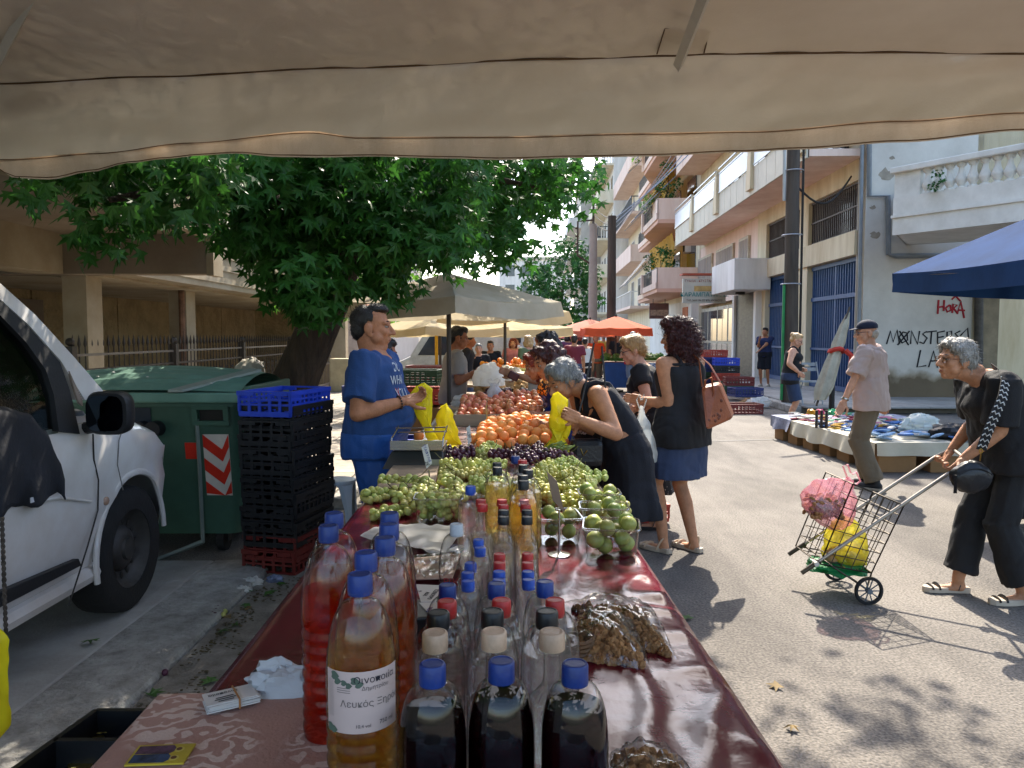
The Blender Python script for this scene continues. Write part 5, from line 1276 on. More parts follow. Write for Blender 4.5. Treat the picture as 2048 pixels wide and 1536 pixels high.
# flat bundle of white carrier bags on the table
cb = gz(830, 1078, ZT)
t = thing('bag_bundle', 'flat bundle of white carrier bags on the burgundy cloth', 'bags', cb)
for k in range(3):
    P4 = [gz(*q, ZT+.006+.006*k) for q in ((720, 1076), (775, 1052), (930, 1058), (890, 1112))]
    def f(u, v, k=k):
        p = P4[0].lerp(P4[1], v).lerp(P4[3].lerp(P4[2], v), u); z = .010*noise.noise((u*4+k, v*3, k))+.004*noise.noise((u*10, v*5, k))
        return p+V((.015*noise.noise((v*4, k, u)), .02*noise.noise((u*5, k, v)), max(0, z+.008)))
    w = MB(); w.grid(f, 40, 20); w.build('bag_sheet', WBAG, t, smooth=30)
w = MB(); P_ = [gz(*q, ZT+.012) for q in ((838, 1085), (860, 1108), (880, 1112), (905, 1100), (922, 1088))]; w.tube([p+V((0, 0, .01*sin(i))) for i, p in enumerate(P_)], .012, 6, flat=(1, .4)); w.build('bag_handle', WBAG, t, smooth=True)
# clear pouch with papers, handwritten cards, black card box
t = thing('clear_pouch', 'clear plastic pouch holding papers beside the carrier bags', 'pouch', gz(860, 1140, ZT))
P4 = [gz(*q, ZT+.02) for q in ((830, 1160), (828, 1118), (922, 1108), (905, 1158))]
w = MB(); w.prism(P4, (0, 0, .003)); w.build('papers', mat('papers', '#b59f8c', .6, .35, 25, .1, 30, col2='#8d5a50'), t)
w = MB(); w.grid(lambda u, v: P4[0].lerp(P4[1], v).lerp(P4[3].lerp(P4[2], v), u)*1.0+V((0, 0, .012+.012*noise.noise((u*6, v*6, 0)))), 16, 10); w.build('pouch', film('pouch_film', gloss=.12, base=.08), t, smooth=True)
t = thing('price_notes', 'two white price cards with handwriting propped behind the bottles', 'card', gz(860, 1200, ZT))
for (ps, nm) in ((((832, 1170), (882, 1172), (872, 1205), (842, 1205)), 0), (((838, 1207), (884, 1206), (872, 1232), (856, 1226)), 1)):
    q = [gz(x, y, ZT+.06+.0*nm) for x, y in ps]; w = MB(); w.prism(q, (0, 0, .002)); w.build('card', PAP, t)
def wline(px, py, s, st_, m, par, z): 
    text(st_, s, gz(px, py, z), Matrix.Rotation(radians(-100), 3, 'Z'), m, par, extrude=.0003)
wline(866, 1188, .014, 'ΤΣΙΠΟΥΡΟ', INK, t, ZT+.0632); wline(852, 1188, .013, 'ΑΧΛ.', INK, t, ZT+.0632); wline(839, 1182, .014, '9', INK, t, ZT+.0632); wline(858, 1219, .012, 'ΜΕΛΙ', INKBL, t, ZT+.0632)
t = thing('card_box', 'small black box under the handwritten cards', 'box', gz(850, 1245, ZT))
w = MB(); c = gz(850, 1240, ZT+.03); w.box((c.x, c.y, ZT+.034), (.10, .12, .05), Matrix.Rotation(.3, 3, 'Z')); w.build('box', TRAY, t, bevel=.004)
# ---------------------------------------------------------------- bottles
PET = film('pet_clear', gloss=.03, base=.005, tint=(.992, .995, .995))
def liquid(name, col, rough=.0):
    if name in MATS: return MATS[name]
    m = bpy.data.materials.new(name); m.use_nodes = True; b_ = m.node_tree.nodes['Principled BSDF']
    b_.inputs['Base Color'].default_value = (*col, 1); b_.inputs['Transmission Weight'].default_value = 1; b_.inputs['Roughness'].default_value = rough; b_.inputs['IOR'].default_value = 1.34
    nt = m.node_tree; tr = N(nt, 'ShaderNodeBsdfTransparent'); tr.inputs[0].default_value = (*col, 1); mx = N(nt, 'ShaderNodeMixShader'); mx.inputs[0].default_value = .3 if min(col) > .9 else .25
    nt.links.new(tr.outputs[0], mx.inputs[1]); nt.links.new(b_.outputs[0], mx.inputs[2])
    tl = N(nt, 'ShaderNodeBsdfTranslucent'); tl.inputs[0].default_value = (*col, 1); m2 = N(nt, 'ShaderNodeMixShader'); m2.inputs[0].default_value = .02 if min(col) > .9 or max(col) < .2 else .07   # a cloudy home-made wine
    nt.links.new(mx.outputs[0], m2.inputs[1]); nt.links.new(tl.outputs[0], m2.inputs[2]); nt.links.new(m2.outputs[0], nt.nodes['Material Output'].inputs[0])
    MATS[name] = m; return m
LQ = {'red': liquid('wine_rose', (.95, .22, .12)), 'amber': liquid('wine_amber', (.97, .66, .28)), 'gold': liquid('wine_gold', (.995, .84, .40)), 'pale': liquid('wine_pale', (.98, .90, .56)),
      'tawny': liquid('wine_tawny', (.93, .48, .20)), 'clear': liquid('spirit_clear', (.97, .98, .98)), 'dark': liquid('wine_dark', (.09, .008, .02))}
CAPM = {k: mat('cap_'+k, c, .42, .12, 40, .08, 120, rnd=.14) for k, c in (('blue', '#10337c'), ('red', '#c02a26'), ('black', '#17181a'), ('beige', '#c9a98c'), ('bright', '#1c4fb8'), ('clear', '#b9c0c6'))}
def pet_profile(h, r, ridges=True, neck=.0135):
    P = [(0, 0), (r*.86, 0), (r*.97, .010), (r, .024)]
    z = .03; hb = h*.60
    if ridges:
        while z < hb-.02:
            P += [(r, z), (r*.955, z+.006), (r*.955, z+.009), (r, z+.015)]; z += .022
    P += [(r, hb)]
    for k in range(1, 9):
        f = k/8; P.append((neck+.002+(r-neck-.002)*cos(f*pi/2)**.85, hb+(h*.90-hb)*sin(f*pi/2)**1.05))
    P += [(neck, h*.90+.004), (neck, h-.026), (neck+.003, h-.025), (neck+.003, h-.022), (neck, h-.021), (neck, h-.012)]
    return P
def glass_profile(h, r, neck=.0125):
    P = [(0, 0), (r*.9, 0), (r, .008), (r, h*.50)]
    for k in range(1, 7):
        f = k/6; P.append((neck+(r-neck)*(.5+.5*cos(f*pi)), h*.50+h*.2*f))
    return P+[(neck*.96, h*.85), (neck, h-.024), (neck+.002, h-.022), (neck, h-.012)]
BPROTO = {}
def bottle_meshes(kind, h, r, cap, liq, fill, capr):
    key = (kind, round(h, 3), round(r, 3), cap, liq, fill)
    if key in BPROTO: return BPROTO[key]
    P = pet_profile(h, r) if kind == 'pet' else (pet_profile(h, r, False) if kind == 'plain' else glass_profile(h, r))
    n = 32 if h > .23 else 24
    s = MB(); s.lathe(P, n, cap=False); sh = s.mesh('bottle', PET, 40)
    lm_ = None
    if liq:
        zf = h*fill; Q = []
        for (a, z), (a2, z2) in zip(P, P[1:]):
            if z <= zf: Q.append((max(0, a-.0012), max(z, .0015)))
            if z <= zf < z2:
                k = (zf-z)/(z2-z); Q.append((max(0, a+(a2-a)*k-.0012), zf)); break
        Q.append((0.0002, zf)); q = MB(); q.lathe(Q, n, cap=False); lm_ = q.mesh('drink', LQ[liq], 40)
    c = MB(); ch = .021 if h < .2 else .027
    pts = [(0, h-ch), (capr, h-ch), (capr*1.02, h-ch+.004), (capr, h-.003), (capr*.93, h-.0005), (capr*.80, h), (capr*.76, h-.001), (0, h-.001)]
    rings = []; nn = 48
    for a, z in pts:
        rings.append([V((max(a, 1e-4)*(1+(.018 if (j % 2 and a > capr*.9 and z < h-.002) else 0))*cos(2*pi*j/nn), max(a, 1e-4)*(1+(.018 if (j % 2 and a > capr*.9 and z < h-.002) else 0))*sin(2*pi*j/nn), z)) for j in range(nn)])
    c.loft(rings); cm = c.mesh('cap', CAPM[cap], 35)
    rg = MB(); rg.tube([(.0155*cos(2*pi*k/20), .0155*sin(2*pi*k/20), h-ch-.006) for k in range(21)], .002, 5)
    BPROTO[key] = (sh, lm_, cm); return BPROTO[key]
def bottle(px, py, h, r, kind, cap, liq, fill, label, group, capr=.0155, zt=ZT):
    v = ray(px, py); k = (zt+h-CAM_H)/v.z; p = V((0, 0, CAM_H))+v*k
    t = thing('bottle', label, 'bottle', (p.x, p.y, zt+.002), rn(0, 6), group); fill += random.choice((-.04, -.015, .01))
    sh, lq_, cm = bottle_meshes(kind, h, r, cap, liq, fill, capr)
    link('bottle_shell', sh, t)
    if lq_: link('drink', lq_, t)
    link('cap', cm, t); return t
g = 'big wine bottles at the end of the table'
bottle(657, 1052, .358, .046, 'pet', 'blue', 'red', .72, 'tall bottle of bright red rosé wine, in front of its darker twin', g, .0158)
bottle(668, 1027, .358, .046, 'pet', 'blue', 'tawny', .75, 'tall tawny wine bottle half hidden behind the bright red one', g, .0158)
bottle(779, 1027, .358, .046, 'pet', 'blue', 'tawny', .74, 'tall tawny wine bottle standing last in the amber row', g, .0158)
bottle(778, 1049, .358, .046, 'pet', 'blue', 'tawny', .73, 'tall dark amber bottle just behind the wide amber one', g, .0158)
bottle(770, 1076, .358, .046, 'pet', 'blue', 'amber', .70, 'tall amber wine bottle third behind the labelled one', g, .0158)
bottle(732, 1106, .358, .046, 'pet', 'blue', 'gold', .74, 'tall golden wine bottle directly behind the labelled one', g, .0158)
lb = bottle(720, 1149, .358, .046, 'pet', 'blue', 'gold', .72, 'tall golden wine bottle with a printed white label', g, .0158)
# the paper label of the white dry wine
LBL = mat('label_paper', '#c3aea6', .6, .05, 8, .05, 60)
base = V(lb.location); lb.rotation_euler = (0, 0, 0)
th0 = atan2(-base.y, -base.x)
def lab(u, v, d=.0012): 
    a = th0-radians(62)+radians(128)*u; return V(((.0463+d)*cos(a), (.0463+d)*sin(a), .166+.080*v))
w = MB(); w.grid(lambda u, v: lab(u, v), 24, 4); lo = w.build('label', LBL, lb, local=True, smooth=180)
def curved(st_, size, u, v, m, par=lb):
    o = text(st_, size, (0, 0, 0), Matrix.Identity(3), m, None, extrude=.0)
    for q in o.data.vertices:
        x, y = q.co.x, q.co.y; uu = u+x/(.0475*radians(128)); q.co = lab(uu, v+y/.082, .0018)
    o.parent = par; return o
curved('Οινοποιία', .0125, .66, .86, INK); curved('Δημητρίου', .0075, .66, .73, mat('ink_grey', '#6a625e', .7)); curved('Λευκός Ξηρός', .0125, .62, .48, mat('ink_grey', '#4a4340')); curved('10,4 vol', .0062, .50, .12, INK); curved('750 ml', .008, .80, .14, INK)
VG = mat('vine_green', '#57695a', .7, .2, 30)
for (u, v, rr) in ((.14, .92, .006), (.18, .84, .005), (.27, .82, .004), (.33, .78, .004), (.40, .86, .005), (.45, .80, .005), (.06, .06, .006), (.12, .04, .005)):
    w = MB(); w.add([lab(u+rr*cos(a)*(1+.3*cos(3*a))/(.0475*radians(128)), v+rr*sin(a)/.082, .0018) for a in [2*pi*k/10 for k in range(10)]], [list(range(10))]); w.build('vine_leaf', VG, lb, local=True)
w = MB()
for k in range(5): w.grid(lambda u, v: lab(.045+.017*k+.002*u, .25+.6*v, .0017), 1, 6)
for k in range(3): w.grid(lambda u, v: lab(.18+.17*u, .66+.035*k+.009*v, .0017), 4, 1)
w.build('small_print', mat('ink_grey', '#4a4340'), lb, local=True)
g = 'dark wine bottles at the front'
for px, py, nm in ((865, 1329, 'one beside the golden bottle'), (1003, 1323, 'the middle one of the three'), (1150, 1328, 'the one toward the road')):
    bottle(px, py, .255, .043, 'plain', 'blue', 'dark', .80, 'almost black red wine bottle with blue cap, '+nm, g, .0165)
col = ['on the wine side', 'in the middle', 'on the walnut side']
def rowof(items, h, r, kind, cap, liq, fill, lab_, g, capr):
    for i, (px, py) in enumerate(items):
        bottle(px, py, h, r, kind, cap, liq, fill, lab_ % (col[i] if len(items) == 3 else col[0 if i == 0 else 2]), g, capr)
g = 'clear spirit bottles in rows'
rowof(((870, 1266), (988, 1263), (1104, 1264)), .235, .041, 'glass', 'beige', 'clear', .55, 'clear bottle with beige cap %s behind the dark wine', g, .0185)
rowof(((877, 1226), (985, 1223), (1094, 1223)), .235, .042, 'plain', 'black', 'clear', .72, 'clear bottle with black cap %s behind the beige caps', g, .0175)
rowof(((894, 1203), (1003, 1201), (1110, 1201)), .235, .042, 'pet', 'red', 'clear', .75, 'ribbed clear bottle with red cap %s behind the black caps', g, .0155)
rowof(((895, 1171), (993, 1168), (1090, 1164)), .235, .040, 'pet', 'blue', 'clear', .75, 'ribbed clear bottle with dark blue cap %s behind the red caps', g, .0150)
g = 'small clear spirit bottles'
SM = [(936, 1163, 'bright', 'first small bottle with bright blue cap behind the dark blue caps on the wine side'), (998, 1160, 'bright', 'small blue capped bottle in the middle of the first small row'), (1057, 1160, 'bright', 'small blue capped bottle of the first small row on the walnut side'),
      (935, 1146, 'bright', 'second small blue capped bottle counting back on the wine side'), (998, 1144, 'bright', 'second small blue capped bottle counting back in the middle'), (1056, 1144, 'bright', 'second small blue capped bottle counting back on the walnut side'),
      (941, 1127, 'bright', 'third small blue capped bottle counting back on the wine side'), (999, 1126, 'red', 'small red capped bottle behind the blue caps in the middle'), (1055, 1126, 'red', 'small red capped bottle behind the blue caps on the walnut side'),
      (999, 1109, 'red', 'second small red capped bottle counting back in the middle'), (1055, 1108, 'red', 'second small red capped bottle counting back on the walnut side'),
      (960, 1096, 'bright', 'small blue capped bottle next to the empty water bottle'), (957, 1080, 'bright', 'small blue capped bottle just behind another next to the water bottle')]
for px, py, c_, l_ in SM: bottle(px, py, .155, .029, 'plain', c_, 'clear', .68, l_, g, .0135)
g = 'slim clear glass bottles'
for px, py, c_, l_ in ((1007, 1034, 'black', 'slim glass bottle with black cap in the middle, first of two'), (1007, 1021, 'black', 'slim glass bottle with black cap in the middle, second of two'), (1054, 1034, 'black', 'slim glass bottle with black cap by the fig punnet, first of two'), (1054, 1021, 'black', 'slim glass bottle with black cap by the fig punnet, second of two'),
                       (965, 1009, 'red', 'slim glass bottle with red cap beside the grape punnet, first of two'), (962, 1000, 'red', 'slim glass bottle with red cap beside the grape punnet, second of two'), (1007, 1010, 'red', 'slim glass bottle with red cap in the middle, first of two'), (1004, 1000, 'red', 'slim glass bottle with red cap in the middle, second of two'), (1051, 1010, 'red', 'slim glass bottle with red cap before the amber bottle, first of two'), (1048, 1000, 'red', 'slim glass bottle with red cap before the amber bottle, second of two')):
    bottle(px, py, .19, .031, 'glass', c_, 'clear', .5, l_, g, .0145)
g = 'white wine bottles among the grapes'
bottle(995, 935, .235, .043, 'pet', 'black', 'pale', .74, 'pale yellow wine bottle with black cap nearer of two', g); bottle(994, 926, .235, .043, 'pet', 'black', 'pale', .74, 'pale yellow wine bottle hidden behind its nearer twin', g)
bottle(1047, 962, .25, .043, 'pet', 'black', 'gold', .74, 'amber wine bottle with black cap behind the slim red caps', g); bottle(1046, 951, .25, .043, 'pet', 'black', 'gold', .74, 'amber wine bottle right behind the front amber one', g)
bottle(1056, 940, .25, .043, 'pet', 'black', 'pale', .74, 'yellow wine bottle with black cap beside the green grapes', g); bottle(1046, 930, .24, .043, 'pet', 'black', 'gold', .7, 'amber wine bottle farther among the grapes', g)
bottle(1045, 921, .23, .036, 'plain', 'red', 'clear', .7, 'clear bottle with red cap farthest among the grapes', 'clear bottles among the grapes'); bottle(1031, 913, .23, .038, 'plain', 'blue', 'clear', .7, 'clear bottle with blue cap farthest among the grapes', 'clear bottles among the grapes')
bottle(941, 973, .21, .040, 'plain', 'bright', 'clear', .7, 'clear bottle with bright blue cap standing alone by the grape punnet', 'clear bottles among the grapes')
wb_ = bottle(913, 1049, .25, .040, 'pet', 'clear', None, 0, 'empty water bottle with clear cap and red print', 'clear bottles among the grapes', .0145)
wb_.rotation_euler = (0, 0, 0)
o = text('ΒΙΚΟΣ', .022, V(wb_.location)+V((.006, -.0405, .13)), frame_rot((1, 0, 0), (0, -1, 0)), mat('ink_red2', '#b02a2a', .6), wb_, extrude=.0003)
# ---------------------------------------------------------------- walnuts in clear bags, wicker basket
NUT = mat('walnut', '#b07c48', .75, .25, 60, .8, 45, rnd=.25, bdist=.006); CELL = film('cellophane', gloss=.07, base=.06)
nutm = []
for s in range(4):
    w = MB(); w.sph((0, 0, 0), 1, 9, 7); w.v = [v*(1+.5*noise.noise(v*2.6+V((s*5, 0, 0)))) for v in w.v]; w.v = [V((v.x*.009, v.y*.007, v.z*.005)) for v in w.v]; nutm.append(w.mesh('walnut', NUT, 30))
def nutbag(label, P4, h, seed, n):
    c = sum((V(p) for p in P4), V())/4; t = thing('walnut_bag', label, 'bag', c, 0, 'clear bags of shelled walnuts')
    def q(u, v): return V(P4[0]).lerp(V(P4[1]), u).lerp(V(P4[3]).lerp(V(P4[2]), u), v)
    rest = MB()
    for i in range(n):
        u, v = rn(.08, .92), rn(.06, .94)**1.5; e = max(0, sin(pi*u))**.6*max(0, sin(pi*v))**.6
        z = rn(.05, .62)*h*e+.005
        if i < 70:
            o = link('walnut', nutm[i % 4], t); o.location = q(u, v)+V((0, 0, z))-V(t.location); o.rotation_euler = (rn(0, 6), rn(0, 6), rn(0, 6)); o.scale = [rn(.8, 1.25)]*3
        else:
            R_ = Euler((rn(0, 6), rn(0, 6), rn(0, 6))).to_matrix(); rest.add([q(u, v)+V((0, 0, z*.8))+R_ @ (v_.co*1.1) for v_ in nutm[i % 4].vertices], [list(p.vertices) for p in nutm[i % 4].polygons])
    o = rest.build('walnuts', NUT, t, smooth=30); o['kind'] = 'stuff'
    w = MB(); w.grid(lambda u, v: q(-.03+1.06*u, -.03+1.06*v)+V((0, 0, .004+h*(max(0, sin(pi*u))**.5*max(0, sin(pi*v))**.5)*(1+.22*noise.noise((u*3.5, v*3.5, seed)))+.012*abs(noise.noise((u*6+seed, v*6, 2))))), 34, 34); w.build('bag_film', CELL, t, smooth=28)
nutbag('flat clear bag of walnuts nearest the bottles', [gz(1142, 1320, ZT), gz(1300, 1345, ZT), gz(1262, 1250, ZT), gz(1150, 1248, ZT)], .06, 3, 340)
nutbag('clear bag of walnuts lying toward the cloth edge behind the other', [gz(1240, 1292, ZT), gz(1348, 1318, ZT), gz(1300, 1222, ZT), gz(1125, 1212, ZT)], .055, 7, 340)
nutbag('clear bag of walnuts at the near edge, mostly cut off', [gz(1205, 1620, ZT), gz(1430, 1620, ZT), gz(1340, 1508, ZT), gz(1225, 1512, ZT)], .04, 11, 200)
WIC = mat('wicker', '#7a5534', .7, .25, 40, .4, 60); p = gz(1178, 1318, ZT)
t = thing('wicker_basket', 'small wicker basket squeezed between bottles and walnuts', 'basket', (p.x-.03, p.y+.02, ZT))
for k in range(4):
    w = MB(); r = .036+.0016*k; w.tube([(p.x-.03+r*cos(a*.35)+.002*sin(a*3+k), p.y+.02+r*sin(a*.35), ZT+.012+k*.009+.002*sin(a*3.1+k*pi)) for a in range(19)], .0045, 5); w.build('weave_ring', WIC, t, smooth=True)
w = MB(); w.lathe([(0, 0), (.036, 0), (.036, .006), (0, .006)], 16, (p.x-.03, p.y+.02, ZT+.003)); w.build('basket_floor', WIC, t)
# ---------------------------------------------------------------- fruit
def fruit_mesh(name, r, m, groove=.0, sq=(1, 1, 1), nu=14, nv=10, rough=.0):
    w = MB(); w.sph((0, 0, 0), 1, nu, nv); out = []
    for v in w.v:
        a = atan2(v.y, v.x); k = 1-groove*max(0, 1-abs(a)/.5)*(1-v.z*v.z)
        k -= .12*max(0, v.z-.88)/.12 if groove else 0
        k += rough*noise.noise(v*2.2)
        out.append(V((v.x*k*r*sq[0], v.y*k*r*sq[1], v.z*k*r*sq[2])))
    w.v = out; return w.mesh(name, m, 180)
PEA = mat('peach_skin', '#f0a254', .55, .3, 14, .1, 60, col2='#e88a3c', rnd=.13, hue=.010, sss=0)
NEC = mat('nectarine_skin', '#e29a66', .42, .35, 16, .08, 60, col2='#c0603c', rnd=.18, hue=.015)
PLU = mat('plum_skin', '#5a1c28', .35, .2, 20, .05, 60, rnd=.3); POT = mat('potato_skin', '#c09a66', .85, .2, 16, .3, 50, rnd=.2)
FIG = mat('fig_skin', '#a3ae58', .45, .3, 26, .12, 60, col2='#7c8440', rnd=.25, hue=.03); ORA = mat('orange_skin', '#e8861c', .5, .1, 20, .2, 120, rnd=.12, hue=.01); CAR = mat('carrot_skin', '#d8602a', .6, .1, 20, rnd=.15)
WGR = mat('grape_green', '#d0d280', .28, .2, 30, .0, 40, col2='#b6b958', trans=.25, rnd=.15, hue=.025, spec=.5); RGR = mat('grape_red', '#4e1f30', .35, .3, 30, .03, 60, col2='#2c1224', rnd=.35, hue=.03)
PE_ME = fruit_mesh('peach', .034, PEA, .12); NE_ME = fruit_mesh('nectarine', .031, NEC, .1, nu=12, nv=8); PL_ME = fruit_mesh('plum', .03, PLU, .05, (1, 1, 1.15), 10, 7); PO_ME = fruit_mesh('potato', .035, POT, 0, (1.5, 1, .9), 10, 7, .25); FI_ME = fruit_mesh('fig', .026, FIG, 0, (1, 1, .95), 14, 10, .1); OR_ME = fruit_mesh('orange', .04, ORA, 0, nu=10, nv=7)
def heap(me, r, n, fx, zbase, zmax, name, label, cat, group, tries=6000, jit=1.0, parent=None, one=None):
    pts = []; k = 0
    while len(pts) < n and k < tries:
        k += 1; x, y = fx()
        z = zbase+r
        for a, b_, c in pts:
            d2 = (x-a)**2+(y-b_)**2
            if d2 < 4*r*r*.92: z = max(z, c+sqrt(4*r*r*.92-d2))
        if z > zmax(x, y): continue
        pts.append((x, y, z))
    for x, y, z in pts:
        o = link(name, me); o.location = (x, y, z); o.rotation_euler = (rn(0, 6), rn(0, 6), rn(0, 6)); o.scale = [rn(.9, 1.08)]*3
        tag(o, label, cat, group)
    return pts
def rect(x0, x1, y0, y1): return lambda: (rn(x0, x1), rn(y0, y1))
heap(PE_ME, .033, 190, rect(-.19, .30, 4.42, 5.5), ZT, lambda x, y: ZT+.05+.085*max(0, sin(pi*(y-4.3)/1.35))*max(0, sin(pi*(x+.27)/.66)), 'peach', 'ripe orange peach in the loose heap behind the red grapes', 'peach', 'peaches heaped on the checked cloth')
for px, py in ((946, 877), (838, 872)):
    p = gz(px, py, ZT+.037); o = link('peach', PE_ME); o.location = p; tag(o, 'single orange peach lying apart near the %s' % ('price stick' if px > 900 else 'scale'), 'peach')
# wooden trays further up the table
WTR = mat('tray_wood', '#b5a589', .8, .15, 3, .3, 40, stretch=(.3, 3, 3))
def tray(label, x0, x1, y0, y1, z0, h=.09):
    t = thing('wooden_tray', label, 'tray', ((x0+x1)/2, (y0+y1)/2, z0))
    w = MB(); w.bb((x0, y0, z0), (x1, y1, z0+.01)); w.build('tray_floor', WTR, t)
    for a, b_ in (((x0, y0-.008, z0), (x1, y0+.004, z0+h)), ((x0, y1-.004, z0), (x1, y1+.008, z0+h)), ((x0-.008, y0+.005, z0), (x0+.004, y1-.005, z0+h)), ((x1-.004, y0+.005, z0), (x1+.008, y1-.005, z0+h))):
        w = MB(); w.bb(a, b_); w.build('slat', WTR, t)
    return t
z1 = ZT-.01
tray('wide wooden tray heaped with nectarines', -.43, .25, 5.75, 6.6, z1, .085)
heap(NE_ME, .030, 260, rect(-.40, .22, 5.79, 6.55), z1+.01, lambda x, y: z1+.09+.10*max(0, (y-5.72)/.9)+.03*max(0, 1-abs(x-.05)/.2), 'nectarine', 'red blushed nectarine in the wide wooden tray', 'nectarine', 'nectarines in the wooden tray')
heap(PL_ME, .029, 60, rect(-.28, -.02, 6.75, 7.5), z1+.02, lambda x, y: z1+.12+.08*(y-6.7), 'plum', 'dark plum in the pile beside the white carrier bag', 'plum', 'dark plums'); heap(PL_ME, .029, 70, rect(.06, .36, 6.75, 7.4), z1+.03, lambda x, y: z1+.14+.08*(y-6.7), 'plum', 'dark plum in the pile on the shoppers side', 'plum', 'dark plums by the shoppers')
heap(PO_ME, .034, 60, rect(.04, .36, 7.6, 8.6), z1+.05, lambda x, y: z1+.2+.10*(y-7.6), 'potato', 'pale long potato in the pile behind the plums', 'potato', 'potatoes'); heap(PO_ME, .034, 30, rect(-.36, -.1, 7.9, 8.4), z1+.03, lambda x, y: z1+.15, 'potato', 'pale potato in the stack beside the dark crate', 'potato', 'potatoes by the crate')
# grapes
def bunch_pts(n, L, W_, r):
    pts = []; k = 0
    while len(pts) < n and k < 4000:
        k += 1; t = random.random(); y = (t-.5)*L; wd = W_*(1-.55*t)*sqrt(max(.05, 1-(2*t-1)**6))
        x = rn(-wd, wd); zz = rn(0, .038)*(1-abs(x)/W_)
        p = V((x, y, r+zz))
        if all((p-q).length > r*1.62 for q in pts): pts.append(p)
    return pts
def berry(m): 
    w = MB(); w.sph((0, 0, 0), (.0135, .0135, .0155), 10, 7); return w.mesh('grape', m, 180)
bw, br_ = berry(WGR), berry(RGR); STM = mat('grape_stem', '#5d5a2c', .8)
protos = [bunch_pts(40, .18, .055, .0132) for _ in range(5)]
def bunch(px, py, kind, label, group, single, z=0.0, rz=None):
    p = gz(px, py, ZT+z); t = thing('grape_bunch', label, 'grapes', p, rn(0, 6.28) if rz is None else rz, group)
    me = bw if kind == 'g' else br_; pr = random.choice(protos); rest = MB()
    for q in pr:
        if single:
            o = link('grape', me, t); o.location = q; o.rotation_euler = (rn(0, 3), rn(0, 3), 0); s = rn(.85, 1.15); o.scale = (s, s, s)
        else: rest.add([q+v.co*rn(.98, 1.02) for v in me.vertices], [list(f.vertices) for f in me.polygons])
    if not single: o = rest.build('grapes', me.materials[0], t, local=True, smooth=180); o['kind'] = 'stuff'
    w = MB(); w.tube([(0, .06, .04), (.004, .10, .06), (.01, .125, .085)], .002, 5); w.tube([(0, .06, .05), (0, -.06, .035)], .002, 5); w.tube([(0, 0, .05), (.03, .02, .05)], .0015, 4); w.build('stem', STM, t, local=True); return t
gr = 'green grape bunches heaped on the table'
front = [(790, 1035), (825, 1000), (800, 975), (855, 985), (900, 975), (870, 1005), (770, 1000), (915, 1000), (1130, 985), (1160, 1000), (1190, 1010), (1130, 1015), (1215, 1030), (1170, 980), (1100, 975), (1180, 1035)]
back = [(940, 960), (960, 985), (900, 955), (920, 940), (945, 945), (975, 940), (1000, 965), (1080, 960), (1110, 955), (1140, 962), (1160, 950), (1090, 945), (1120, 935), (1080, 990), (1020, 985), (975, 975), (1145, 940), (985, 918), (960, 925), (1095, 1000), (1180, 965)]
ONM = ['first', 'second', 'third', 'fourth', 'fifth', 'sixth', 'seventh', 'eighth', 'ninth', 'tenth']
def rows(pts, bands, what, end):
    out = {}
    for k, (lo, hi) in enumerate(bands):
        for n_, p_ in enumerate(sorted(q for q in pts if lo <= q[1] < hi)): out[p_] = '%s %s counting from the seller in row %s %s' % (ONM[n_], what, ONM[k], end)
    return out
LF = rows(front, ((1015, 1100), (995, 1015), (900, 995)), 'green grape bunch', 'behind the bottles'); LB = rows(back, ((980, 1100), (958, 980), (943, 958), (900, 943)), 'green grape bunch', 'of the farther heap')
for i, (x, y) in enumerate(front): bunch(x, y, 'g', LF[(x, y)], gr, True, .0+.018*(i % 3 == 1))
for i, (x, y) in enumerate(back): bunch(x, y, 'g', LB[(x, y)], gr+' farther back', False, .0+.02*(i % 2))
redg = [(905, 925), (925, 918), (915, 912), (1015, 918), (1035, 912), (1060, 912), (1078, 906), (1085, 920), (1110, 922), (1045, 925)]
LR = rows(redg, ((900, 1000),), 'dark red grape bunch', 'before the peaches')
for i, (x, y) in enumerate(redg): bunch(x, y, 'r', LR[(x, y)], 'red grape bunches before the peaches', False, .012+.03*(i % 2))
for i, (x, y) in enumerate([(965, 912), (985, 905)]): bunch(x, y, 'g', 'green grape bunch tucked %s the red ones' % ('before', 'between')[i], 'green grapes among the red', False, .02)
# punnets
PUN = film('punnet_clear', gloss=.06, base=.05, tint=(.95, .97, .96))
def punnet(px, py, W_, D_, H, label, rz, zoff=0):
    p = gz(px, py, ZT+zoff); t = thing('plastic_punnet', label, 'punnet', (p.x, p.y, ZT+zoff+.003), rz, 'clear punnets on the table')
    def ring(k, z, r=.02):
        pts = []; a, b_ = W_/2*k, D_/2*k
        for cx, cy_, a0 in ((a-r, b_-r, 0), (-a+r, b_-r, 90), (-a+r, -b_+r, 180), (a-r, -b_+r, 270)):
            for q in (0, 30, 60, 90): pts.append(V((cx+r*cos(radians(a0+q)), cy_+r*sin(radians(a0+q)), z)))
        return pts
    w = MB(); w.loft([ring(.86, 0), ring(.9, .01), ring(1, H)], True, False); w.build('shell', PUN, t, local=True, smooth=40)
    w = MB(); rg = ring(1.03, H); w.tube(rg+[rg[0]], .0035, 6); w.build('rolled_rim', film('punnet_rim', gloss=.1, base=.22), t, local=True, smooth=True); return t, p
def figs(px, py, W_, D_, H, n, label, lab2, rz, zoff=0):
    t, p = punnet(px, py, W_, D_, H, label, rz, zoff)
    heap(FI_ME, .0255, n, lambda: (p.x+rn(-1, 1)*(W_/2-.028), p.y+rn(-1, 1)*(D_/2-.028)), ZT+zoff+.004, lambda x, y: ZT+zoff+H+.006, 'fig', lab2, 'fig', lab2+' group')
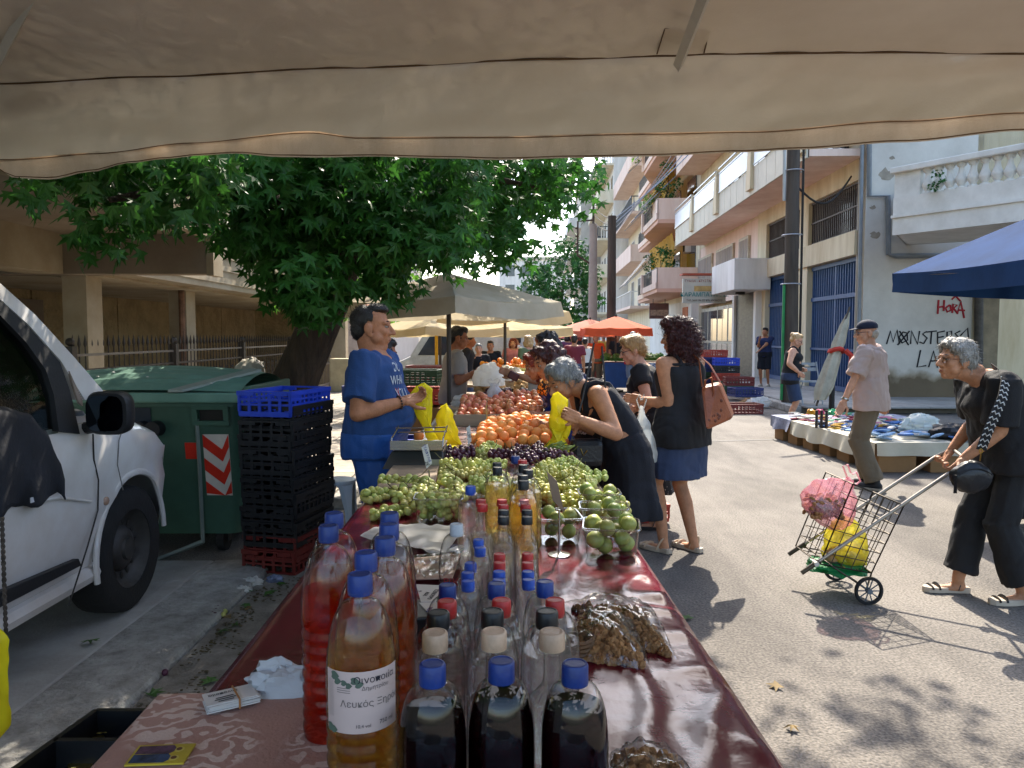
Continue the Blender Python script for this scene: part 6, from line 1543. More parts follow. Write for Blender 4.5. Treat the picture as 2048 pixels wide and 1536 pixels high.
figs(1116, 1082, .135, .15, .085, 11, 'narrow clear punnet of green figs behind the stand', 'green fig in the narrow punnet behind the sign stand', .1)
figs(1222, 1108, .165, .15, .09, 16, 'large clear punnet of green figs at the table edge', 'green fig in the large punnet at the table edge', -.12)
figs(1207, 1062, .16, .12, .085, 13, 'clear punnet of figs behind the large one', 'green fig in the punnet behind the large one', -.05)
figs(1198, 1030, .15, .11, .085, 10, 'farthest fig punnet against the grapes', 'pale green fig in the punnet against the grapes', 0)
t, p = punnet(878, 1040, .17, .12, .085, 'clear punnet full of green grapes beside the carrier bags', .05)
for i in range(95):
    o = link('grape', bw, t); o.location = (rn(-.07, .07), rn(-.048, .048), .015+rn(0, .075)); o.rotation_euler = (rn(0, 3), rn(0, 3), 0)
# scale, board, signs
INOX = mat('stainless', '#b4b4b2', .25, .05, 3, .03, 20, metal=1)
sx_, sy_ = at(836, 900, 3.95).x, 3.95
sc_ = thing('weighing_scale', 'market scale with a steel tray and rails at the table edge', 'scale', (sx_, sy_, ZT))
w = MB(); w.prism([(sx_-.16, sy_-.17, ZT+.004), (sx_+.15, sy_-.17, ZT+.004), (sx_+.14, sy_-.10, ZT+.085), (sx_-.12, sy_-.10, ZT+.085)], (0, .26, 0)); w.build('housing', mat('scale_dark', '#3c3d3a', .35, .1, 4, .05), sc_, bevel=.006)
w = MB(); w.bb((sx_-.12, sy_-.15, ZT+.098), (sx_+.14, sy_+.15, ZT+.108)); w.build('weighing_tray', INOX, sc_, bevel=.003)
w = MB(); w.prism([(sx_-.12, sy_-.152, ZT+.098), (sx_+.14, sy_-.152, ZT+.098), (sx_+.14, sy_-.154, ZT+.145), (sx_-.12, sy_-.154, ZT+.145)], (0, .004, 0)); w.build('tray_lip', INOX, sc_)
for dz in (.15, .185):
    w = MB(); w.tube([(sx_-.12, sy_+.14-(dz-.15)*3, ZT+dz), (sx_+.14, sy_+.14-(dz-.15)*3, ZT+dz+.005)], .004, 6); w.build('rail', INOX, sc_)
for x in (-.12, .14):
    w = MB(); w.tube([(sx_+x, sy_-.14, ZT+.108), (sx_+x, sy_-.10, ZT+.15), (sx_+x, sy_+.14, ZT+.185)], .004, 6); w.build('rail_bracket', INOX, sc_)
w = MB(); w.bb((sx_+.07, sy_-.174, ZT+.025), (sx_+.13, sy_-.171, ZT+.055)); w.build('rating_plate', mat('plate_pale', '#a8a88c', .5), sc_)
w = MB(); q = [gz(x, y, ZT+.006) for x, y in ((750, 985), (868, 985), (878, 938), (786, 938))]; w.prism(q, (0, 0, .02)); tag(w.build('wooden_board', mat('board_pale', '#8f7c64', .75, .18, 3, .2, 30, stretch=(1, 6, 6)), bevel=.004), 'flat wooden board between scale and green grapes', 'board')
def price(px0, py0, px1, py1, pts, Y, lines, label, m=PAP):
    t = thing('price_sign', label, 'sign', (at(px1, py1, Y).x, Y, ZT))
    a, b_ = at(px0, py0, Y), at(px1, py1, Y); w = MB(); w.tube([V((b_.x, Y+.006, ZT)), V((b_.x, Y+.006, b_.z)), V((a.x, Y+.006, a.z+.02))], .004, 6); w.build('stick', INOX, t)
    q = [at(x, y, Y) for x, y in pts]; w = MB(); w.prism(q, (0, .003, 0)); w.build('card', m, t)
    xr_ = (q[1]-q[0]).normalized(); yr = (q[3]-q[0]); yr = -(yr).normalized()
    c = sum(q, V())/4; hgt = (q[3]-q[0]).length; z_ = V((0, -1, 0)); R_ = Matrix((xr_, (z_.cross(xr_)).normalized(), z_)).transposed()
    R2 = R_ @ Matrix.Rotation(radians(-100), 3, 'Z')
    for s_, off, sz, mm_ in lines: text(s_, sz, c+xr_*off[0]+V((0, 0, off[1]))+V((0, -.003, 0)), R2 if off[2] else R_, mm_, t, extrude=.0003)
    return t
price(858, 950, 858, 985, ((843, 895), (855, 888), (864, 927), (853, 937)), 3.35, [('ΣΤΑΦΥΛΙΑ', (0.0, .012, 1), .016, INKBL), ('2€', (0.002, -.035, 1), .02, INK)], 'white price card on a steel stick above the green grapes')
price(938, 880, 938, 935, ((933, 856), (940, 850), (943, 883), (936, 889)), 4.05, [('1,50', (0, 0, 1), .02, INK)], 'narrow white price card on a stick before the peaches')
t = thing('price_stick', 'bare steel sign stick standing among the peaches', 'stick', at(974, 880, 4.9)); w = MB(); p = at(974, 880, 4.9); w.tube([V((p.x, 4.9, ZT)), V((p.x, 4.9, 1.13))], .004, 6); w.build('stick', INOX, t)
Ys = gz(1118, 1112, ZT).y; bs0 = gz(1118, 1112, ZT)
t = thing('sign_stand', 'brown card on a round steel stand beside the fig punnets', 'sign', bs0)
w = MB(); w.lathe([(0, 0), (.034, 0), (.034, .003), (.012, .007), (.004, .012), (.0035, .14), (0, .14)], 24, bs0+V((0, 0, .003))); w.build('stand', INOX, t, smooth=40)
q = [at(x, y, Ys) for x, y in ((1093, 942), (1114, 962), (1129, 1026), (1105, 1000))]; w = MB(); w.prism(q, (0, .003, 0)); w.build('card', mat('card_brown', '#8b7762', .8, .08, 4), t)
# yellow bags lying by the scale, bag of spring onions, white bag on the nectarines
def hull_bag(name, label, pts, Y, thick, m, group=None, seed=0, parent=None, part=None):
    """a limp carrier bag: outline lofted to a pillow with creases"""
    t = thing(name, label, 'bag', at(sum(p[0] for p in pts)/len(pts), max(p[1] for p in pts), Y), 0, group)
    P = [at(x, y, Y) for x, y in pts]; c = sum(P, V())/len(P); D = []
    for a, b_ in zip(P, P[1:]+P[:1]):
        for k in range(4): D.append(a.lerp(b_, k/4))
    n = len(D); w = MB(); rings = []
    for sd_ in (-1, 1):
        ss = [.02, .2, .4, .58, .74, .87, .96, 1] if sd_ < 0 else [.97, .87, .74, .58, .4, .2, .02]
        for q in ss:
            ring = []
            for p in D:
                b = c+(p-c)*q; h = b-c
                cr = noise.noise((h.x*16+seed, h.z*6, seed))*.9+abs(noise.noise((h.x*30+h.z*12, h.z*9+seed, 3)))*.7-.2
                ring.append(b+V((.016*noise.noise((h.z*26, seed, h.x*9))*q, sd_*thick*sqrt(max(0, 1-q*q))*(1+.5*cr)+thick*.6*cr*(1-.4*q)+.013*abs(noise.noise((h.x*34+h.z*26+seed, h.z*24-h.x*20, seed)))-.010*abs(noise.noise((h.x*22-h.z*30, seed, h.z*14))), .004*noise.noise((h.x*40, seed+2, q)))))
            rings.append(ring)
    w.loft(rings); w.build(part or 'bag_body', m, t, smooth=38); return t
gy = 'yellow carrier bags'
hull_bag('carrier_bag', 'yellow carrier bag standing on the checked cloth behind the scale', [(868, 870), (872, 840), (882, 812), (893, 806), (902, 820), (910, 850), (925, 893), (900, 890), (880, 892)], 4.7, .08, YBAG, gy, 1)
hull_bag('carrier_bag', 'yellow carrier bag crumpled flat beside the red grapes', [(862, 885), (885, 888), (915, 895), (928, 903), (900, 906), (870, 903)], 4.42, .08, YBAG, gy, 3)
t = hull_bag('carrier_bag', 'knotted yellow carrier bag with spring onions in front of the grey haired shopper', [(1088, 905), (1084, 895), (1105, 870), (1102, 852), (1112, 862), (1125, 860), (1135, 850), (1124, 872), (1138, 895), (1141, 912), (1115, 918), (1095, 912)], 4.15, .07, YBAG, gy, 5)
w = MB()
for k in range(26):
    a = at(1086+k*1.2, 898+rn(-3, 8), 4.08); w.tube([a, a+V((.03+rn(-.01, .02), rn(-.02, .02), rn(-.02, .03))), a+V((.09, 0, rn(-.03, .04)))], .004, 5)
w.build('spring_onions', mat('onion_green', '#8c9c4e', .5, .2, 20), t)
p = at(990, 830, 6.7); plastic_bag('carrier_bag', 'white striped carrier bag standing on the nectarines', at(988, 766, 6.5), at(992, 815, 6.5), .27, .16, WBAG, 4, prof=[(0, .14), (.1, .2), (.4, .5), (.7, .85), (.95, 1), (1, .2)])
crumple('carrier_bag', 'crumpled clear white bag beside the dark plums', 'bag', at(930, 806, 6.9), (.12, .09, .07), WBAG, 5, .3)
crumple('carrier_bag', 'white bag of onions glowing in the sun', 'bag', at(978, 760, 8.0), (.16, .12, .17), WBAG, 8, .22)
crumple('cauliflower_heap', 'sunlit pale heap of cauliflower behind the onions', 'vegetables', at(1020, 765, 8.6), (.2, .2, .16), mat('cauliflower', '#d8cdb4', .8, .2, 12, .6, 30), 9, .35)
# ---------------------------------------------------------------- produce farther along
heap(OR_ME, .039, 110, rect(-.45, .30, 11.0, 12.4), .98, lambda x, y: 1.10+.10*(y-11), 'orange', 'orange in the sunlit heap under the cream umbrella', 'orange', 'oranges'); table('trestle table under the oranges and greens', 9.3, 12.6, .96)
GREENS = mat('greens', '#5c8a3a', .6, .3, 10, .3, 30, trans=.2)
t = thing('leafy_greens', 'row of green cabbages and peppers before the oranges', 'vegetables', (-.1, 10.2, .97))
for k in range(34):
    w = MB(); c = V((rn(-.5, .3), rn(9.5, 10.8), 1.0+rn(0, .06))); w.sph(c, (.07, .06, .05), 10, 7); w.v = [c+(v-c)*(1+.3*noise.noise(v*14)) for v in w.v]; w.build('cabbage' if k % 2 else 'pepper', GREENS if k % 3 else mat('pepper_yellow', '#c9b23a', .4), t, smooth=True)
# ================================================================= people
def skin(name, c): return mat(name, c, .56, .13, 22, .25, 110, spec=.35, sss=.0, rnd=.0)
SK1 = skin('skin_tan', '#b47a58'); SK2 = skin('skin_olive', '#b98462'); SK3 = skin('skin_pale', '#cf9a7c'); SK4 = skin('skin_dark_tan', '#9c6244')
EYEW = mat('eye_white', '#9c938b', .2, .03, 9, 0); IRIS = mat('iris', '#241710', .15, .1, 9, 0); LIP = mat('lips', '#8d4a40', .45, .1, 30, 0); 
TW = [(-.4, .168, .115, .125), (-.15, .172, .118, .13), (0, .170, .118, .128), (.15, .163, .116, .115), (.4, .145, .108, .095), (.6, .158, .115, .105), (.75, .168, .118, .108), (.86, .162, .102, .100), (.93, .130, .080, .085), (1.0, .062, .056, .062), (1.1, .054, .05, .056)]
def tw(t, b):
    for a, c in zip(TW, TW[1:]):
        if t <= c[0] or c is TW[-1]:
            k = min(1, max(0, (t-a[0])/(c[0]-a[0]))); v = [a[i]+(c[i]-a[i])*k for i in (1, 2, 3)]; break
    g = math.exp(-((t-.32)/.22)**2); bu = math.exp(-((t-.70)/.12)**2); hp = math.exp(-((t+.02)/.2)**2)
    wd = b.get('wide', 1)*(1 if t < .9 else .5+.5/b.get('wide', 1)) if t > .88 else b.get('wide', 1)
    return v[0]*wd*(1+.10*g*b.get('belly', 0)*8)+hp*b.get('hips', 0), v[1]*(.5+.5*wd)+g*b.get('belly', 0)+bu*b.get('bust', 0), v[2]*(.5+.5*wd)+hp*b.get('seat', 0)+.35*g*b.get('belly', 0)
def lerpv(a, b, t): return a+(b-a)*t
def ik(S, W, l1, l2, pole):
    d = W-S; L_ = d.length
    if L_ > (l1+l2)*.999: d = d*((l1+l2)*.999/L_); L_ = d.length
    a = (l1*l1-l2*l2+L_*L_)/(2*L_); h = sqrt(max(0, l1*l1-a*a)); u = d.normalized()
    p = (pole-u*pole.dot(u)); p = p.normalized() if p.length > 1e-4 else u.orthogonal().normalized()
    return S+u*a+p*h, S+d
def hand_mb(mb, W, d, nrm, thumb_side, s, curl=.5):
    """palm, four unequal fingers with two bends, thumb off the side of the palm"""
    d = d.normalized(); n = (nrm-d*nrm.dot(d)).normalized(); x = d.cross(n)*thumb_side
    P = W+d*.012*s
    mb.caps(W-d*.02*s, W+d*.02*s, .026*s, .027*s, 10, flat=(1, .8), side=x)
    for o, l in ((-.028, .078), (-.009, .084), (.010, .083), (.028, .078)):
        mb.caps(P+x*o*s*.8, P+d*l*s+x*o*s, .0155*s, .0125*s, 8)
    for o, L_, r in ((.029, .066, .0085), (.010, .078, .009), (-.010, .074, .0088), (-.028, .058, .0078)):
        a = P+d*.080*s+x*o*s; cu = curl*1.15; dd = d.copy(); segs = (L_*.45, L_*.32, L_*.25)
        for i, sg in enumerate(segs):
            dd = (Matrix.Rotation(-cu*(.7 if i == 0 else .95), 3, x*thumb_side) @ dd) if True else dd
            e = a+dd*sg*s; mb.caps(a, e, r*s*(1-.08*i), r*s*(.94-.08*i), 7); a = e
    a = P+x*.026*s+d*.015*s+n*.004*s; b_ = a+(d*.6+x*.75+n*.35).normalized()*.042*s; c = b_+(d*.9+x*.15+n*.45*curl).normalized()*.032*s; e = c+(d*.9-x*.15+n*.6*curl).normalized()*.024*s
    mb.caps(a, b_, .014*s, .0115*s, 8); mb.caps(b_, c, .0112*s, .0098*s, 8); mb.caps(c, e, .0098*s, .008*s, 8)
def head_mb(mb, f, b):
    """f maps head space (x right, y forward, z up, metres) to body space"""
    def E(c, r): 
        q = MB(); q.sph(c, r, 16, 12); mb.add([f(v) for v in q.v], q.f)
    def K(a, c, ra, rb, fl=(1, 1)): 
        q = MB(); q.caps(a, c, ra, rb, 10, flat=fl); mb.add([f(v) for v in q.v], q.f)
    j = b.get('jowl', 0)
    E((0, -.012, .035), (.076, .094, .088)); E((0, .022, -.02), (.064, .072, .088)); E((0, .028, -.073), (.050+j, .050, .042)); E((0, .06, -.096), (.023+j*.5, .022, .019))
    E((.042+j*.4, .03, -.055), (.026+j, .034, .034)); E((-.042-j*.4, .03, -.055), (.026+j, .034, .034))
    if j: E((0, .035, -.108), (.045, .045, .02))
    nl = b.get('nose', 1)
    K((0, .085, .016), (0, .085+.027*nl, -.026), .0085, .0125); E((0, .085+.027*nl, -.032), (.013, .013, .011))
    for s in (1, -1):
        E((.0135*s, .093, -.034), (.010, .012, .009)); K((.012*s, .084, .026), (.044*s, .068, .024), .0125, .011); E((.038*s, .060, -.022), (.026, .026, .026))
        E((.078*s, -.008, -.012), (.010, .022, .033)); E((.077*s, -.004, -.036), (.009, .013, .014)); E((.084*s, -.016, -.006), (.008, .017, .027))
    K((-.019, .083, -.062), (.019, .083, -.062), .0085, .0085); K((-.016, .081, -.073), (.016, .081, -.073), .0090, .0090); K((0, .092, -.061), (0, .092, -.0615), .0085, .0085)
CLOTHES_SEED = [0]
def person(label, X, Y, rz, H, z0=0, lean=(0, 0), b={}, rh=None, lh=None, poleR=None, poleL=None, feet=None, head=(0, 0), sk=SK1, hair=None, top=None, bottom=None, shoes=None,
           detail=1, group=None, twist=0, extras=None, curl=.6, necktilt=None, headoff=(0, 0, 0), hand_n=None, brow='#2a1c14'):
    s = H/1.70; R = Matrix.Rotation(rz, 3, 'Z'); o0 = V((X, Y, z0)); Ri = R.transposed()
    t = thing('person', label, 'person', o0, rz, group)
    def loc(p): return Ri @ (V(p)-o0)
    vox = {2: .011, 1: .015, 0: .024}[detail]
    CLOTHES_SEED[0] += 1; sd = CLOTHES_SEED[0]*7.3
    # spine
    a0, a1 = radians(lean[0]), radians(lean[1]); P0 = V((0, 0, .93*s)); Ls = .49*s
    def spine(tt):
        if tt <= 0: return P0+V((0, 0, tt*Ls)), 0*a0
        p = P0.copy(); n = 12; 
        for i in range(n):
            u = (i+.5)/n*tt; a = a0+(a1-a0)*u; p = p+V((0, sin(a), cos(a)))*(Ls*tt/n)
        return p, a0+(a1-a0)*min(1, tt)
    def ring(tt, g=0, n=22, fold=0, mul=1):
        p, a = spine(tt); w_, df, db = tw(tt, b); tws = radians(twist)*max(0, tt)
        X_ = V((cos(tws), sin(tws)*cos(a), -sin(tws)*sin(a))); D = V((-sin(tws), cos(tws)*cos(a), -cos(tws)*sin(a)))
        out = []
        for j in range(n):
            c, q = cos(2*pi*j/n), sin(2*pi*j/n); e = .8
            cx = abs(c)**e*(1 if c > 0 else -1); cq = abs(q)**e*(1 if q > 0 else -1)
            k = 1+fold*noise.noise((c*2+sd, q*2, tt*3))
            out.append(p+X_*((w_*s*mul+g)*cx*k)+D*(((df if q > 0 else db)*s*mul+g)*cq*k))
        return out
    def torso(ts, g=0, **k): return [ring(x, g, **k) for x in ts]
    pS, aS = spine(.9); tws = radians(twist)
    XS_ = V((cos(tws), sin(tws)*cos(aS), -sin(tws)*sin(aS))); shw = .183*s*b.get('shw', 1)
    SR, SL = pS+XS_*shw, pS-XS_*shw
    l1, l2 = .285*s, .255*s
    def arm(S, W, pole, side):
        if W is None: W = S+V((side*.05, .06, -.5))*s
        else: W = loc(W)
        pole = Ri @ V(pole) if pole else V((side*.35, -1, -.35))
        E_, W2 = ik(S, W, l1, l2, pole); return E_, W2
    ER, WR = arm(SR, rh, poleR, 1); EL, WL = arm(SL, lh, poleL, -1)
    hip = .088*s+b.get('hips', 0)*.4
    feet = feet or ((.10, .0), (-.10, .0))
    AN = []; KN = []
    for i, sg in enumerate((1, -1)):
        fx, fy = feet[i]; A_ = V((fx*s, fy*s-.03*s, .085*s)); Hj = P0+V((sg*hip, 0, -.03*s))
        K_, A2 = ik(Hj, A_, .43*s, .42*s, V((0.05*sg, 1, .1))); AN.append(A_); KN.append((Hj, K_))
    # head frame
    pN, aN = spine(1.0); nt_ = aN*.75 if necktilt is None else radians(necktilt)
    ND = V((0, sin(nt_), cos(nt_))); hy, hp_ = radians(head[0]), radians(head[1])
    HC = pN+ND*.135*s+V((0, .028*s, 0))+V(headoff)*s
    HR = Matrix.Rotation(hy, 3, 'Z') @ Matrix.Rotation(-hp_, 3, 'X')
    hs = s*b.get('head', 1.0)
    def hf(v): return HC+HR @ (V(v)*hs)
    # skin
    lt = b.get('leg', 1)
    m = MB()
    m.loft(torso([-.12, 0, .2, .4, .6, .75, .86, .93, 1.0]))
    m.caps(spine(.93)[0], HC+HR @ (V((0, -.02, -.05))*hs), .062*s*b.get('neck', 1), .056*s*b.get('neck', 1), 12)
    m.caps(spine(.90)[0], SR, .06*s, .058*s); m.caps(spine(.90)[0], SL, .06*s, .058*s)
    for S, E_, W_ in ((SR, ER, WR), (SL, EL, WL)):
        k = b.get('arm', 1)
        m.caps(S, lerpv(S, E_, .45), .055*s*k, .048*s*k); m.caps(lerpv(S, E_, .45), E_, .048*s*k, .039*s*k)
        m.caps(E_, lerpv(E_, W_, .35), .039*s*k, .040*s*k); m.caps(lerpv(E_, W_, .35), W_, .040*s*k, .0265*s*(.5+.5*k))
    for (Hj, K_), A_, sg, (fx, fy) in zip(KN, AN, (1, -1), feet):
        m.caps(Hj, K_, .085*s*lt, .057*s*lt); m.caps(K_, lerpv(K_, A_, .35)+V((0, -.012*s, 0)), .055*s*lt, .056*s*lt); m.caps(lerpv(K_, A_, .35)+V((0, -.012*s, 0)), A_, .055*s*lt, .037*s)
        m.caps(A_, A_+V((0, -.02*s, -.05*s)), .036*s, .032*s); m.caps(A_+V((0, -.01*s, -.05*s)), A_+V((sg*.015*s, .12*s, -.062*s)), .034*s, .026*s, flat=(1.15, .8))
        m.caps(A_+V((sg*.01*s, .11*s, -.066*s)), A_+V((sg*.02*s, .16*s, -.07*s)), .030*s, .018*s, flat=(1.35, .7))
    if detail == 0: head_mb(m, hf, b)
    body = MB(); into(body, remesh(m, vox, 5))
    if detail > 0:
        hm = MB(); head_mb(hm, hf, b); hm.caps(HC+HR @ (V((0, -.02, -.06))*hs), lerpv(HC, spine(.97)[0], .75), .052*s*b.get('neck', 1), .056*s*b.get('neck', 1), 14); into(body, remesh(hm, .0052 if detail == 2 else .008, 5 if detail == 2 else 4))
    for (E_, W_), sg, nm in (((ER, WR), 1, 0), ((EL, WL), -1, 1)):
        if detail > 0:
            q = MB(); d = (W_-E_).normalized(); hn = Ri @ V(hand_n[nm]) if hand_n and hand_n[nm] is not None else V((-sg, 0, -.15))
            hand_mb(q, W_, d, hn, -sg if True else sg, s*.98, curl if not isinstance(curl, tuple) else curl[nm]); into(body, remesh(q, .0042 if detail == 2 else .006, 2))
        else: body.caps(W_, W_+(W_-E_).normalized()*.14*s, .03*s, .018*s, 8, flat=(1, .6))
    bo = body.build('body', sk, t, local=True, smooth=180)
    # face
    if detail > 0:
        for sg in (1, -1):
            w = MB(); w.sph((.0315*sg, .0765, .004), (.0145, .0105, .0085), 14, 10); w.v = [hf(v) for v in w.v]; e = w.build('eye', EYEW, t, local=True, smooth=180)
            w = MB(); w.sph((.0315*sg, .0845, .0035), (.0062, .0052, .0062), 10, 8); w.v = [hf(v) for v in w.v]; w.build('iris', IRIS, e, local=True, smooth=180)
            w = MB(); w.tube([hf((.014*sg, .088, .026)), hf((.03*sg, .0855, .0315)), hf((.046*sg, .072, .027))], [.0035*hs, .004*hs, .002*hs], 6); w.build('eyebrow', mat('brow'+brow, brow, .8, .2, 60, 0), t, local=True, smooth=180)
            w = MB(); w.tube([hf((.017*sg, .0885, .0115)), hf((.031*sg, .0895, .0155)), hf((.045*sg, .0805, .0095))], .0042*hs, 6); w.build('eyelid', sk, t, local=True, smooth=180)
        w = MB(); w.tube([hf((-.023, .0835, -.0675)), hf((-.01, .0905, -.0662)), hf((0, .0925, -.0675)), hf((.01, .0905, -.0662)), hf((.023, .0835, -.0675))], [.002*hs, .0045*hs, .004*hs, .0045*hs, .002*hs], 6); w.build('mouth', LIP, t, local=True, smooth=180)
    # hair
    if hair: grow_hair(t, hf, hs, hair, detail, sd)
    # clothes
    def wrinkle(amp, fr=9.0): return lambda co, n: amp*(noise.noise((co.x*fr+sd, co.y*fr, co.z*fr*.75))+.7*abs(noise.noise((co.x*fr*1.9, co.y*fr*1.9+sd, co.z*fr*.9)))-.2-.5*max(0, 1-3.5*abs(noise.noise((co.x*6+sd, co.y*6, co.z*8+5*co.x+3*co.y))))*(1 if amp > .008 else .6))
    vc = {2: .0095, 1: .013, 0: .022}[detail]
    if top:
        m = MB(); g = top.get('g', .014)*s; t0, t1 = top.get('t0', -.18), top.get('t1', .95)
        ts = [t0+(t1-t0)*i/11 for i in range(12)]
        rings = []
        for x in ts:
            fl = top.get('flare', 0)*max(0, (.35-x))
            rings.append(ring(x, g+fl, fold=.0))
        m.loft(rings)
        sl = top.get('sleeve', 0)
        if sl:
            m.caps(spine(.87)[0]+XS_*.06*s, SR, .06*s+g, .058*s+g); m.caps(spine(.87)[0]-XS_*.06*s, SL, .06*s+g, .058*s+g)
            k = b.get('arm', 1)
            for S, E_, W_ in ((SR, ER, WR), (SL, EL, WL)):
                if sl <= 1: m.cone(lerpv(S, E_, -.12), lerpv(S, E_, sl), .060*s*k+g, .056*s*k+g*1.6, 16)
                else: m.caps(S, E_, .060*s*k+g, .045*s*k+g); m.cone(E_, lerpv(E_, W_, sl-1), .045*s*k+g, .036*s*k+g, 14)
        else:
            for sg in (1, -1):     # shoulder straps
                sw = top.get('strap', .105)
                p1_ = [ring(.80, g)[5], ring(.93, g)[5], ring(.93, g)[17], ring(.78, g)[17]]
                w_ = []
                for tt, fr in ((.80, 1), (.88, 1), (.935, .75), (.945, 0), (.935, -.75), (.87, -1), (.78, -1)):
                    p, a = spine(tt); _, df, db = tw(tt, b); D = V((0, cos(a), -sin(a))); up_a = V((0, sin(a), cos(a)))
                    w_.append(p+XS_*sg*sw*s+D*fr*((df if fr > 0 else db)*s*.93)+up_a*(.055*s*(1-abs(fr)**2)))
                m.tube(w_, top.get('strapw', .022)*s, 8, flat=(1.3, .55) if False else None)
        o = rmesh(m, vc, 4, top.get('name', 'shirt'), top['m'], t, wrinkle(top.get('wr', .011)*s))
        if top.get('mats'): pass
    if bottom:
        m = MB(); g = bottom.get('g', .014)*s; kind = bottom['kind']
        if kind in ('pants', 'shorts'):
            f = bottom.get('f', 1); wd = bottom.get('w', 1)
            m.loft(torso([-.14, -.05, .02, bottom.get('waist', .14)], g*.9))
            for (Hj, K_), A_ in zip(KN, AN):
                r0, r1 = .088*s*lt+g, (.060*s*lt+g)*wd
                if f <= .5: m.caps(Hj, lerpv(Hj, K_, .4), r0, lerpv(r0, r1, .4)*1.0); m.cone(lerpv(Hj, K_, .3), lerpv(Hj, K_, f*2), lerpv(r0, r1, .3), r1*1.02, 18)
                else:
                    m.caps(Hj, K_, r0, r1); e = lerpv(K_, A_, (f-.5)*2); e.z = max(e.z, .03*s); m.cone(lerpv(K_, A_, -.1), e, r1, (.048*s+g)*wd*bottom.get('hem', 1), 18)
        else:
            hz = bottom['hem']*s; fl = bottom.get('flare', .06)*s; wt = bottom.get('waist', .2); rings = []
            hi = [ring(wt-(wt+.05)*i/4, g) for i in range(5)]
            base = hi[-1]; z_b = sum(p.z for p in base)/len(base); c = sum(base, V())/len(base); n = len(base)
            mid = (AN[0]+AN[1])/2
            for i in range(1, 13):
                k = i/12; z = z_b+(hz-z_b)*k; cc = V((c.x+(mid.x-c.x)*k*.7, c.y+(mid.y-c.y)*k*.7, z))
                rr = []
                for j, p in enumerate(base):
                    d = V((p.x-c.x, p.y-c.y, 0)); fo = bottom.get('fold', .10)*k*sin(j*2*pi/n*6+sd)+.06*k*noise.noise((j*.6, k*2, sd))
                    rr.append(cc+d*(1+fo)+d.normalized()*fl*k)
                rings.append(rr)
            m.loft(hi+rings)
        rmesh(m, vc, 3, bottom.get('name', 'trousers' if kind != 'skirt' else 'skirt'), bottom['m'], t, wrinkle(bottom.get('wr', .010)*s))
    if shoes:
        for A_, sg in zip(AN, (1, -1)):
            if shoes['kind'] == 'sandal':
                w = MB(); o = A_+V((sg*.005*s, 0, 0)); sole = []
                for z in (-.083, -.083+shoes.get('sole', .028)):
                    sole.append([o+V((sg*.012*s*(1 if y > 0 else 0)+wd*s*cx, y*s, z*s)) for y, wd, cx in ((-.075, .022, -1), (-.06, .03, -1), (0, .03, -1), (.06, .038, -1), (.13, .044, -1), (.18, .035, -1), (.205, .012, -1), (.205, .012, 1), (.18, .035, 1), (.13, .042, 1), (.06, .036, 1), (0, .03, 1), (-.06, .03, 1), (-.075, .022, 1))])
                w.loft(sole); sh = w.build('sandal', shoes['m2'], t, local=True, bevel=.004)
                for y, zz, r in ((.10, -.035, .046), (.14, -.045, .044), (.01, .02, .042)):
                    w = MB(); pts = [o+V((sg*.012*s+r*s*cos(q), (y+(.02 if zz < 0 else -.03*sin(q)))*s, (-.06+(zz+.06)*sin(q))*s)) for q in [pi*k/10 for k in range(11)]]
                    w.tube(pts, .013*s, 6, flat=(.35, 1)); w.build('strap', shoes['m'], sh, local=True, smooth=True)
            else:
                m = MB(); m.caps(A_+V((0, -.035*s, -.045*s)), A_+V((sg*.012*s, .12*s, -.048*s)), .044*s, .037*s, 14, flat=(1, .9)); m.caps(A_+V((sg*.01*s, .10*s, -.052*s)), A_+V((sg*.016*s, .175*s, -.056*s)), .040*s, .026*s, 14, flat=(1.15, .85))
                if shoes['kind'] == 'boot' or shoes['kind'] == 'trainer': m.caps(A_+V((0, -.015*s, -.03*s)), A_+V((0, -.012*s, .01*s)), .042*s, .043*s, 14)
                me = remesh(m, .009, 3); 
                for v in me.vertices: v.co.z = max(v.co.z, .012*s)
                me.materials.append(shoes['m']); shade(me, 180); sh = link('shoe', me, t)
                w = MB(); sole = []
                for z in (.001, .024): sole.append([A_+V((sg*.010*s+wd*s*cx*1.02, y*s, z*s-A_.z)) for y, wd, cx in ((-.085, .02, -1), (-.06, .036, -1), (.02, .036, -1), (.10, .045, -1), (.16, .042, -1), (.205, .018, -1), (.205, .018, 1), (.16, .042, 1), (.10, .043, 1), (.02, .036, 1), (-.06, .036, 1), (-.085, .02, 1))])
                w.loft(sole); w.build('sole', shoes['m2'], sh, local=True, bevel=.004)
    t['_'] = 0; del t['_']
    info = dict(t=t, R=R, o=o0, s=s, hf=lambda v: o0+R @ hf(v), lhf=hf, hs=hs, spine=spine, ring=ring, SR=o0+R @ SR, SL=o0+R @ SL, WR=o0+R @ WR, WL=o0+R @ WL, ER=o0+R @ ER, EL=o0+R @ EL, w=lambda p: o0+R @ V(p), AN=AN, KN=KN, XS=XS_)
    return info
